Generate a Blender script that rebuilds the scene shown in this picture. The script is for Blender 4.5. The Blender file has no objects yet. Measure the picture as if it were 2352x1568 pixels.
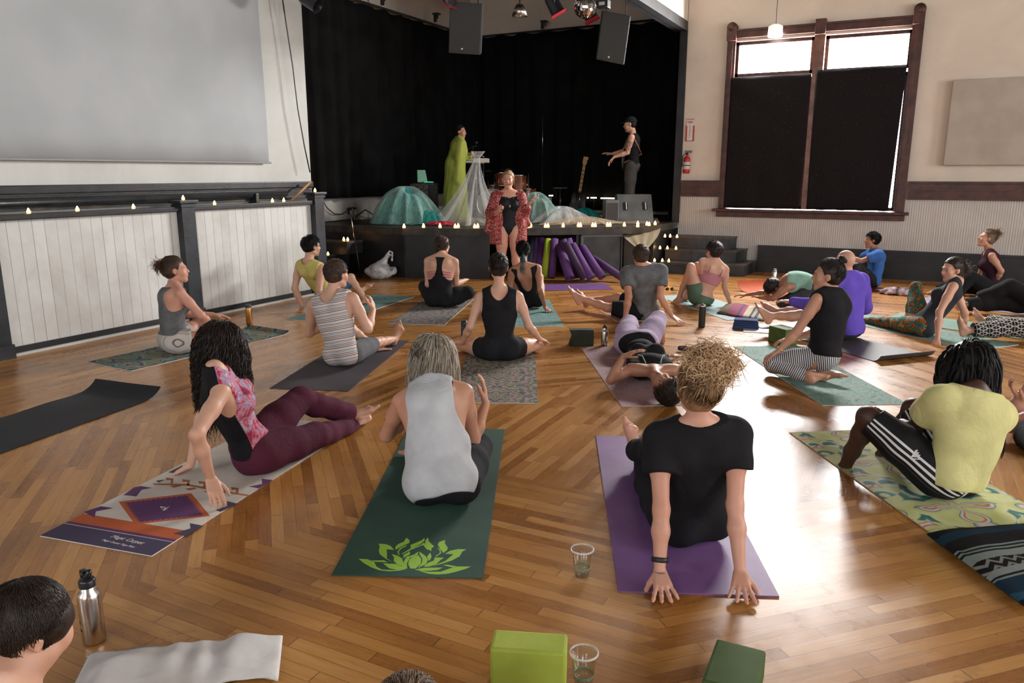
import bpy, bmesh, math, random
import numpy as np
from mathutils import Vector, Matrix

scene = bpy.context.scene
# ------------------------------------------------------------------ camera
W_, H_ = 2352, 1568
FPX = 1745.0
PITCH, YAW, CAMH = math.radians(12.5), math.radians(27.0), 1.58
cam_d = bpy.data.cameras.new('camera')
cam = bpy.data.objects.new('camera', cam_d)
scene.collection.objects.link(cam)
cam.location = (0, 0, CAMH)
cam.rotation_euler = (math.radians(90) - PITCH, 0, YAW)
cam_d.sensor_width = 36.0
cam_d.lens = 36.0 * FPX / W_
cam_d.clip_start = 0.05
cam_d.clip_end = 200
scene.camera = cam
scene.view_settings.view_transform = 'Standard'
scene.view_settings.look = 'None'
scene.view_settings.gamma = 1.0
scene.view_settings.exposure = 0.0
scene.view_settings.use_curve_mapping = False
try:
    scene.cycles.max_bounces = 8
    scene.cycles.diffuse_bounces = 4
    scene.cycles.transparent_max_bounces = 24
    scene.cycles.sample_clamp_indirect = 4.0
    scene.cycles.sample_clamp_direct = 12.0
    scene.cycles.use_denoising = True
    scene.cycles.caustics_reflective = False
    scene.cycles.caustics_refractive = False
except Exception:
    pass

# ------------------------------------------------------------------ daylight outside
world = bpy.data.worlds.new('world')
scene.world = world
world.use_nodes = True
_n, _l = world.node_tree.nodes, world.node_tree.links
_bg = _n['Background']
_tc = _n.new('ShaderNodeTexCoord'); _dp = _n.new('ShaderNodeVectorMath'); _dp.operation = 'DOT_PRODUCT'
_dp.inputs[1].default_value = (-0.05, 0.95, 0.3)
_l.new(_tc.outputs['Generated'], _dp.inputs[0])
_mr = _n.new('ShaderNodeMapRange'); _mr.inputs['From Min'].default_value = 0.3; _mr.inputs['From Max'].default_value = 1.0
_mr.inputs['To Min'].default_value = 5.0; _mr.inputs['To Max'].default_value = 26.0
_l.new(_dp.outputs['Value'], _mr.inputs['Value'])
_bg.inputs['Color'].default_value = (0.98, 0.97, 1.0, 1)
_l.new(_mr.outputs['Result'], _bg.inputs['Strength'])

def window_light(loc, rot, sx, sy, power, color):
    """Daylight entering at one window opening."""
    d = bpy.data.lights.new('window_daylight', 'AREA'); d.shape = 'RECTANGLE'; d.size = sx; d.size_y = sy
    d.energy = power; d.color = color
    o = bpy.data.objects.new('window_daylight', d); scene.collection.objects.link(o)
    o.location = loc; o.rotation_euler = rot
    return o
# front-wall transoms (in the picture), then the windows of the right wall and of the wall behind the camera
FRONT_P, RIGHT_P, BACK_P = 900, 180, 68
window_light((-1.40, 12.97, 3.33), (math.radians(-90), 0, 0), 2.3, 0.45, FRONT_P, (1, .97, .95))
for _y in (1.0, 5.0, 9.0):
    window_light((7.45, _y, 2.6), (0, math.radians(90), 0), 2.4, 1.9, RIGHT_P, (1.0, .985, .97))
for _x in (-5.0, -1.0, 3.0):
    window_light((_x, -3.95, 2.8), (math.radians(90), 0, 0), 1.9, 2.4, BACK_P, (.82, .93, 1.0))

# ------------------------------------------------------------------ measuring helpers
_s, _c = math.sin(YAW), math.cos(YAW)
FW = np.array([-_s * math.cos(PITCH), _c * math.cos(PITCH), -math.sin(PITCH)])
RT = np.array([_c, _s, 0.0]); UPV = np.cross(RT, FW)
F0 = np.array([-_s, _c, 0.0]); Z3 = np.array([0, 0, 1.0]); ORG = np.array([0, 0, CAMH])
def ray(x, y): return FW + RT * (x - W_ / 2) / FPX - UPV * (y - H_ / 2) / FPX
def at(x, y, z=0.0):
    d = ray(x, y); return ORG + d * ((z - CAMH) / d[2])
def on(x, y, axis, k):
    d = ray(x, y); return ORG + d * ((k - ORG[axis]) / d[axis])
def adir(a):
    a = math.radians(a); return F0 * math.cos(a) + RT * math.sin(a)
def aright(a):
    a = math.radians(a); return RT * math.cos(a) - F0 * math.sin(a)
def nrm(v):
    v = np.asarray(v, float); return v / max(1e-9, np.linalg.norm(v))

# ------------------------------------------------------------------ object helpers
def tag(o, label=None, cat=None, group=None, kind=None):
    if label: o['label'] = label
    if cat: o['category'] = cat
    if group: o['group'] = group
    if kind: o['kind'] = kind
    return o
def link(o, parent=None):
    scene.collection.objects.link(o)
    if parent is not None: o.parent = parent
    return o
def empty(name, loc, rz=0.0, **k):
    o = bpy.data.objects.new(name, None); link(o); o.location = loc; o.rotation_euler = (0, 0, rz)
    o.empty_display_size = 0.1
    return tag(o, **k)
def mesh_np(name, V, Fq, mats, parent=None, smooth=True, midx=None, attrs=None):
    """V (n,3), Fq (m,4) quads or list of faces."""
    me = bpy.data.meshes.new(name)
    V = np.asarray(V, np.float32)
    if isinstance(Fq, np.ndarray):
        k = Fq.shape[1]
        me.vertices.add(len(V)); me.vertices.foreach_set('co', V.ravel())
        me.loops.add(Fq.size); me.loops.foreach_set('vertex_index', Fq.astype(np.int32).ravel())
        me.polygons.add(len(Fq)); me.polygons.foreach_set('loop_start', np.arange(0, Fq.size, k, dtype=np.int32))
        me.polygons.foreach_set('loop_total', np.full(len(Fq), k, np.int32))
    else:
        me.from_pydata([tuple(map(float, v)) for v in V], [], [tuple(map(int, f)) for f in Fq])
    if midx is not None: me.polygons.foreach_set('material_index', np.asarray(midx, np.int32))
    me.polygons.foreach_set('use_smooth', np.full(len(me.polygons), bool(smooth)))
    for m in (mats if isinstance(mats, (list, tuple)) else [mats]): me.materials.append(m)
    for an, (typ, dat) in (attrs or {}).items():
        a = me.attributes.new(an, typ, 'POINT')
        dat = np.asarray(dat, np.float32)
        a.data.foreach_set('color' if typ == 'FLOAT_COLOR' else ('vector' if typ == 'FLOAT_VECTOR' else 'value'), dat.ravel())
    me.update(calc_edges=True); me.validate()
    o = bpy.data.objects.new(name, me)
    return link(o, parent)

class MB:
    """Collects boxes, tubes, lathes and prisms, then links them as ONE mesh object."""
    def __init__(s): s.v = []; s.f = []; s.m = []; s.sm = []
    def add(s, V, F, mi=0, smooth=False):
        b = len(s.v); s.v += [tuple(map(float, v)) for v in V]; s.f += [tuple(b + i for i in f) for f in F]
        s.m += [mi] * len(F); s.sm += [smooth] * len(F); return s
    def box(s, c, size, mi=0, R=None, bev=0.0):
        c = np.array(c, float); h = np.array(size, float) / 2
        if bev <= 0:
            V = [np.array([x, y, z]) * h for x in (-1, 1) for y in (-1, 1) for z in (-1, 1)]
            F = [(0, 1, 3, 2), (4, 6, 7, 5), (0, 4, 5, 1), (2, 3, 7, 6), (0, 2, 6, 4), (1, 5, 7, 3)]
        else:
            bm = bmesh.new(); bmesh.ops.create_cube(bm, size=2.0)
            for v in bm.verts: v.co = Vector((v.co.x * h[0], v.co.y * h[1], v.co.z * h[2]))
            bmesh.ops.bevel(bm, geom=list(bm.edges), offset=bev, segments=2, affect='EDGES', profile=.6)
            V = [np.array(v.co) for v in bm.verts]; F = [tuple(v.index for v in f.verts) for f in bm.faces]; bm.free()
        if R is not None: V = [np.asarray(R) @ v for v in V]
        return s.add([v + c for v in V], F, mi, False)
    def tube(s, pts, r, n=8, mi=0, cap=True, smooth=True):
        pts = [np.array(p, float) for p in pts]; K = len(pts)
        rs = r if isinstance(r, (list, tuple, np.ndarray)) else [r] * K
        V = []; up = None
        for i, p in enumerate(pts):
            t = nrm(pts[min(i + 1, K - 1)] - pts[max(i - 1, 0)])
            if up is None:
                up = np.array([0, 0, 1.0]) if abs(t[2]) < .9 else np.array([1.0, 0, 0])
            a = nrm(np.cross(t, up)); up = np.cross(a, t); b = nrm(up)
            for j in range(n):
                q = 2 * math.pi * j / n; V.append(p + (a * math.cos(q) + b * math.sin(q)) * rs[i])
        F = [(i * n + j, i * n + (j + 1) % n, (i + 1) * n + (j + 1) % n, (i + 1) * n + j) for i in range(K - 1) for j in range(n)]
        if cap: F += [tuple(range(n - 1, -1, -1)), tuple((K - 1) * n + j for j in range(n))]
        return s.add(V, F, mi, smooth)
    def lathe(s, prof, c=(0, 0, 0), n=24, mi=0, R=None, smooth=True):
        """prof: list of (r, z)."""
        V = []; c = np.array(c, float)
        for r, z in prof:
            for j in range(n):
                q = 2 * math.pi * j / n; v = np.array([r * math.cos(q), r * math.sin(q), z])
                V.append((np.asarray(R) @ v if R is not None else v) + c)
        K = len(prof)
        F = [(i * n + j, i * n + (j + 1) % n, (i + 1) * n + (j + 1) % n, (i + 1) * n + j) for i in range(K - 1) for j in range(n)]
        return s.add(V, F, mi, smooth)
    def prism(s, poly, z0, z1, mi=0, top_mi=None):
        n = len(poly); V = [(x, y, z0) for x, y in poly] + [(x, y, z1) for x, y in poly]
        s.add(V, [tuple(range(n - 1, -1, -1))] + [(i, (i + 1) % n, n + (i + 1) % n, n + i) for i in range(n)], mi)
        b = len(s.v) - 2 * n; s.f.append(tuple(b + n + i for i in range(n))); s.m.append(mi if top_mi is None else top_mi); s.sm.append(False)
        return s
    def quad(s, pts, mi=0): return s.add(pts, [tuple(range(len(pts)))], mi)
    def build(s, name, mats, parent=None):
        me = bpy.data.meshes.new(name); me.from_pydata(s.v, [], s.f)
        for m in (mats if isinstance(mats, (list, tuple)) else [mats]): me.materials.append(m)
        me.polygons.foreach_set('material_index', np.array(s.m, np.int32)); me.polygons.foreach_set('use_smooth', np.array(s.sm))
        me.update(); o = bpy.data.objects.new(name, me); return link(o, parent)
def Rz(a): return np.array([[math.cos(a), -math.sin(a), 0], [math.sin(a), math.cos(a), 0], [0, 0, 1.0]])
def frame(x, y, z): return np.array([x, y, z]).T
def copy_tree(o, parent=None, loc=None):
    c = o.copy(); scene.collection.objects.link(c)
    if parent is not None: c.parent = parent
    for ch in [q for q in bpy.data.objects if q.parent == o and q != c]: copy_tree(ch, c)
    if loc is not None: c.location = loc
    return c

# ------------------------------------------------------------------ materials
MATS = {}
class NT:
    def __init__(s, m): s.t = m.node_tree; s.N = s.t.nodes; s.L = s.t.links
    def n(s, typ, **k):
        q = s.N.new('ShaderNode' + typ)
        for a, b in k.items(): setattr(q, a, b)
        return q
    def set(s, q, i, v):
        if isinstance(v, bpy.types.NodeSocket): s.L.new(v, q.inputs[i])
        else: q.inputs[i].default_value = v
    def math(s, op, a, b=0.0, c=0.0):
        q = s.n('Math', operation=op); s.set(q, 0, a); s.set(q, 1, b)
        if len(q.inputs) > 2: s.set(q, 2, c)
        return q.outputs[0]
    def vmath(s, op, a, b=(0, 0, 0)):
        q = s.n('VectorMath', operation=op); s.set(q, 0, a)
        if op == 'SCALE': s.set(q, 3, b)
        else: s.set(q, 1, b)
        return q.outputs['Value'] if op in ('DOT_PRODUCT', 'LENGTH') else q.outputs[0]
    def mix(s, f, a, b):
        q = s.n('Mix', data_type='RGBA'); s.set(q, 0, f); s.set(q, 6, a); s.set(q, 7, b); return q.outputs[2]
    def fmix(s, f, a, b):
        q = s.n('Mix', data_type='FLOAT'); s.set(q, 0, f); s.set(q, 2, a); s.set(q, 3, b); return q.outputs[0]
    def sep(s, v):
        q = s.n('SeparateXYZ'); s.set(q, 0, v); return q.outputs
    def comb(s, x, y, z):
        q = s.n('CombineXYZ'); s.set(q, 0, x); s.set(q, 1, y); s.set(q, 2, z); return q.outputs[0]
    def noise(s, v=None, scale=5.0, detail=2.0, rough=.5, dist=0.0):
        q = s.n('TexNoise'); q.inputs['Scale'].default_value = scale; q.inputs['Detail'].default_value = detail
        q.inputs['Roughness'].default_value = rough; q.inputs['Distortion'].default_value = dist
        if v is not None: s.L.new(v, q.inputs['Vector'])
        return q.outputs['Fac']
    def ramp(s, f, stops, interp='LINEAR'):
        q = s.n('ValToRGB'); q.color_ramp.interpolation = interp; e = q.color_ramp.elements
        while len(e) > 1: e.remove(e[-1])
        e[0].position = stops[0][0]; e[0].color = c4(stops[0][1])
        for p, c in stops[1:]:
            x = e.new(p); x.color = c4(c)
        s.set(q, 0, f); return q.outputs[0]
    def obj(s): return s.n('TexCoord').outputs['Object']
    def attr(s, nme, vec=True):
        q = s.n('Attribute', attribute_name=nme); return q.outputs['Vector' if vec else 'Fac']
    def bump(s, h, dist=.002, st=.5):
        q = s.n('Bump'); q.inputs['Distance'].default_value = dist; q.inputs['Strength'].default_value = st; s.set(q, 'Height', h); return q.outputs[0]
def c4(c):
    if isinstance(c, (int, float)): c = (c, c, c)
    return (c[0], c[1], c[2], 1.0)
def mat(name, col=(.5, .5, .5), rough=.6, metal=0.0, spec=.5, fn=None, **inp):
    if name in MATS: return MATS[name]
    m = bpy.data.materials.new(name); m.use_nodes = True; MATS[name] = m
    b = m.node_tree.nodes['Principled BSDF']
    b.inputs['Base Color'].default_value = c4(col); b.inputs['Roughness'].default_value = rough
    b.inputs['Metallic'].default_value = metal; b.inputs['Specular IOR Level'].default_value = spec
    for k, v in inp.items(): b.inputs[k.replace('_', ' ')].default_value = v
    if fn: fn(NT(m), b)
    return m
def vary(c1, c2, scale=6, bump=0.0, bscale=60, detail=3):
    """two-tone procedural variation with a fine bump"""
    def fn(t, b):
        f = t.noise(t.obj(), scale, detail)
        t.L.new(t.ramp(f, [(.35, c1), (.65, c2)]), b.inputs['Base Color'])
        if bump: t.L.new(t.bump(t.noise(t.obj(), bscale, 3), bump, .6), b.inputs['Normal'])
    return fn
def fabric(name, col, rough=.9, k=.82, wr=.004, **kw):
    """plain woven cloth: slight tone variation and soft wrinkle bump"""
    c = np.array(col)
    return mat(name, col, rough, spec=.2, fn=lambda t, b: _fab(t, b, c, k, wr), **kw)
def _fab(t, b, c, k, wr):
    o = t.obj(); f = t.noise(o, 9, 3)
    t.L.new(t.ramp(f, [(.3, tuple(c * k)), (.7, tuple(c))]), b.inputs['Base Color'])
    h = t.math('ADD', t.noise(o, 22, 2, .5, 1.2), t.math('MULTIPLY', t.noise(o, 400, 1), .12))
    t.L.new(t.bump(h, wr, .7), b.inputs['Normal'])
def emit(name, col, st):
    if name in MATS: return MATS[name]
    m = bpy.data.materials.new(name); m.use_nodes = True; MATS[name] = m
    b = m.node_tree.nodes['Principled BSDF']; b.inputs['Base Color'].default_value = c4(col)
    b.inputs['Emission Color'].default_value = c4(col); b.inputs['Emission Strength'].default_value = st
    return m
def clear(name, tint=(1, 1, 1), gloss=.12, rough=.03, ior=1.45):
    """thin clear plastic or pane glass: see-through with a Fresnel sheen"""
    if name in MATS: return MATS[name]
    m = bpy.data.materials.new(name); m.use_nodes = True; MATS[name] = m; t = NT(m)
    t.N.remove(t.N['Principled BSDF']); out = t.N['Material Output']
    tr = t.n('BsdfTransparent'); tr.inputs[0].default_value = c4(tint)
    gl = t.n('BsdfGlossy'); gl.inputs['Roughness'].default_value = rough
    fr = t.n('LayerWeight'); fr.inputs[0].default_value = .5
    mx = t.n('MixShader'); t.L.new(t.math('ADD', t.math('MULTIPLY', t.math('POWER', fr.outputs['Facing'], 3.0), .55), gloss * .35), mx.inputs[0])
    t.L.new(tr.outputs[0], mx.inputs[1]); t.L.new(gl.outputs[0], mx.inputs[2]); t.L.new(mx.outputs[0], out.inputs[0])
    return m
def sheer(name, col, dens=.5, scale=30):
    """tulle netting: open weave, partly see-through"""
    if name in MATS: return MATS[name]
    m = mat(name, col, .9, spec=.1); t = NT(m); b = t.N['Principled BSDF']
    f = t.noise(t.obj(), scale * .35, 3, .6, .8)
    lw = t.n('LayerWeight'); lw.inputs[0].default_value = .5
    a = t.math('ADD', t.math('MULTIPLY', f, dens * .9), t.math('ADD', t.math('MULTIPLY', t.math('POWER', lw.outputs['Facing'], 2.0), .35), dens * .25)); q = t.n('Clamp'); t.set(q, 0, a); t.L.new(q.outputs[0], b.inputs['Alpha'])
    return m
# ------------------------------------------------------------------ implicit-surface modelling (continuous bodies, hair volumes, cloth)
_rng = np.random.RandomState(7)
def C(a, b, ra, rb=None): return ('c', np.array(a, float), np.array(b, float), float(ra), float(ra if rb is None else rb))
def S(a, r): return C(a, a, r, r)
def E(c, R, r): return ('e', np.array(c, float), np.array(R, float), np.array(r, float))
def inflate(p, t):
    if p[0] == 'c': return ('c', p[1], p[2], p[3] + t, p[4] + t)
    return ('e', p[1], p[2], p[3] + t)
def p_eval(p, X):
    if p[0] == 'c':
        _, a, b, ra, rb = p; ba = b - a; l2 = float(ba @ ba)
        if l2 < 1e-10: return np.linalg.norm(X - a, axis=-1) - ra
        t = np.clip(((X - a) @ ba) / l2, 0, 1)
        D = X - a - t[..., None] * ba
        return np.sqrt((D * D).sum(-1)) - (ra + (rb - ra) * t)
    _, c, R, r = p
    q = (X - c) @ R
    k1 = np.sqrt(((q / r) ** 2).sum(-1)); k2 = np.sqrt(((q / (r * r)) ** 2).sum(-1)) + 1e-9
    return np.where(k1 < .05, -r.min(), k1 * (k1 - 1.0) / k2)
def p_bound(p):
    if p[0] == 'c': return (p[1] + p[2]) / 2, np.linalg.norm(p[1] - p[2]) / 2 + max(p[3], p[4])
    return p[1], float(p[3].max())
def smin(a, b, k):
    if k <= 0: return np.minimum(a, b)
    h = np.clip(.5 + .5 * (b - a) / k, 0, 1); return b + (a - b) * h - k * h * (1 - h)
def sines(X, freq, seed):
    r = np.random.RandomState(seed); o = np.zeros(X.shape[:-1], np.float32)
    for i in range(5):
        d = r.normal(size=3); d /= np.linalg.norm(d)
        d2 = r.normal(size=3); d2 /= np.linalg.norm(d2)
        o += np.sin(X @ (d * freq * (1 + .35 * i)) + 1.6 * np.sin(X @ (d2 * freq * .6)) + r.rand() * 6)
    return o / 5
# a group: dict(k=inner blend, P=[prims], ko=blend to the rest, sub=[(prim,k)], cuts=[f(X)->d])
def evaluate(groups, X, cb, rb, glob=None):
    """X (B,n,3); block centres cb (B,3), block radius rb"""
    tot = np.full(X.shape[:2], 1.0, np.float32)
    for g in groups:
        d = np.full(X.shape[:2], 1.0, np.float32); hit = np.zeros(len(X), bool)
        for p in g['P']:
            c, R = p_bound(p); m = np.linalg.norm(cb - c, axis=1) < R + rb + g['k'] + .03
            if not m.any(): continue
            hit |= m; d[m] = smin(d[m], p_eval(p, X[m]).astype(np.float32), g['k'])
        if not hit.any(): continue
        dh = d[hit]; Xh = X[hit]
        for p, k in g.get('sub', ()):
            dh = -smin(-dh, p_eval(p, Xh).astype(np.float32), k)
        for f in g.get('cuts', ()): dh = np.maximum(dh, f(Xh))
        tot[hit] = smin(tot[hit], dh.astype(np.float32), g['ko'])
    if glob is not None: tot = glob(X, tot).astype(np.float32)
    return tot
def polygonise(groups, vox, glob=None, pad=.02):
    lo = np.full(3, 1e9); hi = -lo
    for g in groups:
        for p in g['P']:
            c, R = p_bound(p); lo = np.minimum(lo, c - R); hi = np.maximum(hi, c + R)
    lo -= pad; hi += pad; bs = 8 * vox
    nb = np.ceil((hi - lo) / bs).astype(int) + 1
    I = np.stack(np.meshgrid(*[np.arange(k) for k in nb], indexing='ij'), -1).reshape(-1, 3)
    ctr = lo + (I + .5) * bs; hd = bs * .866
    keep = []
    for s in range(0, len(I), 40000):
        v = evaluate(groups, ctr[s:s + 40000, None, :], ctr[s:s + 40000], .05, glob)[:, 0]
        keep.append(np.abs(v) < hd * 1.35 + .012)
    I = I[np.concatenate(keep)]; ctr = lo + (I + .5) * bs
    g1 = np.arange(-1, 9); G = np.stack(np.meshgrid(g1, g1, g1, indexing='ij'), -1).reshape(-1, 3)
    KV = []; VV = []; KF = []; SF = []
    M = np.int64(1 << 20)
    def key(c): return (c[..., 0] * M + c[..., 1]) * M + c[..., 2]
    offs = np.array([(0, 0, 0), (1, 0, 0), (0, 1, 0), (1, 1, 0), (0, 0, 1), (1, 0, 1), (0, 1, 1), (1, 1, 1)])
    edges = [(0, 1), (2, 3), (4, 5), (6, 7), (0, 2), (1, 3), (4, 6), (5, 7), (0, 4), (1, 5), (2, 6), (3, 7)]
    for s in range(0, len(I), 600):
        Ib = I[s:s + 600]; gi = Ib[:, None, :] * 8 + G[None]
        X = (lo + gi * vox).astype(np.float32)
        v = evaluate(groups, X, ctr[s:s + 600], hd * 1.3, glob).reshape(-1, 10, 10, 10)
        ins = v < 0
        cs = [v[:, o[0]:o[0] + 9, o[1]:o[1] + 9, o[2]:o[2] + 9] for o in offs]
        si = sum((c < 0).astype(np.int8) for c in cs); act = (si > 0) & (si < 8)
        b, i, j, k = np.nonzero(act)
        if len(b):
            vals = np.stack([c[b, i, j, k] for c in cs], 1); acc = np.zeros((len(b), 3)); cnt = np.zeros(len(b))
            for e0, e1 in edges:
                a0, a1 = vals[:, e0], vals[:, e1]; cr = (a0 < 0) != (a1 < 0)
                t = np.where(cr, a0 / np.where(cr, a0 - a1, 1), 0)
                acc += np.where(cr[:, None], offs[e0] + t[:, None] * (offs[e1] - offs[e0]), 0); cnt += cr
            cell = Ib[b] * 8 + np.stack([i, j, k], 1) - 1
            KV.append(key(cell + 8)); VV.append(lo + (cell + acc / cnt[:, None]) * vox)
        for ax in range(3):
            sl = [slice(1, 9)] * 3; s2 = list(sl); s2[ax] = slice(2, 10)
            A = ins[(slice(None),) + tuple(sl)]; Bq = ins[(slice(None),) + tuple(s2)]
            b, i, j, k = np.nonzero(A != Bq)
            if not len(b): continue
            p = Ib[b] * 8 + np.stack([i, j, k], 1)
            e1 = np.zeros(3, int); e1[(ax + 1) % 3] = 1; e2 = np.zeros(3, int); e2[(ax + 2) % 3] = 1
            q = np.stack([key(p + 8), key(p - e1 + 8), key(p - e1 - e2 + 8), key(p - e2 + 8)], 1)
            fl = A[b, i, j, k]; q[~fl] = q[~fl][:, ::-1]
            KF.append(q)
    if not KV: return np.zeros((0, 3)), np.zeros((0, 4), int)
    KV = np.concatenate(KV); VV = np.concatenate(VV); KF = np.concatenate(KF)
    uk, ui = np.unique(KV, return_index=True); V = VV[ui]
    idx = np.searchsorted(uk, KF); idx = np.clip(idx, 0, len(uk) - 1)
    ok = (uk[idx] == KF).all(1)
    return V, idx[ok]
def smooth_mesh(V, Fq, it=1, lam=.5):
    for _ in range(it):
        acc = np.zeros_like(V); n = np.zeros(len(V))
        for a in range(4):
            b = (a + 1) % 4
            np.add.at(acc, Fq[:, a], V[Fq[:, b]]); np.add.at(acc, Fq[:, b], V[Fq[:, a]])
            np.add.at(n, Fq[:, a], 1); np.add.at(n, Fq[:, b], 1)
        V = V + lam * (acc / np.maximum(n, 1)[:, None] - V)
    return V
def sdf_obj(name, groups, vox, mats, parent=None, glob=None, attrs=None, local=None, smooth=1):
    V, Fq = polygonise(groups, vox, glob)
    if smooth and len(V): V = smooth_mesh(V, Fq, smooth, .45)
    at_ = attrs(V) if attrs and len(V) else None
    if local is not None: V = V - local
    return mesh_np(name, V, Fq, mats, parent, True, attrs=at_)

def strands(name, L, rad, mats, parent=None, local=None, sides=3, taper=True):
    """L: list of (K,3) polylines -> one mesh of thin tapered tubes with a 'rnd' attribute"""
    VV = []; FF = []; RR = []; off = 0
    byk = {}
    for i, p in enumerate(L): byk.setdefault(len(p), []).append(i)
    radv = np.broadcast_to(np.asarray(rad, float), (len(L),))
    for K, ids in byk.items():
        P = np.stack([L[i] for i in ids]); r = radv[ids]
        T = np.gradient(P, axis=1); T /= np.linalg.norm(T, axis=2, keepdims=True) + 1e-9
        ref = np.where(np.abs(T[:, :, 2:3]) < .9, np.array([0, 0, 1.0]), np.array([1.0, 0, 0]))
        A = np.cross(T, ref); A /= np.linalg.norm(A, axis=2, keepdims=True) + 1e-9; B = np.cross(T, A)
        s = np.linspace(0, 1, K); prof = (np.minimum(1, (1 - s) * 4 + .25) if taper else np.ones(K))
        rr = r[:, None] * prof[None]
        for j in range(sides):
            q = 2 * math.pi * j / sides
            VV.append((P + (A * math.cos(q) + B * math.sin(q)) * rr[..., None]))
        V = np.stack(VV[-sides:], 2).reshape(-1, 3); del VV[-sides:]; VV.append(V)
        n = len(ids); base = off + (np.arange(n)[:, None, None] * K + np.arange(K - 1)[None, :, None]) * sides
        j = np.arange(sides)[None, None]; j2 = (j + 1) % sides
        FF.append(np.stack([base + j, base + j2, base + sides + j2, base + sides + j], -1).reshape(-1, 4))
        RR.append(np.repeat(_rng.rand(n), K * sides)); off += n * K * sides
    V = np.concatenate(VV)
    if local is not None: V = V - local
    return mesh_np(name, V, np.concatenate(FF), mats, parent, True, attrs={'rnd': ('FLOAT', np.concatenate(RR))})
# ------------------------------------------------------------------ the hall
def st(o): o['kind'] = 'structure'; return o
def _floor(t, b):
    """concentric octagons of narrow maple strips around the middle of the dance floor"""
    o = t.obj(); s = t.sep(o); X = t.math('ADD', s[0], 1.47); Y = t.math('ADD', s[1], -4.4); w = .056
    best = None
    for k in range(4):
        a = math.radians(45 * k); u = t.math('ADD', t.math('MULTIPLY', X, math.cos(a)), t.math('MULTIPLY', Y, math.sin(a)))
        v = t.math('ADD', t.math('MULTIPLY', X, -math.sin(a)), t.math('MULTIPLY', Y, math.cos(a)))
        au = t.math('ABSOLUTE', u); sg = t.math('SIGN', u)
        q = t.math('FLOOR', t.math('DIVIDE', au, w)); qk = t.math('ADD', q, .1 * (k % 2))
        if best is None: best = [qk, au, t.math('MULTIPLY', v, sg), t.math('ADD', t.math('MULTIPLY', sg, 5.0), float(k))]
        else:
            g = t.math('GREATER_THAN', qk, best[0]); n = [qk, au, t.math('MULTIPLY', v, sg), t.math('ADD', t.math('MULTIPLY', sg, 5.0), float(k))]
            best = [t.fmix(g, best[i], n[i]) for i in range(4)]
    inn = t.math('LESS_THAN', best[0], .97 / w)
    best = [t.fmix(inn, best[0], t.math('FLOOR', t.math('DIVIDE', t.math('ADD', X, 60.0), w))), t.fmix(inn, best[1], t.math('ADD', X, 60.0)), t.fmix(inn, best[2], Y), t.fmix(inn, best[3], 20.0)]
    row = t.math('FLOOR', t.math('DIVIDE', best[1], w)); fu = t.math('FRACT', t.math('DIVIDE', best[1], w))
    wn = t.n('TexWhiteNoise', noise_dimensions='2D'); t.L.new(t.comb(row, best[3], 0.0), wn.inputs['Vector'])
    ln = t.math('ADD', t.math('DIVIDE', best[2], .72), t.math('MULTIPLY', wn.outputs['Value'], 7.0)); brd = t.math('FLOOR', ln); fv = t.math('FRACT', ln)
    w2 = t.n('TexWhiteNoise', noise_dimensions='3D'); t.L.new(t.comb(row, brd, best[3]), w2.inputs['Vector'])
    grain = t.noise(t.comb(t.math('MULTIPLY', best[1], 60.0), t.math('MULTIPLY', best[2], 4.0), w2.outputs['Value']), 1.0, 4, .6, .8)
    big = t.noise(o, .55, 3, .6)
    f = t.math('ADD', t.math('ADD', t.math('MULTIPLY', w2.outputs['Value'], .40), t.math('MULTIPLY', grain, .48)), t.math('MULTIPLY', big, .20))
    col = t.ramp(f, [(.22, (.18, .064, .012)), (.45, (.31, .128, .027)), (.66, (.42, .195, .048)), (.85, (.51, .275, .09))])
    gap = t.math('MAXIMUM', t.math('GREATER_THAN', t.math('ABSOLUTE', t.math('SUBTRACT', fu, .5)), .478), t.math('GREATER_THAN', t.math('ABSOLUTE', t.math('SUBTRACT', fv, .5)), .4965))
    scuff = t.noise(o, 2.2, 5, .7, 1.0)
    col = t.mix(t.math('MULTIPLY', t.math('GREATER_THAN', scuff, .62), .20), col, c4((.10, .045, .02)))
    col = t.mix(t.math('MULTIPLY', gap, .55), col, c4((.045, .018, .006)))
    t.L.new(col, b.inputs['Base Color'])
    r = t.math('ADD', t.math('MULTIPLY', t.noise(o, 6, 4, .7), .20), t.math('ADD', t.math('MULTIPLY', w2.outputs['Value'], .05), .17)); t.L.new(r, b.inputs['Roughness'])
    h = t.math('ADD', t.math('MULTIPLY', gap, -.6), t.math('ADD', t.math('MULTIPLY', t.noise(o, 9, 2), .5), t.math('MULTIPLY', w2.outputs['Value'], .35)))
    t.L.new(t.bump(h, .0030, .25), b.inputs['Normal'])
M_FLOOR = mat('octagon_strip_maple', (.35, .16, .05), .25, spec=.55, fn=_floor)
def _cream(c1, c2):
    def fn(t, b):
        o = t.obj(); n = t.noise(o, 1.1, 5, .65, .6); t.L.new(t.ramp(n, [(.3, c1), (.62, c2)]), b.inputs['Base Color'])
        t.L.new(t.bump(t.noise(o, 45, 4), .003, .35), b.inputs['Normal'])
    return fn
M_CREAM = mat('cream_plaster', (.70, .62, .52), .75, spec=.2, fn=_cream((.60, .53, .44), (.68, .605, .51)))
M_CREAMW = mat('white_plaster', (.66, .65, .60), .7, spec=.25, fn=_cream((.50, .51, .475), (.585, .60, .575)))
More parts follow.
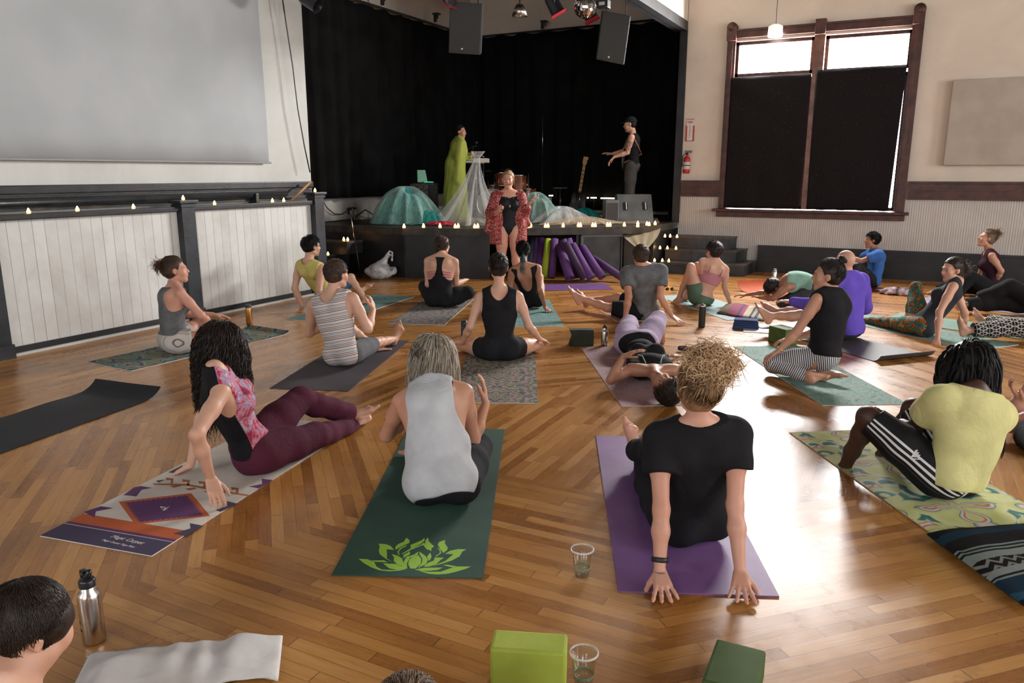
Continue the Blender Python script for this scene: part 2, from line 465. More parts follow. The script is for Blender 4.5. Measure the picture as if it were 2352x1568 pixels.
def _boards(axis, w, c1, c2, gr=.06, stain=True):
    def fn(t, b):
        s = t.sep(t.obj()); x = t.math('DIVIDE', s[axis], w); fx = t.math('FRACT', x); wn = t.n('TexWhiteNoise', noise_dimensions='1D'); t.L.new(t.math('FLOOR', x), wn.inputs['W'])
        g = t.math('GREATER_THAN', t.math('ABSOLUTE', t.math('SUBTRACT', fx, .5)), .5 - gr)
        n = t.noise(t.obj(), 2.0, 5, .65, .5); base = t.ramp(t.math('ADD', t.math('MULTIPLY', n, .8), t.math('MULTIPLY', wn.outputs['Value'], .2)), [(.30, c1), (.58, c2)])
        col = t.mix(t.math('MULTIPLY', g, t.math('ADD', t.math('MULTIPLY', wn.outputs['Value'], .5), .35)), base, c4((.22, .17, .13)))
        t.L.new(col, b.inputs['Base Color']); t.L.new(t.bump(t.math('SUBTRACT', 1.0, g), .004, .6), b.inputs['Normal'])
    return fn
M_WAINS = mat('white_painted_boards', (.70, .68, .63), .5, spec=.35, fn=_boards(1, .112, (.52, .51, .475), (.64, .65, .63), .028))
M_BEAD = mat('beadboard', (.62, .60, .56), .5, spec=.3, fn=_boards(0, .032, (.47, .44, .41), (.57, .55, .51), .13))
M_BEADY = mat('beadboard_side', (.62, .60, .56), .5, spec=.3, fn=_boards(1, .032, (.47, .44, .41), (.57, .55, .51), .13))
M_BLKW = mat('black_gloss_paint', (.012, .013, .015), .32, spec=.5, fn=vary((.008, .009, .011), (.022, .024, .028), 5, .002, 40))
M_BLKM = mat('black_satin_paint', (.014, .015, .016), .45, spec=.4, fn=vary((.010, .010, .011), (.020, .021, .023), 4, .002, 30))
M_DKW = mat('dark_red_brown_wood', (.07, .022, .014), .42, spec=.4, fn=vary((.035, .012, .009), (.085, .028, .018), 7, .003, 60))
M_STAGE = mat('worn_stage_planks', (.03, .026, .02), .5, spec=.4, fn=vary((.012, .011, .010), (.05, .042, .032), 6, .003, 50))
M_STGREY = mat('slate_painted_ply', (.035, .04, .042), .5, spec=.4, fn=vary((.020, .024, .026), (.045, .052, .055), 5, .002, 40))
M_GLASS = clear('window_glass', (.98, .98, .98), .05)
def _drape(t, b):
    s = t.sep(t.obj()); n = t.noise(t.obj(), 3, 2); t.L.new(t.ramp(n, [(.3, (.003, .003, .003)), (.7, (.007, .007, .007))]), b.inputs['Base Color'])
M_DRAPE = mat('black_velour', (.004, .004, .004), .95, spec=.12, fn=_drape)

st(MB().box((0, 5.6, -.1), (18.4, 19.4, .2)).build('floor', M_FLOOR))
st(MB().box((0, 5.6, 6.1), (18.4, 19.4, .2)).build('ceiling', mat('dark_wood_ceiling', (.10, .06, .035), .6, fn=vary((.07, .04, .025), (.13, .08, .05), 3))))
XL, YF, XR, YB, HZ = -7.3, 13.0, 7.5, -4.0, 6.0
st(MB().box((XL - .1, (YB + 8.25) / 2, HZ / 2), (.2, 8.25 - YB, HZ)).build('wall_left', M_CREAMW))
st(MB().box((-8.05, 8.15, 3.0), (1.3, .2, HZ)).build('wall_stage_return', M_BLKM))
st(MB().box((-8.8, 11.7, HZ / 2), (.2, 7.2, HZ)).build('wall_stage_left', M_CREAM))
st(MB().box((-6.1, 15.2, HZ / 2), (5.4, .2, HZ)).build('wall_stage_back', M_CREAM))
# proscenium: casing post, raking beam and the wall above it
st(MB().box((-3.47, 13.03, 2.30), (.11, .12, 3.1)).build('trim_1', M_BLKM))
st(MB().box((-3.48, 10.6, 3.90), (.12, 4.9, .15)).box((-3.58, 10.6, 3.86), (.10, 4.9, .06)).build('trim_2', M_BLKM))
st(MB().box((-3.48, 10.6, 4.99), (.10, 4.9, 2.02)).build('wall_proscenium', M_CREAM))
st(MB().box((-3.50, 14.1, HZ / 2), (.12, 2.1, HZ)).build('wall_stage_right', M_BLKM))
# front wall round the double window
w = MB(); x0, x1, z0, z1 = -2.64, -.13, 1.00, 3.62
w.box(((-3.42 + x0) / 2, YF + .1, HZ / 2), (x0 + 3.42, .2, HZ)).box(((x1 + XR) / 2, YF + .1, HZ / 2), (XR - x1, .2, HZ))
w.box(((x0 + x1) / 2, YF + .1, z0 / 2), (x1 - x0, .2, z0)).box(((x0 + x1) / 2, YF + .1, (z1 + HZ) / 2), (x1 - x0, .2, HZ - z1))
st(w.build('wall_front', M_CREAM))
st(MB().box((2.02, 12.985, .47), (10.86, .02, .88)).box((-3.06, 12.985, 1.06), (.66, .02, .30)).box((3.72, 12.985, 1.06), (7.46, .02, .30)).build('trim_3', M_BEAD))
def rail(name, xa, xb):
    m = MB(); xc, L = (xa + xb) / 2, xb - xa
    m.box((xc, 12.965, 1.33), (L, .05, .24)).box((xc, 12.945, 1.445), (L, .09, .03)).box((xc, 12.95, 1.335), (L, .065, .02)).box((xc, 12.95, 1.21), (L, .07, .03)); return st(m.build(name, M_DKW))
rail('trim_4', -3.40, -2.75); rail('trim_5', 0.02, 7.45)
bb = MB(); bb.box((2.7, 12.96, .20), (9.55, .06, .40)).box((2.7, 12.945, .415), (9.55, .09, .03)).box((2.7, 12.94, .30), (9.55, .03, .02)).box((2.7, 12.93, .12), (9.55, .03, .24)); st(bb.build('baseboard_front', M_BLKM))
# window 1: casing with corner blocks, mullion, sill, sashes, panes
win = empty('window_1', (-1.38, 13, 0)); st(win)
def wp(m, name, mt, par=win):
    o = m.build(name, mt, par); o.location = (1.38, -13, 0) if par is win else (0, 0, 0); return o
c = MB()
c.box((-2.69, 12.95, 2.36), (.13, .07, 2.70)).box((-2.69, 12.91, 2.36), (.05, .03, 2.70)).box((-.08, 12.95, 2.36), (.15, .07, 2.70)).box((-.09, 12.91, 2.36), (.06, .03, 2.70))
c.box((-1.385, 12.95, 3.71), (2.52, .07, .13)).box((-1.385, 12.92, 3.66), (2.52, .05, .03)).box((-1.385, 12.92, 3.76), (2.52, .06, .03))
wp(c, 'casing', M_DKW)
for x, zt in ((-2.69, 3.76), (-.08, 3.80), (-1.385, 3.76)):
    m = MB(); m.box((x, 12.93, zt - .04), (.15, .12, .22), bev=.008)
    if x > -1 or x < -2: m.lathe([(.02, -.07), (.078, -.07), (.078, .05), (.05, .065), (.0, .07)], (x, 12.93, zt + .05), 20, 0, frame(np.array([1, 0, 0.]), np.array([0, 0, 1.]), np.array([0, -1., 0])))
    wp(m, 'corner_block', M_DKW)
m = MB(); m.box((-1.385, 12.90, .985), (2.90, .20, .04), bev=.008).box((-1.385, 12.95, .925), (2.80, .07, .10), bev=.006); wp(m, 'window_sill', M_DKW)
m = MB(); m.box((-1.385, 12.965, 2.33), (.15, .09, 2.62)); wp(m, 'mullion', mat('sunlit_brown_wood', (.16, .07, .04), .4, fn=vary((.10, .04, .025), (.20, .09, .055), 8)))  # lighter brown than the casing: sunlight put into the wood colour
for xa, xb in ((x0, -1.46), (-1.31, x1)):
    m = MB(); xc = (xa + xb) / 2; L = xb - xa
    for za, zb in ((3.08, 3.60), (1.02, 3.02)):
        m.box((xc, 13.06, za + .02), (L, .05, .05)).box((xc, 13.06, zb - .02), (L, .05, .05)).box((xa + .025, 13.06, (za + zb) / 2), (.05, .05, zb - za)).box((xb - .025, 13.06, (za + zb) / 2), (.05, .05, zb - za))
    s_ = wp(m, 'sash', M_DKW)
    for za, zb in ((3.08, 3.60), (1.02, 3.02)):
        g = MB().box((xc, 13.06, (za + zb) / 2), (L - .06, .006, zb - za - .06)); g.build('pane', M_GLASS, s_)
# the windows of the right wall and of the wall behind the camera (out of the picture, they light the hall)
def wall_with_windows(name, along, k, spans, za, zb, a0, a1, mt):
    m = MB(); cur = a0
    def bx(p, q, zl, zh):
        c_ = ((p + q) / 2, k, (zl + zh) / 2) if along == 0 else (k, (p + q) / 2, (zl + zh) / 2)
        s_ = (q - p, .2, zh - zl) if along == 0 else (.2, q - p, zh - zl); m.box(c_, s_)
    for p, q in spans: bx(cur, p, 0, HZ); bx(p, q, 0, za); bx(p, q, zb, HZ); cur = q
    bx(cur, a1, 0, HZ); return st(m.build(name, mt))
wall_with_windows('wall_right', 1, XR + .1, [(.0, 2.0), (4.0, 6.0), (8.0, 10.0)], 1.3, 3.9, YB, YF, M_CREAM)
wall_with_windows('wall_back', 0, YB - .1, [(-6.0, -4.0), (-2.0, 0), (2.0, 4.0)], 1.4, 4.0, XL, XR, M_CREAM)
n_ = 2
for al, k, sp, za, zb in ((1, XR + .1, [(.0, 2.0), (4.0, 6.0), (8.0, 10.0)], 1.3, 3.9), (0, YB - .1, [(-6.0, -4.0), (-2.0, 0), (2.0, 4.0)], 1.4, 4.0)):
    for p, q in sp:
        m = MB(); zc = (za + zb) / 2; mid = (p + q) / 2
        for a, z, sa, sz in ((p + .04, zc, .08, zb - za), (q - .04, zc, .08, zb - za), (mid, za + .04, q - p, .08), (mid, zb - .04, q - p, .08), (mid, zc, q - p, .05)):
            m.box((k, a, z) if al else (a, k, z), (.1, sa, sz) if al else (sa, .1, sz))
        o = st(m.build('window_%d' % n_, M_DKW)); n_ += 1
        g = MB().box((k, mid, zc) if al else (mid, k, zc), (.006, q - p - .1, zb - za - .1) if al else (q - p - .1, .006, zb - za - .1)); g.build('pane', M_GLASS, o)

# left wainscot partition, its posts, rail and the black mouldings of the wall behind it
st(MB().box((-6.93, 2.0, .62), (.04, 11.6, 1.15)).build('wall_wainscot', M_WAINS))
m = MB(); m.box((-6.90, 2.0, 1.205), (.10, 11.6, .05), bev=.008).box((-6.90, 2.0, .045), (.03, 11.6, .06)); st(m.build('trim_6', M_BLKM))
st(MB().box((-6.885, 2.0, .011), (.06, 11.6, .022)).build('baseboard_left', M_CREAMW))
for i, y in enumerate((-.37, 1.68, 3.70, 5.77, 7.85)):
    m = MB(); zt = 1.31 if i != 3 else 1.27
    m.box((-6.89, y, zt / 2 + .0), (.13, .17, zt)).box((-6.89, y, zt + .01), (.19, .24, .035), bev=.008).box((-6.89, y, zt - .03), (.16, .20, .03)).box((-6.88, y, .06), (.15, .19, .12)); st(m.build('trim_%d' % (7 + i), mat('blue_black_paint', (.016, .020, .026), .4, fn=vary((.009, .011, .014), (.028, .036, .046), 4, .002, 20))))
m = MB(); L, yc = 12.2, 2.1
m.box((-7.26, yc, 1.43), (.09, L, .08), bev=.01).box((-7.27, yc, 1.385), (.06, L, .02)).box((-7.28, yc, 1.345), (.04, L, .05)).box((-7.25, yc, 1.255), (.12, L, .03)).box((-7.28, yc, 1.30), (.03, L, .12)); st(m.build('trim_12', M_BLKW))
pp = MB(); pp.tube([(-7.17, -4, 1.305), (-7.17, 7.6, 1.315)], .045, 16)
o = pp.build('heating_pipe', M_BLKW); tag(o, 'long black pipe running behind the white wainscot under the projection screen', 'pipe')
for y in (7.05,): MB().box((-7.17, y, 1.27), (.14, .05, .13), bev=.01).build('bracket', M_BLKW, o)

# stage platform
PL = [(-8.7, 9.55), (-6.75, 9.58), (-6.1, 9.78), (-5.5, 10.04), (-4.6, 10.72), (-3.75, 11.40), (-3.5, 12.0), (-3.44, 13.0), (-3.44, 15.1), (-8.7, 15.1)]
st(MB().prism(PL, .66, .77).build('floor_stage', M_STAGE))
stg = MB()
def skirt(a, b, inset, za=0, zb=.66, th=.05, m=stg, mi=0):
    a, b = np.array(a), np.array(b); d = b - a; L = np.linalg.norm(d); d = d / L; n = np.array([-d[1], d[0]]); c_ = (a + b) / 2 + n * inset
    m.box((c_[0], c_[1], (za + zb) / 2), (L, th, zb - za), mi, Rz(math.atan2(d[1], d[0])))
    return a + n * inset, d, n
for i in (0, 1, 2): skirt(PL[i], PL[i + 1], .10)
a_, d_, n_2 = skirt((-4.38, 10.89), PL[5], .22); skirt(PL[5], PL[6], .14); skirt(PL[6], PL[7], .08)
st(stg.build('wall_stage_front', M_BLKM))
m = MB(); skirt((-4.30, 10.95), (-3.82, 11.34), .185, .03, .62, .03, m); hat = m.build('hatch_door', M_STGREY); tag(hat, 'dark green-grey hatch door in the stage front, right of the rolled mats', 'door')
m = MB()
for (pa, pb, z_a, z_b) in (((-4.33, 10.93), (-3.79, 11.36), .61, .65), ((-4.33, 10.93), (-3.79, 11.36), .01, .04), ((-4.34, 10.92), (-4.30, 10.95), .03, .63), ((-3.82, 11.34), (-3.78, 11.37), .03, .63)): skirt(pa, pb, .16, z_a, z_b, .04, m)
m.build('hatch_frame', mat('grey_edge_paint', (.09, .10, .10), .5), hat)
kn = MB(); kn.lathe([(0, .02), (.012, .016), (.014, 0), (.006, -.02)], (-4.22, 10.82, .34), 12, 0, frame(np.array([1, 0, 0.]), np.array([0, 0, 1.]), np.array([.6, -.8, 0]))); kn.build('knob', mat('nickel', (.6, .6, .6), .25, 1.0), hat)
# steps on both sides of the stage
def steps(label, defs, mt):
    r = None
    m = MB()
    for (poly, za, zb) in defs: m.prism(poly, za, zb - .03)
    r = m.build('stage_steps', mt); tag(r, label, 'steps')
    for (poly, za, zb) in defs:
        c_ = np.mean(np.array(poly), 0); t_ = MB(); t_.prism([tuple(c_ + (np.array(p) - c_) * 1.02) for p in poly], zb - .03, zb); t_.build('tread', mat('worn_tread', (.05, .042, .036), .45, fn=vary((.03, .026, .024), (.085, .072, .062), 5, .002, 40)), r)
steps('wide dark wooden steps with candles between the stage and the right wall',
      [([(-3.44, 12.02), (-2.95, 12.02), (-2.14, 12.16), (-2.08, 12.92), (-3.38, 12.92)], 0, .18), ([(-3.44, 12.30), (-2.98, 12.28), (-2.32, 12.40), (-2.24, 12.92), (-3.38, 12.92)], .18, .37), ([(-3.42, 12.58), (-2.98, 12.56), (-2.50, 12.62), (-2.42, 12.92), (-3.38, 12.92)], .37, .56)], M_STGREY)
steps('small black steps up to the stage beside the left newel post',
      [([(-8.6, 8.75), (-7.72, 8.75), (-7.72, 9.5), (-8.6, 9.5)], 0, .37), ([(-8.6, 9.12), (-7.45, 9.12), (-7.45, 9.5), (-8.6, 9.5)], .37, .57)], M_BLKM)
# beadboard and drapes round the stage
st(MB().box((-8.67, 12.2, .975), (.03, 5.8, .41)).build('trim_13', M_BEADY))
st(MB().box((-6.0, 15.07, .975), (5.2, .03, .41)).build('trim_14', M_BEAD))
def drape(name, p0, p1, z0, z1, label, amp=.045, per=.19, sag=0.0, n=None, wave2=0):
    p0, p1 = np.array(p0, float), np.array(p1, float); d = p1 - p0; L = np.linalg.norm(d); d /= L; nn = np.array([-d[1], d[0]])
    nu = n or int(L / .03); nv = 14; V = []; r = np.random.RandomState(len(name) + int(L * 10))
    ph = np.cumsum(r.rand(nu + 1) * 2 * math.pi * (L / nu) / per * 1.0)
    for j in range(nv + 1):
        for i in range(nu + 1):
            u = i / nu * L; z = z0 + (z1 - z0) * j / nv; a = amp * (1 - .45 * j / nv)
            o_ = math.sin(ph[i]) * a + math.sin(ph[i] * 2.1 + j * .2) * a * .25; zt = z - (sag * (1 - math.cos(u * 6.28 / .55)) * .5 if j == nv else 0)
            V.append((p0[0] + d[0] * u + nn[0] * o_, p0[1] + d[1] * u + nn[1] * o_, zt))
    Fq = np.array([(j * (nu + 1) + i, j * (nu + 1) + i + 1, (j + 1) * (nu + 1) + i + 1, (j + 1) * (nu + 1) + i) for j in range(nv) for i in range(nu)])
    o = mesh_np(name, np.array(V), Fq, M_DRAPE); md = o.modifiers.new('thick', 'SOLIDIFY'); md.thickness = .006; tag(o, label, 'curtain', 'black stage curtains'); return o
drape('stage_curtain', (-8.45, 8.35), (-8.45, 14.88), 1.17, 4.36, 'black curtain hung along the left side of the stage', sag=.03)
drape('stage_curtain', (-8.42, 14.88), (-3.62, 14.88), .84, 4.38, 'black curtain hung across the back of the stage', sag=.03)
drape('stage_curtain', (-3.66, 14.8), (-3.63, 13.12), .80, 4.2, 'narrow black curtain hanging behind the right edge of the stage opening', sag=.02)
tr = MB(); tr.tube([(-8.5, 8.4, 4.40), (-8.5, 14.95, 4.40), (-3.6, 14.95, 4.42)], .02, 8); tro = tr.build('curtain_track', M_BLKM); tag(tro, 'black curtain track along the top of the stage curtains', 'curtain track')
for p in ((-8.44, 11.6), (-8.44, 13.3), (-6.9, 14.9), (-5.6, 14.9), (-4.2, 14.9)):
    m = MB(); m.box((p[0], p[1], 4.50), (.05, .05, .14)).box((p[0] + .06, p[1] - .05, 4.56), (.12, .12, .03)).box((p[0] + .11, p[1] - .1, 4.51), (.03, .03, .09)); m.build('clamp', M_BLKW, tro)
# blackout cloths over the lower sashes
def cloth_panel(name, label, x0, x1, z0, z1, skew=(0, 0)):
    nu, nv = 40, 40; V = []
    for j in range(nv + 1):
        for i in range(nu + 1):
            u, v = i / nu, j / nv; xa = x0 + skew[0] * (1 - v); xb = x1 + skew[1] * (1 - v)
            V.append((xa + (xb - xa) * u, 12.905 + .008 * math.sin(u * 17 + v * 2) * (1 - v * .6) + .004 * math.sin(v * 23 + u * 9), z0 + (z1 - z0) * v + .006 * math.sin(u * 25) * (j == 0)))
    Fq = np.array([(j * (nu + 1) + i, j * (nu + 1) + i + 1, (j + 1) * (nu + 1) + i + 1, (j + 1) * (nu + 1) + i) for j in range(nv) for i in range(nu)])
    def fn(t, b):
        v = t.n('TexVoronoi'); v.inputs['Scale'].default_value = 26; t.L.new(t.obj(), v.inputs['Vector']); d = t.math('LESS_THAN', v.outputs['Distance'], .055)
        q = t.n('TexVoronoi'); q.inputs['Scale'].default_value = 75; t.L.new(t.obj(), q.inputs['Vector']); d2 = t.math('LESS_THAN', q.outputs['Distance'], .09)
        t.L.new(t.mix(t.math('MAXIMUM', d, t.math('MULTIPLY', d2, .35)), c4((.010, .008, .009)), c4((.42, .38, .36))), b.inputs['Base Color'])  # pale specks: pinhole light leaks put into the cloth colour
    o = mesh_np(name, np.array(V), Fq, mat('pinhole_light_flecked_black_cloth', (.01, .01, .01), .9, spec=.15, fn=fn)); md = o.modifiers.new('thick', 'SOLIDIFY'); md.thickness = .004; tag(o, label, 'blackout cloth', 'blackout cloths on the window'); return o
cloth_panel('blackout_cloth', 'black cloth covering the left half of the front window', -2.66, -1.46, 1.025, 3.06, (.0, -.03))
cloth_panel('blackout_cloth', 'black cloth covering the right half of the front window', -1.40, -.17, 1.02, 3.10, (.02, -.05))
# screen, acoustic panel, fire sign, extinguisher
sc_ = MB(); nu, nv = 30, 12
V = [(-7.235 + .004 * math.sin(i * .8) + .006 * math.sin(j * .7), -3.0 + 10.42 * i / nu, 1.70 + 3.3 * j / nv) for j in range(nv + 1) for i in range(nu + 1)]
sc_.add(V, [(j * (nu + 1) + i, j * (nu + 1) + i + 1, (j + 1) * (nu + 1) + i + 1, (j + 1) * (nu + 1) + i) for j in range(nv) for i in range(nu)], 0, True)
o = sc_.build('projection_screen', mat('matt_grey_screen', (.50, .51, .52), .8, fn=vary((.36, .385, .395), (.41, .435, .45), 1.5))); md = o.modifiers.new('thick', 'SOLIDIFY'); md.thickness = .006; tag(o, 'large pale grey fabric projection screen hanging on the left wall', 'projection screen')
h = MB(); h.tube([(-7.225, -3.0, 1.695), (-7.225, 7.44, 1.705)], .010, 8); h.build('hem_bar', mat('matt_grey_hem', (.30, .30, .30), .7), o)
o = MB().box((1.85, 12.935, 2.275), (2.83, .09, 1.175), bev=.012).build('acoustic_panel', mat('taupe_fabric', (.40, .35, .29), .95, fn=vary((.36, .315, .26), (.42, .37, .31), 3, .001, 300))); tag(o, 'large taupe fabric acoustic panel on the front wall right of the window', 'wall panel')
def text(name, body, size, loc, rot, m, par, extr=.001, ax='CENTER', sh=0.0):
    cu = bpy.data.curves.new(name, 'FONT'); cu.body = body; cu.size = size; cu.extrude = extr; cu.shear = sh; cu.align_x = ax; cu.align_y = 'CENTER'; cu.materials.append(m)
    tmp = bpy.data.objects.new(name, cu); scene.collection.objects.link(tmp); me = bpy.data.meshes.new_from_object(tmp); bpy.data.objects.remove(tmp)
    o = bpy.data.objects.new(name, me); link(o, par); o.location = loc; o.rotation_euler = rot; return o
RED = mat('sign_red', (.42, .05, .035), .5); WHT = mat('sign_white', (.66, .62, .58), .5)
sg = MB(); sg.box((-3.30, 12.99, 2.275), (.125, .006, .36)); sgo = sg.build('fire_sign', WHT); tag(sgo, 'red and white FIRE EXTINGUISHER arrow sign on the front wall', 'sign')
m = MB(); y_ = 12.985
m.box((-3.30, y_, 2.448), (.125, .004, .010)).box((-3.30, y_, 2.10), (.125, .004, .010)).box((-3.36, y_, 2.22), (.026, .004, .25)).box((-3.24, y_, 2.22), (.026, .004, .25)); m.build('red_print', RED, sgo)
text('sign_text', 'FIRE', .052, (-3.30, 12.984, 2.40), (math.radians(90), 0, 0), RED, sgo)
for i_, ch_ in enumerate('EXTINGUISHER'): text('sign_text', ch_, .021, (-3.30, 12.984, 2.345 - i_ * .0155), (math.radians(90), 0, 0), RED, sgo)
m = MB(); m.add([(-3.345, y_, 2.165), (-3.255, y_, 2.165), (-3.30, y_, 2.115)], [(0, 1, 2)]); m.box((-3.30, y_ + .002, 2.27), (.05, .002, .2)); m.build('arrow_print', WHT, sgo)
ex = MB(); ex.lathe([(0, 0), (.052, .004), (.056, .02), (.056, .23), (.045, .265), (.022, .285), (.022, .30)], (-3.31, 12.91, 1.57), 20); exo = ex.build('fire_extinguisher', mat('extinguisher_red', (.42, .02, .02), .3)); tag(exo, 'red fire extinguisher with white label hanging on the front wall', 'fire extinguisher')
MB().lathe([(.0566, .07), (.0568, .07), (.0568, .19), (.0566, .19)], (-3.31, 12.91, 1.57), 20).build('label_band', WHT, exo)
MB().lathe([(.0572, .125), (.0574, .125), (.0574, .14), (.0572, .14)], (-3.31, 12.91, 1.57), 20).build('black_band', M_BLKM, exo)
m = MB(); m.lathe([(.02, .30), (.022, .335), (.0, .34)], (-3.31, 12.91, 1.57), 12).box((-3.29, 12.90, 1.915), (.11, .02, .012), R=Rz(0)).box((-3.285, 12.90, 1.935), (.12, .02, .012)); m.build('valve', M_BLKM, exo)
m = MB(); m.tube([(-3.33, 12.90, 1.90), (-3.375, 12.90, 1.86), (-3.385, 12.90, 1.76), (-3.375, 12.895, 1.68)], .008, 8); m.build('hose', M_BLKM, exo)
m = MB(); m.box((-3.33, 12.984, 1.14), (.07, .008, .11), bev=.003); o = m.build('wall_socket', M_CREAMW); tag(o, 'small white wall socket plate below the brown rail', 'wall socket')
# ------------------------------------------------------------------ people
def skin(name, c, fn=None):
    c = np.array(c)
    def f(t, b):
        n = t.noise(t.obj(), 7, 3); base = t.ramp(n, [(.3, tuple(c * np.array([.93, .84, .80]))), (.7, tuple(c))])
        q = t.n('Attribute', attribute_name='paint')
        col = t.mix(q.outputs['Alpha'], base, q.outputs['Color'])
        t.L.new(col, b.inputs['Base Color'])
        t.L.new(t.bump(t.noise(t.obj(), 160, 3), .0008, .5), b.inputs['Normal'])
    m = mat(name, tuple(c), .5, spec=.4, fn=f)
    b = m.node_tree.nodes['Principled BSDF']; b.inputs['Subsurface Weight'].default_value = .12
    b.inputs['Subsurface Radius'].default_value = (.02, .008, .004); b.inputs['Subsurface Scale'].default_value = .5
    return m
SKIN = {'light': (.52, .28, .185), 'pale': (.58, .345, .245), 'tan': (.38, .195, .12), 'dark': (.060, .028, .018), 'pink': (.56, .30, .215)}

def solve(parent, L, spec, az):
    """joint position: ('o', fwd, right, up) offset in the facing frame | (px,py,'+'/'-'/'=') bone of length L | (px,py,z)"""
    if isinstance(spec, np.ndarray): return spec
    if isinstance(spec[0], str):
        return parent + adir(az) * spec[1] + aright(az) * spec[2] + Z3 * spec[3]
    x, y, m = spec
    if not isinstance(m, str): return at(x, y, m)
    d = ray(x, y); d = d / np.linalg.norm(d); w = ORG - parent
    b = w @ d; c = w @ w - L * L; disc = b * b - c
    if disc < 0 or m == '=': t = -b; q = ORG + d * t; return parent + nrm(q - parent) * L if disc < 0 else q
    t = -b + (math.sqrt(disc) if m == '+' else -math.sqrt(disc))
    return ORG + d * t

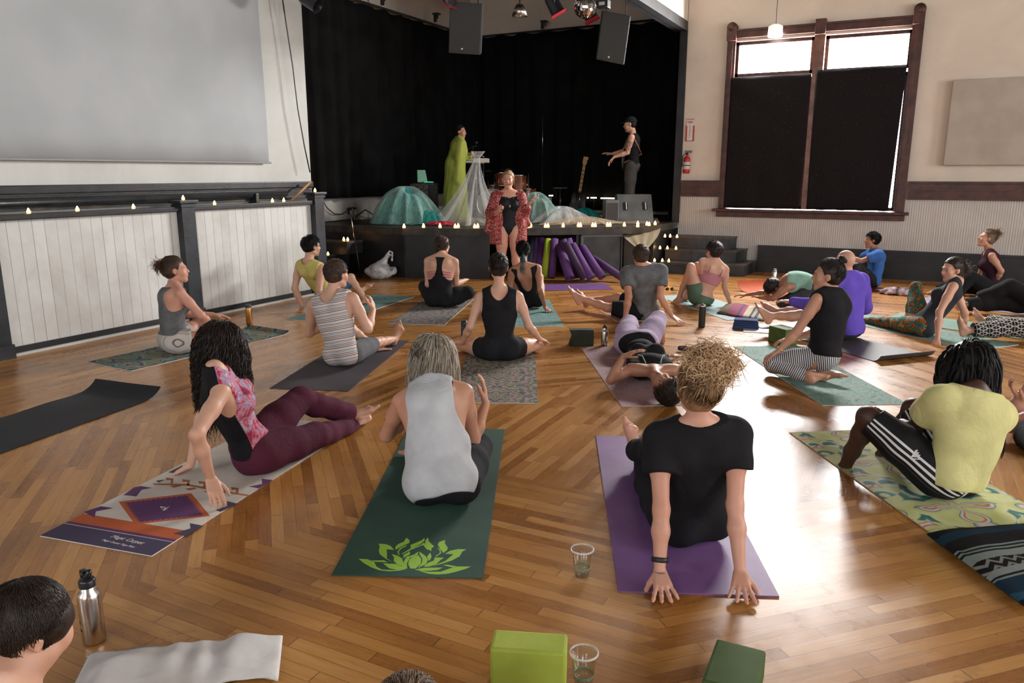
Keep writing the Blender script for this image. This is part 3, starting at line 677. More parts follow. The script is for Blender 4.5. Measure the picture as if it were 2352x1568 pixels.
class Body:
    def __init__(s, P):
        s.P = P; k = P.get('s', 1.0); s.k = k; az = P['az']; saz = P.get('saz', az); haz = P.get('haz', saz)
        s.g = P.get('w', 1.0)                                   # girth
        s.z0 = P.get('z0', .006); fem = P.get('fem', 1)
        s.pel = solve(None, 0, P['pel'], az) if not isinstance(P['pel'], np.ndarray) else P['pel']
        s.neck = solve(s.pel, P.get('tl', .50) * k, P['neck'], az)
        s.up = nrm(s.neck - s.pel)
        rv = P.get('rv'); sr = aright(saz) if rv is None else rv; hr = aright(az) if rv is None else rv
        s.sr = nrm(sr - s.up * (sr @ s.up)); s.sf = np.cross(s.up, s.sr)
        s.hr = nrm(hr - s.up * (hr @ s.up) * .6); s.hf = nrm(np.cross(s.up, s.hr))
        if P.get('hipflat'): s.hr = hr; s.hf = nrm(np.cross(Z3, hr))
        s.head = solve(s.neck, .215 * k, P['head'], saz)
        hp = math.radians(P.get('hp', 0)); roll = math.radians(P.get('hroll', 0))
        if 'hR' in P: s.HR = P['hR']
        else:
            f = adir(haz) * math.cos(hp) + Z3 * math.sin(hp); r = aright(haz)
            u = np.cross(r, f); r2 = r * math.cos(roll) + u * math.sin(roll); u2 = np.cross(r2, f); s.HR = frame(r2, f, u2)
        sw = (.168 if fem else .19) * k * P.get('sw', 1)
        shd = P.get('shd', .045) * k
        s.sh = {}; s.el = {}; s.wr = {}; s.fi = {}; s.hip = {}; s.kn = {}; s.an = {}; s.to = {}; s.pn = {}
        for sd, sg in (('L', -1), ('R', 1)):
            s.sh[sd] = s.neck + s.sr * sg * sw - s.up * (shd - P.get('shr' + sd, 0)) + s.sf * P.get('shf' + sd, 0)
            s.el[sd] = solve(s.sh[sd], .285 * k, P['el' + sd], az)
            s.wr[sd] = solve(s.el[sd], .245 * k, P['wr' + sd], az)
            s.fi[sd] = solve(s.wr[sd], .17 * k, P['fi' + sd], az)
            s.hip[sd] = s.pel + s.hr * sg * .088 * k + s.hf * .02 * k
            s.kn[sd] = solve(s.hip[sd], .42 * k, P['kn' + sd], az)
            s.an[sd] = solve(s.kn[sd], .41 * k, P['an' + sd], az)
            s.to[sd] = solve(s.an[sd], .20 * k, P['to' + sd], az)
            s.pn[sd] = P.get('pn' + sd)
        if P.get('dbg'):
            for a, b, L in ((s.pel, s.neck, .5), (s.sh['L'], s.el['L'], .285), (s.el['L'], s.wr['L'], .245), (s.sh['R'], s.el['R'], .285), (s.el['R'], s.wr['R'], .245),
                            (s.hip['L'], s.kn['L'], .42), (s.kn['L'], s.an['L'], .41), (s.hip['R'], s.kn['R'], .42), (s.kn['R'], s.an['R'], .41)):
                print('   len %.2f/%.2f' % (np.linalg.norm(b - a), L * k), end='')
            print()
        s.make()
    def make(s):
        k, g, fem = s.k, s.g, s.P.get('fem', 1); U, R, F, HRr, HF = s.up, s.sr, s.sf, s.hr, s.hf
        L = np.linalg.norm(s.neck - s.pel); sp = lambda t: s.pel + (s.neck - s.pel) * t + s.bow(t)
        B = frame(R, F, U); Bm = frame(nrm(R + HRr), nrm(np.cross(U, nrm(R + HRr))), U); Bh = frame(HRr, HF, np.cross(HRr, HF))
        hw = (1.06 if fem else .95) * g; ww = (.88 if fem else 1.0) * g * s.P.get('ww', 1); sw = (.92 if fem else 1.08) * g
        T = [E(sp(.03) + U * .02 * k, Bh, np.array([.152 * hw, .105 * g, .115]) * k),
             E(sp(.33), Bm, np.array([.132 * ww, .092 * g, .13]) * k),
             E(sp(.60), B, np.array([.138 * sw, .098 * g, .15]) * k),
             E(sp(.82), B, np.array([.150 * sw, .088 * g, .115]) * k)]
        for sg, sd in ((-1, 'L'), (1, 'R')):
            T.append(S(sp(.0) + HRr * sg * .078 * k - HF * .03 * k - U * .0, .093 * g * k))
            T.append(C(sp(.97) + R * sg * .03 * k, s.sh[sd] + (s.neck - s.sh[sd]) * .12, .046 * k, .048 * k * (1 if fem else 1.1)))
            T.append(C(s.neck + U * .045 * k + R * sg * .012 * k, s.sh[sd] + (s.neck - s.sh[sd]) * .30 + U * .01 * k, .036 * k, .036 * k))
            T.append(C(s.sh[sd] * .78 + sp(.8) * .22 - U * .05 * k, sp(.45) + R * sg * .07 * k, .050 * k * g, .05 * k * g))
            T.append(S(sp(.84) + R * sg * .075 * k - F * .045 * k, .055 * k))     # shoulder blade
            if fem and s.P.get('bust', 1): T.append(S(sp(.68) + R * sg * .068 * k + F * .075 * k, .060 * k))
        s.torso = T
        hc = s.head; H = s.HR; hp = lambda x, y, z: hc + (H @ np.array([x, y, z])) * k
        s.hp = hp; s.hk = k
        nb = s.neck - U * .01 * k + F * .0
        s.neckp = [C(nb, hp(0, -.028, -.055), .052 * k * (.90 if fem else 1.08), .047 * k * (.90 if fem else 1.10))]
        HK = lambda *r: np.array(r) * k
        s.headp = [E(hp(0, -.014, .03), H, HK(.074, .092, .087)), E(hp(0, .028, -.035), H, HK(.056, .062, .075)),
                   C(hp(0, .060, -.092), hp(0, .058, -.092), .024 * k), C(hp(.042, .0, -.062), hp(.008, .058, -.094), .021 * k, .018 * k),
                   C(hp(-.042, .0, -.062), hp(-.008, .058, -.094), .021 * k, .018 * k), E(hp(0, .070, .024), H, HK(.050, .022, .014)),
                   S(hp(.034, .056, -.024), .027 * k), S(hp(-.034, .056, -.024), .027 * k)]
        s.noseg = [C(hp(0, .084, .010), hp(0, .104, -.024), .0085 * k, .0115 * k), S(hp(.010, .094, -.029), .0085 * k), S(hp(-.010, .094, -.029), .0085 * k),
                   E(hp(0, .085, -.052), H, HK(.023, .013, .006)), E(hp(0, .083, -.063), H, HK(.020, .014, .0075))]
        s.sock = [(S(hp(.030, .098, .002), .017 * k), .012 * k), (S(hp(-.030, .098, .002), .017 * k), .012 * k)]
        s.eyes = [E(hp(sx * .030, .073, .002), H, HK(.0145, .013, .0105)) for sx in (-1, 1)]
        s.ears = []
        for sx in (-1, 1):
            s.ears += [E(hp(sx * .076, -.004, .0), H, HK(.008, .019, .030)), S(hp(sx * .073, .004, -.026), .009 * k), C(hp(sx * .081, -.014, -.012), hp(sx * .082, -.010, .020), .0065 * k)]
        s.arm = {}; s.hand = {}; s.leg = {}; s.foot = {}
        af = (.88 if fem else 1.05) * (g ** .5) * k
        for sd, sg in (('L', -1), ('R', 1)):
            sh, el, wr = s.sh[sd], s.el[sd], s.wr[sd]
            s.arm[sd] = [C(sh, sh + (el - sh) * .45, .053 * af, .047 * af), C(sh + (el - sh) * .4, el, .047 * af, .038 * af),
                         C(el, el + (wr - el) * .35, .038 * af, .040 * af), C(el + (wr - el) * .35, wr, .040 * af, .0255 * af)]
            s.hand[sd] = s.mkhand(sd, sg, wr)
            hip, kn, an = s.hip[sd], s.kn[sd], s.an[sd]; lg = k * (g ** .7) * (1.0 if fem else .97)
            d = nrm(kn - hip); sh_ = nrm(an - kn); bk = nrm(sh_ * -.2 - d) if np.dot(d, sh_) < .95 else -HF
            bk = nrm(bk - sh_ * (bk @ sh_))
            s.leg[sd] = [C(hip, hip + (kn - hip) * .5, .090 * lg, .076 * lg), C(hip + (kn - hip) * .5, kn, .076 * lg, .054 * lg),
                         C(kn, kn + (an - kn) * .30 + bk * .008 * k, .052 * lg, .051 * lg), C(kn + (an - kn) * .30 + bk * .008 * k, kn + (an - kn) * .65, .051 * lg, .040 * lg),
                         C(kn + (an - kn) * .65, an, .040 * lg, .032 * k)]
            s.foot[sd] = s.mkfoot(sd, kn, an, s.to[sd])
    def bow(s, t):
        return -s.sf * s.P.get('bow', .02) * s.k * math.sin(math.pi * min(1, max(0, t))) * 1.0
    def mkhand(s, sd, sg, W):
        k = s.k * (.93 if s.P.get('fem', 1) else 1.03); f = nrm(s.fi[sd] - W); n = s.pn[sd]
        if n is None: n = -Z3
        if isinstance(n, str): n = {'d': -Z3, 'u': Z3, 'f': s.sf, 'b': -s.sf, 'i': -s.sr * sg, 'o': s.sr * sg, 'c': -F0}[n]
        n = np.asarray(n, float); n = nrm(n - f * (n @ f)); th = np.cross(f, n) * sg       # toward the thumb
        curl = math.radians(s.P.get('curl' + sd, 18)); sprd = s.P.get('spr' + sd, .10)
        P = [];
        xs = [.029, .0105, -.0095, -.028]
        for i, x in enumerate(xs):
            a = W + f * .008 * k + th * x * .55 * k; kn = W + f * (.088 - (.004 if i in (0,) else 0) - (.010 if i == 3 else 0)) * k + th * x * k
            P.append(C(a, kn, .0155 * k, .0125 * k))
            d = nrm(f + th * (x / .029) * sprd); q = kn; Ls = [(.042, .026, .021), (.046, .029, .022), (.043, .027, .021), (.033, .020, .019)][i]
            rr = [.0098, .0090, .0082, .0072] if i < 3 else [.0088, .0080, .0074, .0066]
            for j in range(3):
                a_ = curl * (j * .9 + .35); dd = d * math.cos(a_) + n * math.sin(a_)
                e = q + dd * Ls[j] * k; P.append(C(q, e, rr[j] * k, rr[j + 1] * k)); q = e
        b = W + f * .022 * k + th * .020 * k + n * .004 * k
        m1 = b + nrm(f * .75 + th * .75 + n * .3) * .045 * k; m2 = m1 + nrm(f * .85 + th * .5 + n * .25) * .032 * k; m3 = m2 + nrm(f * .9 + th * .25 + n * .35) * .026 * k
        P += [C(b, m1, .0165 * k, .0125 * k), C(m1, m2, .0118 * k, .0105 * k), C(m2, m3, .0105 * k, .0085 * k)]
        s.nails = getattr(s, 'nails', [])
        return P
    def mkfoot(s, sd, kn, A, T):
        k = s.k * (.95 if s.P.get('fem', 1) else 1.05); f = nrm(T - A); u = nrm(kn - A); u = nrm(u - f * (u @ f)) if abs(u @ f) < .97 else nrm(Z3 - f * f[2])
        if s.P.get('fu' + sd) is not None: u = np.array(s.P['fu' + sd], float); u = nrm(u - f * (u @ f))
        sg = -1 if sd == 'L' else 1; r = np.cross(f, u)                # to the right of the foot
        inn = -r * sg
        P = [C(A, A - f * .035 * k - u * .040 * k, .036 * k, .031 * k), C(A - u * .005 * k, A + f * .085 * k - u * .045 * k, .036 * k, .026 * k),
             C(A - f * .03 * k - u * .046 * k, A + f * .10 * k - u * .055 * k - inn * .018 * k, .027 * k, .021 * k),
             C(A + f * .04 * k - u * .035 * k, A + f * .125 * k - u * .052 * k + inn * .022 * k, .026 * k, .024 * k),
             C(A + f * .11 * k - u * .055 * k - inn * .028 * k, A + f * .125 * k - u * .055 * k + inn * .02 * k, .019 * k, .020 * k)]
        for i in range(5):
            x = .030 - i * .0145; st = A + f * (.130 - i * .007) * k - u * .058 * k + inn * x * k
            P.append(C(st, st + f * (.048 - i * .006) * k - u * .004 * k, (.0135 if i == 0 else .0105 - i * .0006) * k, (.012 if i == 0 else .0088 - i * .0005) * k))
        return P
    # ------- field groups
    def body_groups(s):
        k = s.k
        G = [dict(k=.045 * k, P=s.torso, ko=.01), dict(k=.028 * k, P=s.neckp, ko=.022 * k),
             dict(k=.020 * k, P=s.headp, ko=.018 * k, sub=s.sock), dict(k=.008 * k, P=s.noseg, ko=.009 * k), dict(k=.002, P=s.eyes, ko=.003 * k), dict(k=.004 * k, P=s.ears, ko=.004 * k)]
        if s.P.get('onlyhead'): return G
        for sd in 'LR':
            G.append(dict(k=.022 * k, P=s.arm[sd], ko=.014 * k)); G.append(dict(k=.006 * k, P=s.hand[sd], ko=.010 * k))
            G.append(dict(k=.030 * k, P=s.leg[sd], ko=.014 * k)); G.append(dict(k=.009 * k, P=s.foot[sd], ko=.012 * k))
        return G
    def paint(s, V):
        """real skin colouring: lips, brows, eyes, ears, knuckles and soles"""
        n = len(V); out = np.zeros((n, 4), np.float32); k = s.k
        q = (V - s.head) @ s.HR / k
        def lay(m, c, a=1.0):
            a = np.clip(m, 0, 1)[:, None] * a; out[:, :3] = out[:, :3] * (1 - a) + np.array(c) * a; out[:, 3:] = np.maximum(out[:, 3:], a)
        base = np.array(SKIN[s.P['skin']]); out[:, :3] = base
        near = np.abs(q).max(1) < .16
        def blob(c, r, soft=.35): return near * np.clip((1 - np.sqrt((((q - c) / r) ** 2).sum(1))) / soft, 0, 1)
        red = base * np.array([.95, .62, .60])
        for sx in (-1, 1):
            lay(blob((sx * .078, -.004, 0), (.014, .026, .036), .8), base * np.array([1.0, .70, .66]), .8)
            lay(blob((sx * .036, .078, -.022), (.022, .03, .02), 1.0), red, .5)
        lay(blob((0, .098, -.0575), (.025, .018, .0115), .35), base * np.array([.80, .42, .42]))
        lay(blob((0, .10, -.0575), (.022, .02, .0016), .4), base * np.array([.35, .15, .15]))
        hc = np.array(s.P.get('brow', (.08, .05, .035)))
        for sx in (-1, 1):
            lay(blob((sx * .030, .084, .002), (.019, .024, .0115), .5), base * .55, .7)
            lay(blob((sx * .030, .086, .002), (.0145, .02, .0075), .3), (.50, .48, .46))
            lay(blob((sx * .030, .088, .002), (.0072, .02, .0078), .3), (.03, .02, .015))
            lay(blob((sx * .030, .088, .0095), (.018, .02, .0036), .6), (.02, .012, .01))
            lay(blob((sx * .031, .085, .0225), (.020, .02, .0045), .5), hc)
        if s.P.get('beard'):
            m = blob((0, .07, -.085), (.065, .07, .045), .5) * (1 - blob((0, .10, -.0575), (.022, .03, .010), .3)); lay(m, s.P['beard'], .8)
        if s.P.get('paintfn'): s.P['paintfn'](s, V, lay)
        return out
    # ------- garments
    def spine(s, X): return (X - s.pel) @ s.up / np.linalg.norm(s.neck - s.pel)
    def lcoord(s, V, chains):
        """cloth coordinates along the nearest body segment: across, round, along (metres)"""
        best = np.full(len(V), 1e9); out = np.zeros((len(V), 3), np.float32)
        for ci, ch in enumerate(chains):
            s0 = 0.0
            for a, b, x in ch:
                ba = b - a; L = np.linalg.norm(ba); d = ba / L; t = np.clip((V - a) @ d / L, 0, 1)
                q = V - a - (t * L)[:, None] * d; dist = np.linalg.norm(q, axis=1); m = dist < best
                x_ = nrm(x - d * (x @ d)); y_ = np.cross(d, x_)
                al = (V - a) @ d
                out[m] = np.stack([(q @ x_)[m], (q @ y_)[m], (al + s0)[m] + ci * 3.0], 1); best = np.minimum(best, dist); s0 += L
        return out
    def garment(s, name, m, parts, t=.008, hem=None, top=None, neckr=None, neckf=None, arm=None, racer=None, loose=0, noise=.004, freq=26, extra=None, vox=None, sleeve=.5, leg=(0, 1), parent=None, sub=(), glob=None, legt=None, cuts=()):
        k = s.k; G = []; tor = [inflate(p, t) for p in s.torso]
        cut = list(cuts)
        if hem is not None: cut.append(lambda X: (hem - s.spine(X)) * .5 * k)
        if top is not None: cut.append(lambda X: (s.spine(X) - top) * .5 * k)
        subs = list(sub)
        if neckr: subs.append((E(s.neck + s.up * .045 * k + s.sf * (neckf or .02) * k, frame(s.sr, s.sf, s.up), np.array(neckr) * k), .004))
        if arm:
            for sd, sg in (('L', -1), ('R', 1)):
                subs.append((E(s.sh[sd] + s.sr * sg * arm[0] * k - s.up * arm[1] * k, frame(s.sr, s.sf, s.up), np.array(arm[2:5]) * k), .006))
        if racer:
            for sg in (-1, 1):
                subs.append((E(s.pel + (s.neck - s.pel) * racer[1] + s.sr * sg * racer[0] * k - s.sf * .08 * k, frame(s.sr, s.sf, s.up), np.array(racer[2:5]) * k), .006))
        if 'torso' in parts: G.append(dict(k=.045 * k + loose, P=tor, ko=.008, cuts=cut, sub=subs))
        if 'hips' in parts: G.append(dict(k=.045 * k, P=[tor[0], tor[1]] + [tor[i] for i in (4, 9 + (1 if (s.P.get('fem', 1) and s.P.get('bust', 1)) else 0))], ko=.008, cuts=cut))
        if 'sleeves' in parts:
            for sd in 'LR':
                sh, el = s.sh[sd], s.el[sd]; d = nrm(el - sh); L = np.linalg.norm(el - sh)
                P_ = [inflate(p, t + .006 + loose * .5) for p in s.arm[sd][:2]]
                c_ = []
                if sleeve <= 1: c_ = [lambda X, sh=sh, d=d, L=L: (X - sh) @ d - L * sleeve]
                else: P_ += [inflate(p, t + .005 + loose * .4) for p in s.arm[sd][2:]]
                G.append(dict(k=.03 * k, P=P_, ko=.03 * k, cuts=c_))
        if 'legs' in parts:
            for sd in 'LR':
                tt = t if legt is None else legt
                Lg = [inflate(p, tt) for p in s.leg[sd]]; c_ = []
                if leg[1] < 1: # thigh only
                    hip, kn = s.hip[sd], s.kn[sd]; d = nrm(kn - hip); Lh = np.linalg.norm(kn - hip); Lg = [inflate(p, tt + .004) for p in s.leg[sd][:2]]
                    c_ = [lambda X, hip=hip, d=d, Lh=Lh: (X - hip) @ d - Lh * leg[1]]
                else:
                    kn, an = s.kn[sd], s.an[sd]; d = nrm(an - kn); Lh = np.linalg.norm(an - kn); e = leg[1] - 1
                    c_ = [lambda X, kn=kn, d=d, Lh=Lh: (X - kn) @ d - Lh * e]
                    if legt and legt > .012: Lg += [C(kn + (an - kn) * .5, an, .050 * k, .058 * k * (1 + 8 * (legt - .012)))]
                G.append(dict(k=.03 * k, P=Lg, ko=.012 * k, cuts=c_))
        if extra: G += extra
        if loose:
            G.insert(0, dict(k=.05, P=[E(s.pel + (s.neck - s.pel) * .48 + s.bow(.5), frame(s.sr, s.sf, s.up), np.array([.150 * s.g * (.93 if s.P.get('fem', 1) else 1.05) + loose, .100 * s.g + loose, .30]) * k), C(s.pel + (s.neck - s.pel) * .86 + s.sr * .09 * k, s.pel + (s.neck - s.pel) * .86 - s.sr * .09 * k, (.085 + loose * .5) * k)], ko=.05, cuts=cut, sub=subs))
        z0 = s.z0 + .001
        def gl(X, d):
            if noise: d = d + noise * .8 * sines(X * np.array([1, 1, .6]), freq * .8, sum(map(ord, name)) % 97 + 3)
            if glob is not None: d = glob(X, d)
            return np.maximum(d, z0 - X[..., 2])
        ch = [[(s.pel - s.up * .1, s.neck + s.up * .05, s.sr)]]
        if 'legs' in parts or 'hips' in parts: ch += [[(s.hip[q], s.kn[q], s.hr), (s.kn[q], s.an[q], s.hr)] for q in 'LR']
        if 'sleeves' in parts: ch += [[(s.sh[q], s.el[q], s.sf), (s.el[q], s.wr[q], s.sf)] for q in 'LR']
        return sdf_obj(name, G, vox or s.vox, m, s.obj, gl, attrs=lambda V: {'lc': ('FLOAT_VECTOR', s.lcoord(V, ch))}, local=s.org)
    def body(s, name='person'):
        d = np.linalg.norm(s.pel - ORG); s.vox = s.P.get('vox') or min(.0095, max(.0048, d * .0011))
        s.org = np.array([s.pel[0], s.pel[1], 0.0])
        z0 = s.z0 + .003
        o = sdf_obj(name, s.body_groups(), s.vox, skin('skin_' + s.P['skin'], SKIN[s.P['skin']]), None,
                    lambda X, dd: np.maximum(dd, z0 - X[..., 2]), attrs=lambda V: {'paint': ('FLOAT_COLOR', s.paint(V))}, local=s.org)
        o.location = s.org; s.obj = o
        tag(o, s.P['label'], 'person', 'people in the hall'); return o
    # ------- hair
    def hcap(s, name, m, t=.012, noise=.003, freq=60, low=-.055, front=.045, extra=None, vox=None, hair=None, back=None):
        """hair volume following the skull, open at the face"""
        k = s.k; hp = s.hp; H = s.HR
        cap = [E(hp(0, -.016, .032), H, np.array([.077 + t, .093 + t, .088 + t]) * k), E(hp(0, -.045, -.015), H, np.array([.066 + t * .6, .058 + t * .6, .06]) * k)]
        def facecut(X):
            q = (X - s.head) @ H / k
            return q[..., 1] - front - 1.3 * np.clip(q[..., 2] - .058, 0, .2) + np.clip(.06 - q[..., 2], 0, .2) * .42
        def lowcut(X):
            q = (X - s.head) @ H / k
            return (low + .0 - q[..., 2]) * .9 + np.clip(q[..., 1], -.05, .1) * .45
        def earcut(X):
            q = (X - s.head) @ H / k
            return -(np.sqrt(((np.abs(q[..., 0]) - .085) / .03) ** 2 + ((q[..., 1] - .008) / .026) ** 2 + ((q[..., 2] + .008) / .036) ** 2) - 1) * .02
        G = [dict(k=.02 * k, P=cap, ko=.01, cuts=[lambda X: np.maximum(np.maximum(facecut(X), lowcut(X)), earcut(X)) * k])]
        if extra: G += extra
        gl = (lambda X, d: d + noise * sines(X, freq, 11)) if noise else None
        return sdf_obj(name, G, vox or s.vox * .9, m, s.obj, gl, local=s.org, attrs=lambda V: {'rnd': ('FLOAT', (.5 + .5 * sines(V, 90, 5)))})
    def roots(s, n, low=-.05, front=.05, seed=1):
        r = np.random.RandomState(seed); out = []
        while len(out) < n:
            v = r.normal(size=3); v /= np.linalg.norm(v)
            x, y, z = v * [.082, .098, .094] + [0, -.015, .030]
            if y > front + 1.3 * max(0, z - .058) - max(0, .06 - z) * .42: continue
            if z < low + max(-.05, min(y, .1)) * .45: continue
            if abs(abs(x) - .085) < .03 and abs(y - .008) < .022 and abs(z + .008) < .03: continue
            out.append((x, y, z))
        return np.array(out)
    def gather(s, n, G, K=9, lift=.006, jit=.006, seed=1, low=-.05, front=.05, overshoot=.0):
        """strands combed over the skull to the knot at G (head coordinates)"""
        r = np.random.RandomState(seed); A = np.array([.082, .098, .094]); O = np.array([0, -.015, .030]); L = []
        Gd = nrm((np.array(G) - O) / A)
        for p in s.roots(n, low, front, seed):
            u = (p - O) / A; u /= np.linalg.norm(u); w = math.acos(np.clip(u @ Gd, -1, 1)); ph = r.rand() * 6.28; j = r.normal(size=3) * jit
            pts = []
            for t in np.linspace(0, 1, K):
                d = (math.sin((1 - t) * w) * u + math.sin(t * w) * Gd) / max(1e-3, math.sin(w)) if w > .05 else u
                q = O + d * A * (1 + (lift * math.sin(math.pi * t) + .012 * r.rand() * t) / .09) + j * math.sin(math.pi * t)
                if t > .99: q = np.array(G) + r.normal(size=3) * .008
                pts.append(s.hp(*q))
            L.append(np.array(pts))
        return L
    def fall(s, n, length, K=14, wave=.01, wfreq=40, curl=0.0, part=(0, .02, .13), out=.0, seed=1, low=-.05, front=.05, lenj=.15, back=0, grav=1.0, bodyr=0.0, spread=1.0):
        """loose strands: over the skull away from the parting, then down under gravity"""
        r = np.random.RandomState(seed); A = np.array([.080, .097, .092]); O = np.array([0, -.015, .030]); L = []
        down = s.HR.T @ (-Z3); k = s.k
        nb = s.HR.T @ (s.neck - s.head) / k
        for p in s.roots(n, low, front, seed):
            ln = length * (1 + lenj * r.normal()); st = ln / (K - 1); q = p.copy(); pts = []; v = nrm((p - np.array(part)) * [1, 1, .3]); ph = r.rand() * 6.28; ph2 = r.rand() * 6.28
            rad = 1.0 + r.rand() * .10 + out; wv = wave * (.6 + .8 * r.rand()); ax1 = nrm(r.normal(size=3)); 
            for i in range(K):
                u = (q - O) / A; d = np.linalg.norm(u); un = nrm(u / A)
                t = i / (K - 1)
                off = (ax1 * math.sin(ph + wfreq * i * st) + np.cross(ax1, down) * math.cos(ph + wfreq * i * st)) * wv * min(1, t * 3)
                pts.append(s.hp(*(q + off)))
                v = nrm(v * .72 + down * .42 * grav)
                nq = q + v * st
                u = (nq - O) / A; d = np.linalg.norm(u)
                if d < rad: nq = O + u / d * A * rad; v = nrm(nq - q)
                if nq[2] < -.05:      # keep clear of the neck
                    e = nq[:2] - np.array([0, -.02]); le = np.linalg.norm(e)
                    mr = .062 + bodyr * np.clip((-.10 - nq[2]) / .1, 0, 1)
                    if le < mr: nq[:2] = np.array([0, -.02]) + e / max(le, 1e-3) * mr
                if nq[1] > .055 and nq[2] < .06 and abs(nq[0]) < .06: nq[1] = .055; nq[0] = .062 * (1 if nq[0] > 0 else -1)
                q = nq
            L.append(np.array(pts))
        return L
    def puff(s, n, ctr, rad, K=10, curlr=.012, freq=8, seed=3, ln=.08):
        """springy curls radiating from a knot (head coordinates)"""
        r = np.random.RandomState(seed); L = []; ctr = np.array(ctr)
        for _ in range(n):
            d = r.normal(size=3); d /= np.linalg.norm(d); c0 = ctr + d * np.array(rad) * (.2 + .5 * r.rand())
            a = nrm(np.cross(d, r.normal(size=3))); b = np.cross(d, a); ph = r.rand() * 6.28; l = ln * (.6 + .7 * r.rand()); bend = r.normal(size=3) * .02 + s.HR.T @ (-Z3) * .02
            pts = []
            for t in np.linspace(0, 1, K):
                th = ph + t * freq; cr = curlr * (.5 + t)
                q = c0 + d * l * t * .8 + a * math.cos(th) * cr + b * math.sin(th) * cr + bend * t * t
                pts.append(s.hp(*q))
            L.append(np.array(pts))
        return L
    def crop(s, n, ln=.025, seed=2, low=-.055, front=.055, dirv=(0, .6, .5), up=.5, K=4, jit=.5):
        """short cut: brief tapered locks lying along the skull"""
        r = np.random.RandomState(seed); L = []; O = np.array([0, -.015, .030])
        crown = np.array([0.01, -.07, .11])
        for p in s.roots(n, low, front, seed):
            nn = nrm((p - O) / np.array([.082, .098, .094]) ** 2); tg = p - crown; tg = nrm(tg - nn * (tg @ nn)); tg = nrm(tg + r.normal(size=3) * jit); l = ln * (.7 + .6 * r.rand()) * (1.0 if p[2] > .03 else .6)
            pts = []
            for t in np.linspace(0, 1, K):
                q = p + tg * l * t; u = (q - O) / np.array([.082, .098, .094]); u = u / np.linalg.norm(u) * (1.085 + up * l * 9 * (t - .3 * t * t) + .035 * r.rand() * t); pts.append(s.hp(*(O + u * np.array([.082, .098, .094]))))
            L.append(np.array(pts))
        return L
    def strand(s, name, L, r, m, sides=3, taper=True): return strands(name, L, np.asarray(r) * s.k, m, s.obj, s.org, sides, taper)

def hair_mat(name, c1, c2, c3=None, rough=.45):
    def fn(t, b):
        q = t.attr('rnd', False); n = t.noise(t.obj(), 30, 2)
        st = [(.0, c1), (.55, c2)] + ([(1.0, c3)] if c3 else [])
        t.L.new(t.ramp(t.math('ADD', t.math('MULTIPLY', q, .7), t.math('MULTIPLY', n, .35)), st), b.inputs['Base Color'])
        t.L.new(t.bump(t.noise(t.obj(), 260, 2), .002, .6), b.inputs['Normal'])
    return mat(name, c2, rough, spec=.35 if c2[0] > .012 else .12, fn=fn)
def seat(x, yb, h=.105, back=.12): return at(x, yb, 0.0) + F0 * back + Z3 * h
CAST = {}
def who(key, **P): CAST[key] = P
who('silver', skin='light', az=14, saz=5, ww=1.30, w=1.04, s=.98, pel=seat(1010, 1180), neck=(992, 893, '+'), head=(996, 822, '+'), haz=3, hp=-4,
    elL=(888, 1000, '+'), wrL=('o', .20, .10, .10), fiL=('o', .05, .10, .10), elR=(1086, 1012, '+'), wrR=('o', .18, .02, .15), fiR=('o', .06, -.03, .14), pnL='i', pnR='i',
    knL=('o', .38, -.08, .06), anL=('o', .20, .10, -.10), toL=('o', .15, .0, .03), knR=(1100, 1026, '+'), anR=('o', .08, -.34, -.06), toR=('o', .05, -.14, .0),
    label='person with shoulder-length grey hair in a pale grey tank top, seen from behind')
who('blonde', skin='pink', az=-14, saz=0, haz=4, hp=6, s=1.0, w=.90, sw=.94, ww=1.1, pel=seat(1602, 1268), neck=(1604, 984, '-'), tl=.49, head=(1603, 896, '='), shd=.040,
    elL=(1519, 1170, '-'), wrL=(1515, 1312, .055), fiL=(1533, 1386, .012), elR=(1688, 1170, '-'), wrR=(1700, 1314, .055), fiR=(1704, 1388, .012), curlL=4, curlR=4, sprL=.34, sprR=.34,
    knL=(1492, 1112, '+'), anL=(1482, 1060, '+'), toL=(1476, 996, '='), knR=('o', .40, -.04, .13), anR=('o', .38, .02, -.13), toR=('o', .04, .0, .19),
    label='person with a curly blonde topknot and black t-shirt leaning back on both hands')
who('dread', skin='dark', fem=0, az=-34, saz=-14, haz=-22, hp=-8, s=.98, w=1.02, ww=1.2, pel=seat(2205, 1158), neck=(2236, 910, '='), head=(2220, 842, '+'), shd=.065, bow=.05,
    elL=(2098, 985, '+'), wrL=(2030, 975, '+'), fiL=('o', .14, .02, .0), elR=(2165, 1010, '+'), wrR=('o', .20, -.08, .02), fiR=('o', .14, -.02, .0), pnL='i', pnR='i',
    knL=(1985, 950, '+'), anL=('o', .16, .10, -.36), toL=('o', .19, .0, -.03), knR=('o', .30, .12, .24), anR=('o', .16, .03, -.33), toR=('o', .18, .03, -.03),
    label='person with dark dreadlocks in a pale yellow t-shirt hugging the knees')
who('floral', skin='pale', shrR=.028, az=66, saz=72, haz=20, hp=0, s=1.0, w=.93, pel=seat(572, 1092), neck=(500, 862, '-'), head=(510, 795, '+'), shdummy=0,
    elR=(452, 998, '-'), wrR=(484, 1098, .13), fiR=(505, 1165, .02), pnR='d', curlR=20, elL=(446, 1012, '='), wrL=(437, 1068, .06), fiL=(405, 1085, .012), curlL=6,
    knL=(690, 915, '+'), anL=(806, 952, '+'), toL=(858, 912, '='), fuL=(0, 0, .3), knR=(726, 1000, '+'), anR=(812, 985, '+'), toR=(850, 930, '='),
    label='person with long dark curly hair, floral and black tank top and maroon trousers')
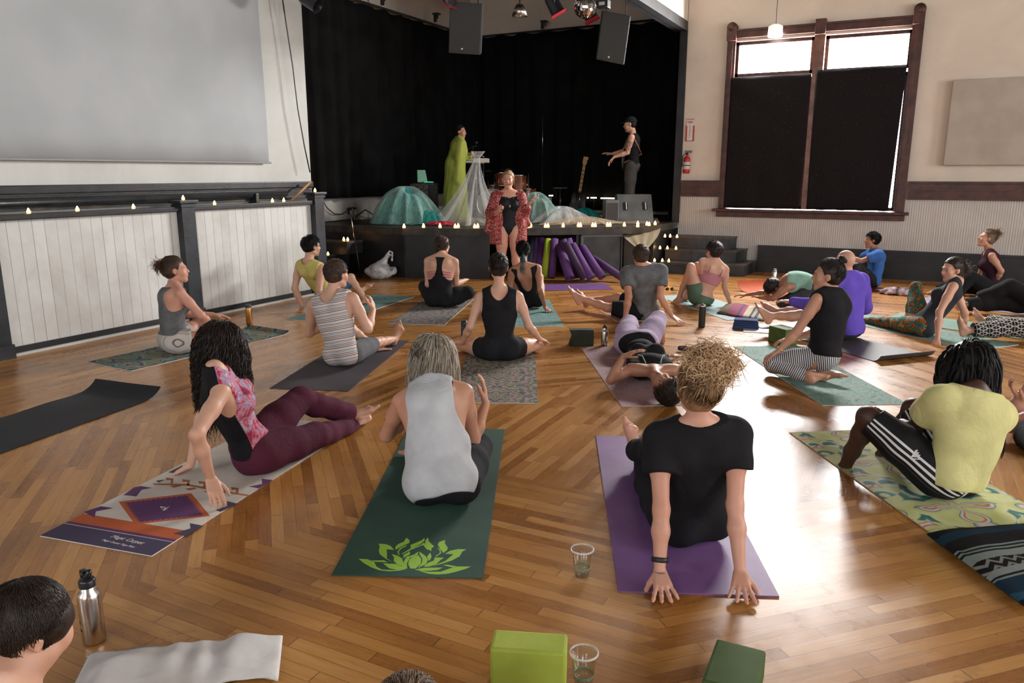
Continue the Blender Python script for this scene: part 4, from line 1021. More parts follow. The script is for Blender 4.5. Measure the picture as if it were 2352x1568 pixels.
who('stripe', skin='pale', fem=0, az=28, saz=14, haz=38, hp=0, s=.98, w=.88, ww=1.16, pel=seat(783, 848), neck=(762, 682, '='), head=(774, 630, '='),
    elR=(856, 779, '+'), wrR=(857, 712, '+'), fiR=(853, 676, '+'), pnR='i', curlR=35, elL=(711, 765, '+'), wrL=('o', .18, .12, .12), fiL=('o', .08, .08, .10),
    knR=(864, 787, '+'), anR=(903, 779, .07), toR=(920, 737, '='), knL=('o', .33, -.12, .14), anL=('o', .18, .12, -.20), toL=('o', .12, .08, .02),
    label='person in a striped tank top sitting on the dark grey mat with hands raised')
who('bun', skin='pale', az=0, saz=0, haz=0, hp=-4, s=.97, w=.98, pel=seat(1147, 836), neck=(1147, 656, '='), head=(1145, 614, '+'), shd=.04,
    elL=(1080, 750, '='), wrL=(1062, 786, '+'), fiL=('o', .08, -.08, -.02), elR=(1214, 748, '='), wrR=(1240, 779, '+'), fiR=('o', .08, .06, -.04), curlL=25, curlR=25,
    knL=(1064, 793, '+'), anL=('o', .14, .36, -.05), toL=('o', .03, .14, .02), knR=(1236, 790, '+'), anR=('o', .22, -.34, -.05), toR=('o', .03, -.14, .02),
    label='person with a dark bun in a black tank top sitting cross-legged on the medallion mat')
who('teal', skin='tan', az=0, saz=4, haz=0, s=.95, w=.86, pel=seat(1222, 711), neck=(1204, 613, '-'), head=(1201, 575, '+'), hp=4,
    elL=(1172, 660, '-'), wrL=('o', -.06, -.02, -.24), fiL=('o', -.10, -.03, -.02), elR=(1240, 665, '-'), wrR=(1252, 706, .05), fiR=(1263, 717, .012), curlR=4, sprR=.3,
    knL=('o', .34, -.10, .2), anL=('o', .24, .0, -.30), toL=('o', .16, 0, -.03), knR=('o', .34, .02, .2), anR=('o', .24, .0, -.30), toR=('o', .16, 0, -.03),
    label='person with a teal-dyed ponytail in an open-backed black leotard')
who('racer', skin='pale', az=16, saz=6, haz=24, hp=4, s=.98, w=1.14, pel=seat(1010, 708), neck=(1014, 592, '='), head=(1017, 564, '+'),
    elL=(983, 655, '+'), wrL=('o', .22, .05, .0), fiL=('o', .1, .04, .0), elR=(1048, 652, '+'), wrR=('o', .22, .04, .02), fiR=('o', .1, -.02, 0),
    knR=(1074, 672, '='), anR=('o', .10, -.34, -.06), toR=('o', .03, -.14, .0), knL=('o', .30, -.24, .08), anL=('o', .05, .38, -.10), toL=('o', .03, .15, .0),
    label='person in a black racerback top with pink back straps, knees folded')
who('yellow', skin='pale', fem=0, az=52, saz=34, haz=52, hp=0, s=1.0, w=.84, pel=seat(746, 702), neck=(709, 606, '-'), head=(716, 566, '='),
    elL=(677, 662, '-'), wrL=(696, 708, '='), fiL=('o', -.1, -.02, -.05), elR=(733, 668, '-'), wrR=(738, 712, '='), fiR=('o', -.1, .02, -.05),
    knR=(806, 637, '='), anR=(840, 690, '='), toR=(872, 693, '='), knL=(800, 640, '+'), anL=(828, 668, '+'), toL=(842, 652, '='), beard=(.10, .06, .04),
    label='person in glasses, yellow tank top and blue shorts by the left wainscot')
who('leftg', skin='pink', az=56, saz=48, haz=74, hp=6, s=.98, w=1.02, pel=seat(390, 815), neck=(399, 662, '='), head=(404, 621, '='),
    elR=(462, 724, '='), wrR=(492, 752, '+'), fiR=('o', .12, -.02, -.04), elL=('o', .16, -.04, -.22), wrL=('o', .22, .03, -.02), fiL=('o', .1, 0, -.02),
    knR=(482, 778, '='), anR=('o', .0, -.34, -.08), toR=('o', .0, -.14, .0), knL=('o', .30, -.22, .10), anL=(440, 768, '+'), toL=('o', .12, .04, .0),
    label='person with messy brown bun, dark grey tank top and striped shorts, left')
who('teach', vox=.0062, skin='pink', az=176, saz=172, haz=184, hp=-2, s=.98, w=1.0, z0=0, pel=at(1168, 668, 0) + Z3 * .84, neck=(1168, 443, '='), tl=.52, head=(1167, 413, '='), bow=.0,
    elR=(1128, 487, '='), wrR=(1141, 488, '-'), fiR=(1150, 474, '-'), curlR=50, pnR='i', elL=(1203, 488, '='), wrL=(1216, 466, '-'), fiL=(1232, 456, '='), pnL=(0, 0, 1), curlL=22,
    knL=('o', .02, -.01, -.42), anL=('o', -.02, -.01, -.38), toL=('o', .2, -.02, -.03), knR=('o', .02, .01, -.42), anR=('o', -.02, .01, -.38), toR=('o', .2, .02, -.03), brow=(.25, .17, .10),
    label='person standing in an open red patterned kimono over black, with a headset microphone')
who('keys', vox=.0075, skin='tan', az=74, saz=74, haz=104, s=.98, w=1.0, z0=.77, pel=at(1047, 508, .77) + Z3 * .86, neck=(1054, 325, '='), tl=.5, head=(1057, 303, '='), bow=.0, hp=-3,
    elR=(1052, 361, '='), wrR=(1072, 352, '+'), fiR=(1081, 352, '='), elL=('o', .10, -.05, -.24), wrL=('o', .22, .05, .05), fiL=('o', .1, .03, .0),
    knL=('o', .03, 0, -.42), anL=('o', -.02, 0, -.40), toL=('o', .2, 0, -.03), knR=('o', 0, 0, -.42), anR=('o', -.02, 0, -.40), toR=('o', .2, 0, -.03),
    label='person in a sheer chartreuse robe standing at the keyboard on stage')
who('guitar', vox=.0075, skin='pale', fem=0, az=-84, saz=-76, haz=-80, hp=-6, s=1.0, w=.92, z0=.77, pel=at(1448, 508, .77) + Z3 * .92, neck=(1453, 303, '='), tl=.52, head=(1447, 286, '='), bow=.02,
    elL=(1441, 350, '='), wrL=(1411, 360, '='), fiL=(1396, 374, '='), curlL=35, elR=(1432, 348, '+'), wrR=(1407, 353, '='), fiR=(1399, 352, '='), beard=(.07, .045, .03),
    knL=('o', .02, 0, -.43), anL=('o', -.02, 0, -.41), toL=('o', .2, 0, -.03), knR=('o', 0, 0, -.43), anR=('o', -.02, 0, -.41), toR=('o', .2, 0, -.03),
    label='person in a black cap and sleeveless shirt with a tattooed arm, standing on stage')
_f = nrm(Z3 - .50 * F0 - .35 * RT); _r = nrm(np.cross(_f, -F0 * .9 + RT * .45 - Z3 * .3)); HREC = frame(_r, _f, np.cross(_r, _f))
who('recl', vox=.006, skin='tan', az=0, s=.98, w=1.0, pel=at(1462, 786, .11), neck=at(1500, 852, .13), tl=.5, head=at(1527, 888, .13), rv=RT, hipflat=1, bow=-.0,
    hR=HREC,
    elL=(1403, 872, .07), wrL=(1432, 818, '='), fiL=(1470, 802, '='), pnL='d', curlL=14, elR=('o', .10, .24, -.04), wrR=('o', .20, -.10, .06), fiR=('o', .06, -.14, .02),
    knL=(1446, 738, '+'), anL=('o', .16, -.06, -.36), toL=('o', .18, -.03, -.03), knR=(1515, 727, '+'), anR=('o', .16, .06, -.38), toR=('o', .18, .03, -.03),
    label='person lying on the back with knees bent, in lavender trousers and a black top')
who('greyt', skin='light', fem=0, az=-44, saz=2, haz=-6, hp=-2, s=.98, w=.88, pel=seat(1484, 737), neck=(1478, 616, '-'), head=(1471, 588, '='), hroll=-4,
    elL=(1444, 680, '-'), wrL=(1436, 730, .06), fiL=(1428, 738, .012), elR=(1517, 680, '-'), wrR=(1547, 733, '='), fiR=(1572, 746, .012), curlL=4, curlR=4, sprR=.3,
    knL=(1394, 706, '='), anL=(1334, 684, '='), toL=(1323, 664, '='), knR=('o', .40, -.03, .07), anR=('o', .38, -.08, -.09), toR=('o', .06, -.04, .18),
    label='person in a heathered dark grey t-shirt leaning back with legs stretched to the side')
who('pinkt', skin='pale', az=-42, saz=-6, haz=-36, hp=0, s=.96, w=.92, pel=seat(1616, 706), neck=(1642, 605, '='), head=(1639, 578, '='), shd=.03,
    elL=(1616, 659, '='), wrL=(1609, 698, '='), fiL=(1606, 707, .012), elR=(1664, 659, '='), wrR=(1679, 702, '='), fiR=(1690, 710, .012), sprR=.3,
    knL=(1587, 613, '='), anL=(1560, 684, .08), toL=('o', .18, 0, -.04), knR=(1602, 611, '+'), anR=('o', .14, .0, -.38), toR=('o', .18, 0, -.04),
    label='person with short dark hair in a pink bralette and green shorts, knees up')
who('child', skin='tan', az=-84, s=.96, w=.98, pel=at(1868, 663, .27), neck=(1800, 655, '='), tl=.5, head=(1779, 660, '='), rv=F0, hipflat=0, bow=.09,
    hR=frame(F0, -Z3, -RT), elL=(1776, 685, '='), wrL=(1745, 683, '+'), fiL=(1727, 678, '+'), elR=('o', .2, .12, -.12), wrR=('o', .24, 0, -.03), fiR=('o', .14, .02, -.01),
    knL=(1822, 686, '='), anL=('o', -.40, .0, -.02), toL=('o', -.16, .02, -.02), knR=('o', .30, .12, -.18), anR=('o', -.40, .0, -.02), toR=('o', -.16, .02, -.02),
    label='person folded forward over the orange mat in a mint top and grey leggings')
who('kneel', skin='light', az=-58, saz=-34, haz=-72, hp=2, s=.98, w=.98, pel=at(1886, 820, .23), neck=(1909, 678, '='), head=(1900, 634, '='),
    elL=(1830, 762, '='), wrL=(1792, 802, '='), fiL=(1762, 822, '='), curlL=16, pnL='d', elR=('o', .12, .10, -.24), wrR=('o', .22, -.06, -.08), fiR=('o', .14, -.04, -.04),
    knL=(1774, 830, '='), anL=(1862, 872, '='), toL=(1914, 884, .03), fuL=(0, 0, -1), knR=('o', .36, .06, -.14), anR=('o', -.38, .02, -.05), toR=('o', -.17, .02, -.02), fuR=(0, 0, -1),
    label='person with a dark bun kneeling in a black sleeveless top and striped leggings')
who('bald', skin='pale', fem=0, az=-50, saz=-26, haz=-24, hp=0, s=1.0, w=.98, pel=seat(1957, 784), neck=(1946, 632, '='), head=(1940, 602, '='),
    elR=(1986, 706, '+'), wrR=('o', .22, -.06, -.02), fiR=('o', .14, -.02, 0), elL=('o', .10, -.06, -.24), wrL=('o', .24, 0, .02), fiL=('o', .14, 0, 0),
    knL=('o', .39, -.06, .10), anL=(1770, 726, '='), toL=(1755, 699, '='), knR=('o', .39, .02, .14), anR=(1785, 716, '+'), toR=(1768, 694, '='),
    label='bald person in a violet long-sleeved shirt with legs stretched out')
who('blue', skin='tan', fem=0, az=-80, saz=-84, haz=-86, hp=4, s=.92, w=.86, pel=seat(2008, 664), neck=(2009, 578, '='), head=(2003, 552, '='), bow=.05,
    elL=(1976, 600, '='), wrL=(1952, 590, '='), fiL=('o', .14, 0, -.02), elR=(1974, 597, '+'), wrR=('o', .22, 0, .02), fiR=('o', .14, 0, 0),
    knL=(1968, 613, '-'), anL=(1962, 658, '='), toL=('o', .18, 0, -.04), knR=('o', .30, .02, .24), anR=('o', .10, 0, -.36), toR=('o', .18, 0, -.03),
    label='person in a blue t-shirt sitting with knees drawn up beside the right wainscot')
who('leggi', vox=.0068, skin='pale', az=-72, saz=-54, haz=-100, hp=-4, s=.98, w=.95, pel=seat(2128, 776), neck=(2197, 650, '='), head=(2187, 620, '='), shd=.03,
    elL=(2158, 716, '-'), wrL=(2153, 782, .05), fiL=(2152, 792, .012), elR=(2216, 718, '='), wrR=(2214, 756, .05), fiR=('o', -.1, .05, -.04),
    knR=(2104, 660, '+'), anR=(2086, 726, '='), toR=('o', .18, 0, -.04), knL=(2046, 741, '+'), anL=(1980, 737, '+'), toL=('o', .08, 0, .14),
    label='person looking over the shoulder in a charcoal tank top and colourful patterned leggings')
who('farr', skin='light', az=-84, saz=-70, haz=-84, hp=14, s=.95, w=.92, pel=seat(2284, 686), neck=(2271, 575, '='), head=(2266, 548, '='),
    elL=(2300, 622, '='), wrL=(2286, 648, '+'), fiL=('o', .1, 0, -.08), elR=('o', .0, .1, -.26), wrR=('o', .1, 0, -.2), fiR=('o', .1, 0, -.05),
    knL=('o', .30, -.04, .18), anL=('o', .14, 0, -.28), toL=('o', .18, 0, -.04), knR=('o', .36, .1, .06), anR=('o', .2, 0, -.1), toR=('o', .16, 0, .0),
    label='person with a light brown topknot in a maroon tank top looking upwards, far right')
who('blackp', skin='light', az=-84, s=.98, pel=at(2395, 704, .12), neck=('o', -.46, 0, .12), head=('o', -.15, 0, .10), 
    elL=('o', -.12, -.1, -.2), wrL=('o', .0, 0, -.1), fiL=('o', .1, 0, 0), elR=('o', -.1, .1, -.2), wrR=('o', 0, 0, -.1), fiR=('o', .1, 0, 0), 
    knL=(2260, 628, '='), anL=(2236, 690, '='), toL=('o', .18, 0, -.04), knR=('o', .40, .05, .0), anR=('o', .38, .02, -.04), toR=('o', .04, 0, .16),
    label='person in loose black trousers with one knee bent, cut by the right picture edge')
who('tribal', skin='pale', az=-88, s=.98, pel=at(2440, 765, .11), neck=('o', -.44, 0, .16), head=('o', -.12, 0, .13), 
    elL=('o', -.12, -.1, -.2), wrL=('o', .0, 0, -.1), fiL=('o', .1, 0, 0), elR=('o', -.1, .1, -.2), wrR=('o', 0, 0, -.1), fiR=('o', .1, 0, 0), 
    knL=(2338, 748, .09), anL=(2262, 736, .07), toL=(2240, 705, '='), knR=('o', .40, .08, .0), anR=('o', .36, .04, -.04), toR=('o', .04, 0, .16),
    label='person in black and white patterned trousers lying down, cut by the right edge')
who('edge', skin='pink', az=-10, s=.98, pel=seat(2470, 1075), neck=('o', .0, 0, .49), head=('o', .03, 0, .2), 
    elL=('o', .08, -.10, -.24), wrL=(2352, 925, '='), fiL=('o', .05, -.08, .10), curlL=30, pnL='u', elR=('o', .1, .1, -.2), wrR=('o', .2, 0, -.0), fiR=('o', .1, 0, 0), 
    knL=(2345, 985, '+'), anL=('o', .1, .34, -.05), toL=('o', .03, .14, .0), knR=('o', .3, .26, .05), anR=('o', .05, -.38, -.05), toR=('o', .03, -.14, .0),
    label='person seated on the purple mat cut by the right picture edge, hand on one knee')
who('corner', vox=.0042, skin='pale', fem=0, az=-70, saz=-64, haz=-136, hp=-30, s=.97, w=1.0, pel=ORG + ray(-260, 1900) * 1.62, neck=ORG + ray(-8, 1580) * 1.80, head=(58, 1450, '='), hroll=-6,
    elL=('o', .1, -.1, -.22), wrL=('o', .2, 0, -.05), fiL=('o', .1, 0, 0), elR=('o', .1, .1, -.22), wrR=('o', .2, 0, -.05), fiR=('o', .1, 0, 0),
    knL=('o', .3, -.2, .02), anL=('o', .05, .34, -.02), toL=('o', .03, .14, 0), knR=('o', .3, .2, .02), anR=('o', .05, -.34, -.02), toR=('o', .03, -.14, 0),
    label='person with short dark brown hair bowing the head beside the steel bottle, bottom left corner')
who('crown', skin='light', az=0, s=1.0, w=1.0, pel=ORG + ray(930, 2100) * 1.45, neck=ORG + ray(935, 1790) * 1.62, head=(938, 1665, '+'),
    elL=('o', .1, -.1, -.22), wrL=('o', .2, 0, -.05), fiL=('o', .1, 0, 0), elR=('o', .1, .1, -.22), wrR=('o', .2, 0, -.05), fiR=('o', .1, 0, 0),
    knL=('o', .3, -.2, .02), anL=('o', .05, .34, -.02), toL=('o', .03, .14, 0), knR=('o', .3, .2, .02), anR=('o', .05, -.34, -.02), toR=('o', .03, -.14, 0),
    label='crown of a brown-haired head just entering the bottom edge of the view')
# ------------------------------------------------------------------ cloth patterns
def pat(name, fn, col=(.3, .3, .3), rough=.85): return mat(name, col, rough, spec=.2, fn=fn)
def _bands(stops, period, axis=2, warp=.0):
    def fn(t, b):
        p = t.attr('lc'); c = t.sep(p)[axis]
        if warp: c = t.math('ADD', c, t.math('MULTIPLY', t.noise(t.obj(), 9, 2), warp))
        f = t.math('FRACT', t.math('DIVIDE', c, period))
        t.L.new(t.ramp(f, stops, 'CONSTANT'), b.inputs['Base Color'])
        t.L.new(t.bump(t.noise(t.obj(), 24, 2, .5, 1), .004, .6), b.inputs['Normal'])
    return fn
M_STRIPE = pat('striped_jersey', _bands([(0, (.62, .55, .50)), (.20, (.05, .05, .07)), (.27, (.62, .56, .50)), (.38, (.24, .11, .12)), (.46, (.62, .56, .50)), (.56, (.05, .05, .07)), (.62, (.60, .58, .56)), (.74, (.30, .30, .34)), (.82, (.62, .55, .50)), (.9, (.05, .05, .07)), (.95, (.62, .55, .50))], .075, 2, .012))
M_LEGSTRIPE = pat('striped_leggings_knit', _bands([(0, (.04, .045, .055)), (.48, (.60, .60, .62))], .0145, 2, .003))
M_SHORTSTRIPE = pat('striped_linen', _bands([(0, (.50, .46, .42)), (.55, (.16, .14, .14)), (.66, (.50, .46, .42)), (.8, (.30, .27, .26)), (.86, (.50, .46, .42))], .032, 0, .01))
def _floral(t, b):
    p = t.attr('lc'); y = t.sep(p)[1]
    n = t.noise(t.obj(), 16, 4, .6, 1.2)
    fl = t.ramp(n, [(.25, (.05, .03, .05)), (.38, (.32, .03, .08)), (.47, (.50, .10, .15)), (.53, (.55, .30, .38)), (.58, (.16, .16, .34)), (.63, (.60, .50, .52)), (.72, (.40, .12, .10))])
    f = t.math('GREATER_THAN', y, .012); t.L.new(t.mix(f, c4((.008, .008, .01)), fl), b.inputs['Base Color'])
    t.L.new(t.bump(t.noise(t.obj(), 24, 2, .5, 1), .004, .6), b.inputs['Normal'])
M_FLORAL = pat('floral_and_black_jersey', _floral)
def _psy(t, b):
    v = t.n('TexVoronoi'); v.inputs['Scale'].default_value = 17; t.L.new(t.attr('lc'), v.inputs['Vector'])
    n = t.noise(t.attr('lc'), 22, 4, .6, 1.5); f = t.math('ADD', t.math('MULTIPLY', v.outputs['Distance'], .65), t.math('MULTIPLY', n, .6))
    t.L.new(t.ramp(f, [(.22, (.45, .36, .25)), (.36, (.40, .05, .03)), (.44, (.02, .012, .01)), (.52, (.50, .18, .03)), (.60, (.02, .015, .01)), (.68, (.02, .25, .22)), (.76, (.03, .02, .015)), (.86, (.35, .22, .05))]), b.inputs['Base Color'])
M_PSY = pat('kaleidoscope_leggings_knit', _psy)
def _tribal(t, b):
    p = t.attr('lc'); s = t.sep(p); z = s[2]; an = t.math('ARCTAN2', s[1], s[0])
    band = t.math('FRACT', t.math('DIVIDE', z, .11)); zz = t.math('ABSOLUTE', t.math('SUBTRACT', t.math('FRACT', t.math('MULTIPLY', an, 1.6)), .5))
    dia = t.math('LESS_THAN', t.math('ABSOLUTE', t.math('SUBTRACT', t.math('ADD', zz, t.math('ABSOLUTE', t.math('SUBTRACT', band, .5))), .42)), .07)
    ln = t.math('GREATER_THAN', t.math('FRACT', t.math('MULTIPLY', band, 4.0)), .86)
    f = t.math('MAXIMUM', dia, ln); t.L.new(t.mix(f, c4((.012, .012, .014)), c4((.55, .52, .47))), b.inputs['Base Color'])
M_TRIBAL = pat('black_white_print_cotton', _tribal)
def _kimono(t, b):
    o = t.vmath('SCALE', t.obj(), 34.0); q = t.sep(o); ch = t.math('FRACT', t.math('ADD', q[2], t.math('MULTIPLY', t.math('FLOOR', t.math('ADD', q[0], q[1])), .5)))
    r = t.n('TexVoronoi'); r.inputs['Scale'].default_value = 75; t.L.new(t.obj(), r.inputs['Vector'])
    f = t.math('LESS_THAN', r.outputs['Distance'], .34); n = t.noise(t.obj(), 14, 2)
    t.L.new(t.mix(f, t.ramp(n, [(.3, (.16, .012, .014)), (.7, (.30, .025, .025))]), c4((.58, .40, .34))), b.inputs['Base Color'])
M_KIMONO = pat('red_print_silk', _kimono, rough=.5)
def _adi(t, b):
    s = t.sep(t.attr('lc')); an = t.math('ABSOLUTE', t.math('ARCTAN2', t.math('ADD', s[1], .012), t.math('MULTIPLY', s[0], -1.0)))
    w = t.math('MULTIPLY', t.math('ARCTAN2', t.math('ADD', s[1], .012), t.math('MULTIPLY', s[0], -1.0)), 3.6)
    f = t.math('LESS_THAN', t.math('FRACT', t.math('ADD', w, .5)), .42)
    f = t.math('MULTIPLY', f, t.math('LESS_THAN', an, .42)); leg = t.math('GREATER_THAN', s[2], 2.4)
    t.L.new(t.mix(t.math('MULTIPLY', f, leg), c4((.009, .009, .011)), c4((.70, .70, .70))), b.inputs['Base Color'])
    t.L.new(t.bump(t.noise(t.obj(), 24, 2, .5, 1), .004, .6), b.inputs['Normal'])
M_ADI = pat('black_shorts_with_three_stripes', _adi, rough=.6)
def _heather(c1, c2):
    def fn(t, b):
        n = t.math('ADD', t.math('MULTIPLY', t.noise(t.obj(), 240, 2), .6), t.math('MULTIPLY', t.noise(t.obj(), 12, 3), .4))
        t.L.new(t.ramp(n, [(.38, c1), (.62, c2)]), b.inputs['Base Color']); t.L.new(t.bump(t.noise(t.obj(), 22, 2, .5, 1.4), .006, .8), b.inputs['Normal'])
    return fn
M_HEATHER = pat('heather_grey_jersey', _heather((.07, .075, .08), (.17, .175, .18)))
BLK = fabric('black_jersey', (.011, .011, .013)); BLK2 = fabric('black_leggings_knit', (.012, .013, .016))
H_GREY = hair_mat('grey_hair', (.07, .055, .042), (.31, .26, .20), (.66, .59, .50)); H_BLOND = hair_mat('blonde_curls', (.26, .14, .065), (.56, .36, .19), (.90, .72, .48))
H_BRN = hair_mat('brown_hair', (.018, .010, .007), (.05, .028, .018), (.11, .06, .036)); H_DRK = hair_mat('dark_hair', (.006, .004, .003), (.018, .011, .008), (.045, .027, .018))
H_BLK = hair_mat('black_hair', (.003, .003, .003), (.009, .008, .008), (.02, .018, .018)); H_LBR = hair_mat('light_brown_hair', (.05, .028, .016), (.14, .085, .05), (.30, .19, .11))
H_TEAL = hair_mat('teal_dyed_hair', (.01, .04, .05), (.02, .09, .11), (.03, .13, .15)); H_AUB = hair_mat('auburn_hair', (.03, .012, .006), (.10, .040, .02), (.24, .10, .05)); H_GLD = hair_mat('golden_hair', (.10, .05, .024), (.29, .165, .08), (.52, .34, .19))

PEOPLE = {}
def make(key):
    b = Body(CAST[key]); b.body(); PEOPLE[key] = b; return b
NECK = (.085, .07, .075)
ARMH = (.055, .030, .062, .13, .125)

def knot(b, c, R0, m, name='hair_bun_core'):
    return sdf_obj(name, [dict(k=.01, P=[E(b.hp(*c), b.HR, np.array([R0, R0 * .85, R0 * .85]) * b.k * .92)], ko=.01)], b.vox * .9, m, b.obj, lambda X, d: d + .004 * sines(X, 90, 4), local=b.org)
# --- nearest row
b = make('silver')
b.garment('leggings', BLK2, ('hips', 'legs'), t=.007, leg=(0, 2), noise=.003, legt=.016, top=.2)
b.garment('undershirt', BLK, ('torso',), t=.005, top=1.02, hem=.75, neckr=(.066, .062, .05), arm=(.020, .050, .090, .14, .17), noise=.001)
b.garment('tank_top', fabric('pale_grey_jersey', (.50, .51, .53), wr=.006), ('torso',), t=.013, hem=-.16, top=1.14, neckr=(.080, .080, .075), arm=(.020, .040, .090, .15, .21), noise=.0035, freq=20, loose=.004)
b.hcap('hair_base', H_GREY, t=.014, low=-.10, front=.035)
b.strand('hair', b.fall(2900, .335, K=15, wave=.008, wfreq=30, part=(0.01, .0, .13), seed=4, front=.04, out=.17, lenj=.06, bodyr=.04), .0017, H_GREY)

b = make('blonde')
b.garment('trousers', BLK2, ('hips', 'legs'), t=.010, leg=(0, 1.95), noise=.005, legt=.02, top=.2)
b.garment('t_shirt', BLK, ('torso', 'sleeves'), t=.012, hem=-.10, top=1.10, neckr=(.070, .070, .060), sleeve=.50, loose=.012, noise=.005, freq=18)
b.hcap('hair_base', H_GLD, t=.008, low=-.075, front=.03)
b.strand('hair', b.gather(1500, (.02, -.05, .115), lift=.012, jit=.006, low=-.075, front=.035, seed=5), .0013, H_GLD)
knot(b, (.034, -.035, .135), .088, H_GLD, 'topknot_core')
b.strand('topknot', b.puff(1500, (.034, -.035, .135), (.095, .075, .070), K=16, curlr=.012, freq=11, ln=.060), .0020, H_BLOND, sides=4)
b.strand('flyaway_curls', b.puff(260, (.034, -.035, .135), (.10, .08, .075), K=14, curlr=.016, freq=8, ln=.085, seed=21), .0012, H_BLOND)
b.strand('loose_curls', b.puff(120, (.0, -.02, .07), (.085, .09, .07), K=10, curlr=.010, freq=8, ln=.05, seed=9), .0011, H_GLD)
wm = MB(); w0 = b.wr['L']; wd = nrm(b.wr['L'] - b.el['L'])
def cuff(name, P0, d, R0, w, th, m, par, org, n=28):
    ref = nrm(np.cross(d, [1, 0, .2])); r2 = np.cross(d, ref); M = MB()
    M.lathe([(R0, -w / 2), (R0 + th, -w / 2 + th * .4), (R0 + th, w / 2 - th * .4), (R0, w / 2), (R0 - .002, 0), (R0, -w / 2)], P0 - org, n, 0, frame(ref, r2, d))
    return M.build(name, m, par)
cuff('watch_strap', w0 - wd * .045, wd, .030, .020, .004, mat('black_rubber', (.012, .012, .013), .5), b.obj, b.org)
M = MB(); M.box(w0 - wd * .045 - b.org + Z3 * .0 + nrm(np.cross(wd, RT)) * -.032, (.034, .012, .030), bev=.003, R=frame(RT, nrm(np.cross(wd, RT)), wd)); M.build('watch_case', mat('dark_glass', (.02, .02, .022), .15), b.obj)
rb = MB(); ref = nrm(np.cross(wd, [1, 0, .2])); r2 = np.cross(wd, ref)
for i in range(26):
    q = 6.283 * i / 26; rb.lathe([(0, -.0035), (.0032, -.0015), (.0032, .0015), (0, .0035)], w0 + wd * .004 + (ref * math.cos(q) + r2 * math.sin(q)) * .030 - b.org, 6)
rb.build('bracelet', mat('grey_beads', (.10, .10, .10), .4), b.obj)

b = make('dread')
b.garment('white_undershirt', fabric('white_cotton', (.62, .62, .62)), ('torso',), t=.012, hem=-.24, top=.12, noise=.003)
b.garment('shorts', M_ADI, ('hips', 'legs'), t=.012, leg=(0, .93), legt=.022, noise=.005, top=.1)
b.garment('t_shirt', fabric('pale_yellow_cotton', (.63, .60, .27), wr=.007), ('torso', 'sleeves'), t=.016, hem=-.12, top=1.10, neckr=(.070, .070, .060), sleeve=.52, loose=.014, noise=.006, freq=16)
shorts_ = [o for o in bpy.data.objects if o.parent == b.obj and o.name.startswith('shorts')][0]
hit, loc_, nor_, _i = shorts_.ray_cast(Vector(ORG - b.org), Vector(nrm(ray(2104, 1050))))
if hit:
    n_ = np.array(nor_); n_ = n_ if n_ @ FW < 0 else -n_; u_ = nrm(np.cross(UPV, n_)); v_ = np.cross(n_, u_); q_ = np.array(loc_) + n_ * .002; m = MB()
    for k_, (x_, h_) in enumerate(((-.016, .018), (-.003, .032), (.010, .046))):
        bl = [(x_, 0), (x_ + .010, 0), (x_ + .010 - h_ * .42, h_), (x_ - h_ * .42, h_)]
        bl = [(x_ + .006 - h_ * .1, 0), (x_ + .017 - h_ * .1, 0), (x_ + .017 - h_ * .55, h_ * .8), (x_ + .006 - h_ * .55, h_ * .8)]
        m.quad([q_ - u_ * a_ + v_ * b_ for a_, b_ in bl])
    m.box(q_ - v_ * .008, (.040, .005, .002), 0, frame(u_, v_, n_)); lg_ = m.build('logo_print', mat('logo_white', (.65, .65, .65), .6), b.obj)
b.hcap('hair_base', H_BLK, t=.020, low=-.08, front=.05)
b.strand('dreadlocks', b.fall(230, .35, K=18, wave=.010, wfreq=26, part=(0, .02, .13), seed=8, front=.06, low=-.09, out=.28, lenj=.14, grav=1.5, bodyr=.08), np.full(230, .0062), H_BLK, sides=7)

b = make('floral')
b.garment('trousers', fabric('maroon_cotton', (.085, .016, .035), wr=.006), ('hips', 'legs'), t=.012, leg=(0, 1.97), noise=.006, legt=.024, top=.12)
b.garment('tank_top', M_FLORAL, ('torso',), t=.010, hem=.10, top=1.16, neckr=(.054, .062, .058), arm=(.050, .065, .078, .14, .165), noise=.003)
b.hcap('hair_base', H_DRK, t=.020, low=-.09, front=.055)
b.strand('hair', b.fall(2200, .37, K=20, wave=.014, wfreq=52, part=(0, .03, .13), seed=12, front=.065, out=.16, lenj=.14, bodyr=.035), .0016, H_DRK)

# --- middle rows
b = make('stripe')
b.garment('shorts', fabric('grey_shorts_cotton', (.13, .135, .14)), ('hips', 'legs'), t=.007, leg=(0, .85), legt=.014, noise=.003, top=.04)
b.garment('tank_top', M_STRIPE, ('torso',), t=.016, hem=-.20, top=1.16, neckr=(.085, .10, .115), neckf=-.03, arm=(.036, .06, .088, .14, .18), noise=.004)
b.hcap('hair_base', H_BRN, t=.011, low=-.05, front=.05, noise=.003)
b.strand('hair', b.crop(1500, .024, seed=3, low=-.06, up=.35), .0013, H_BRN)

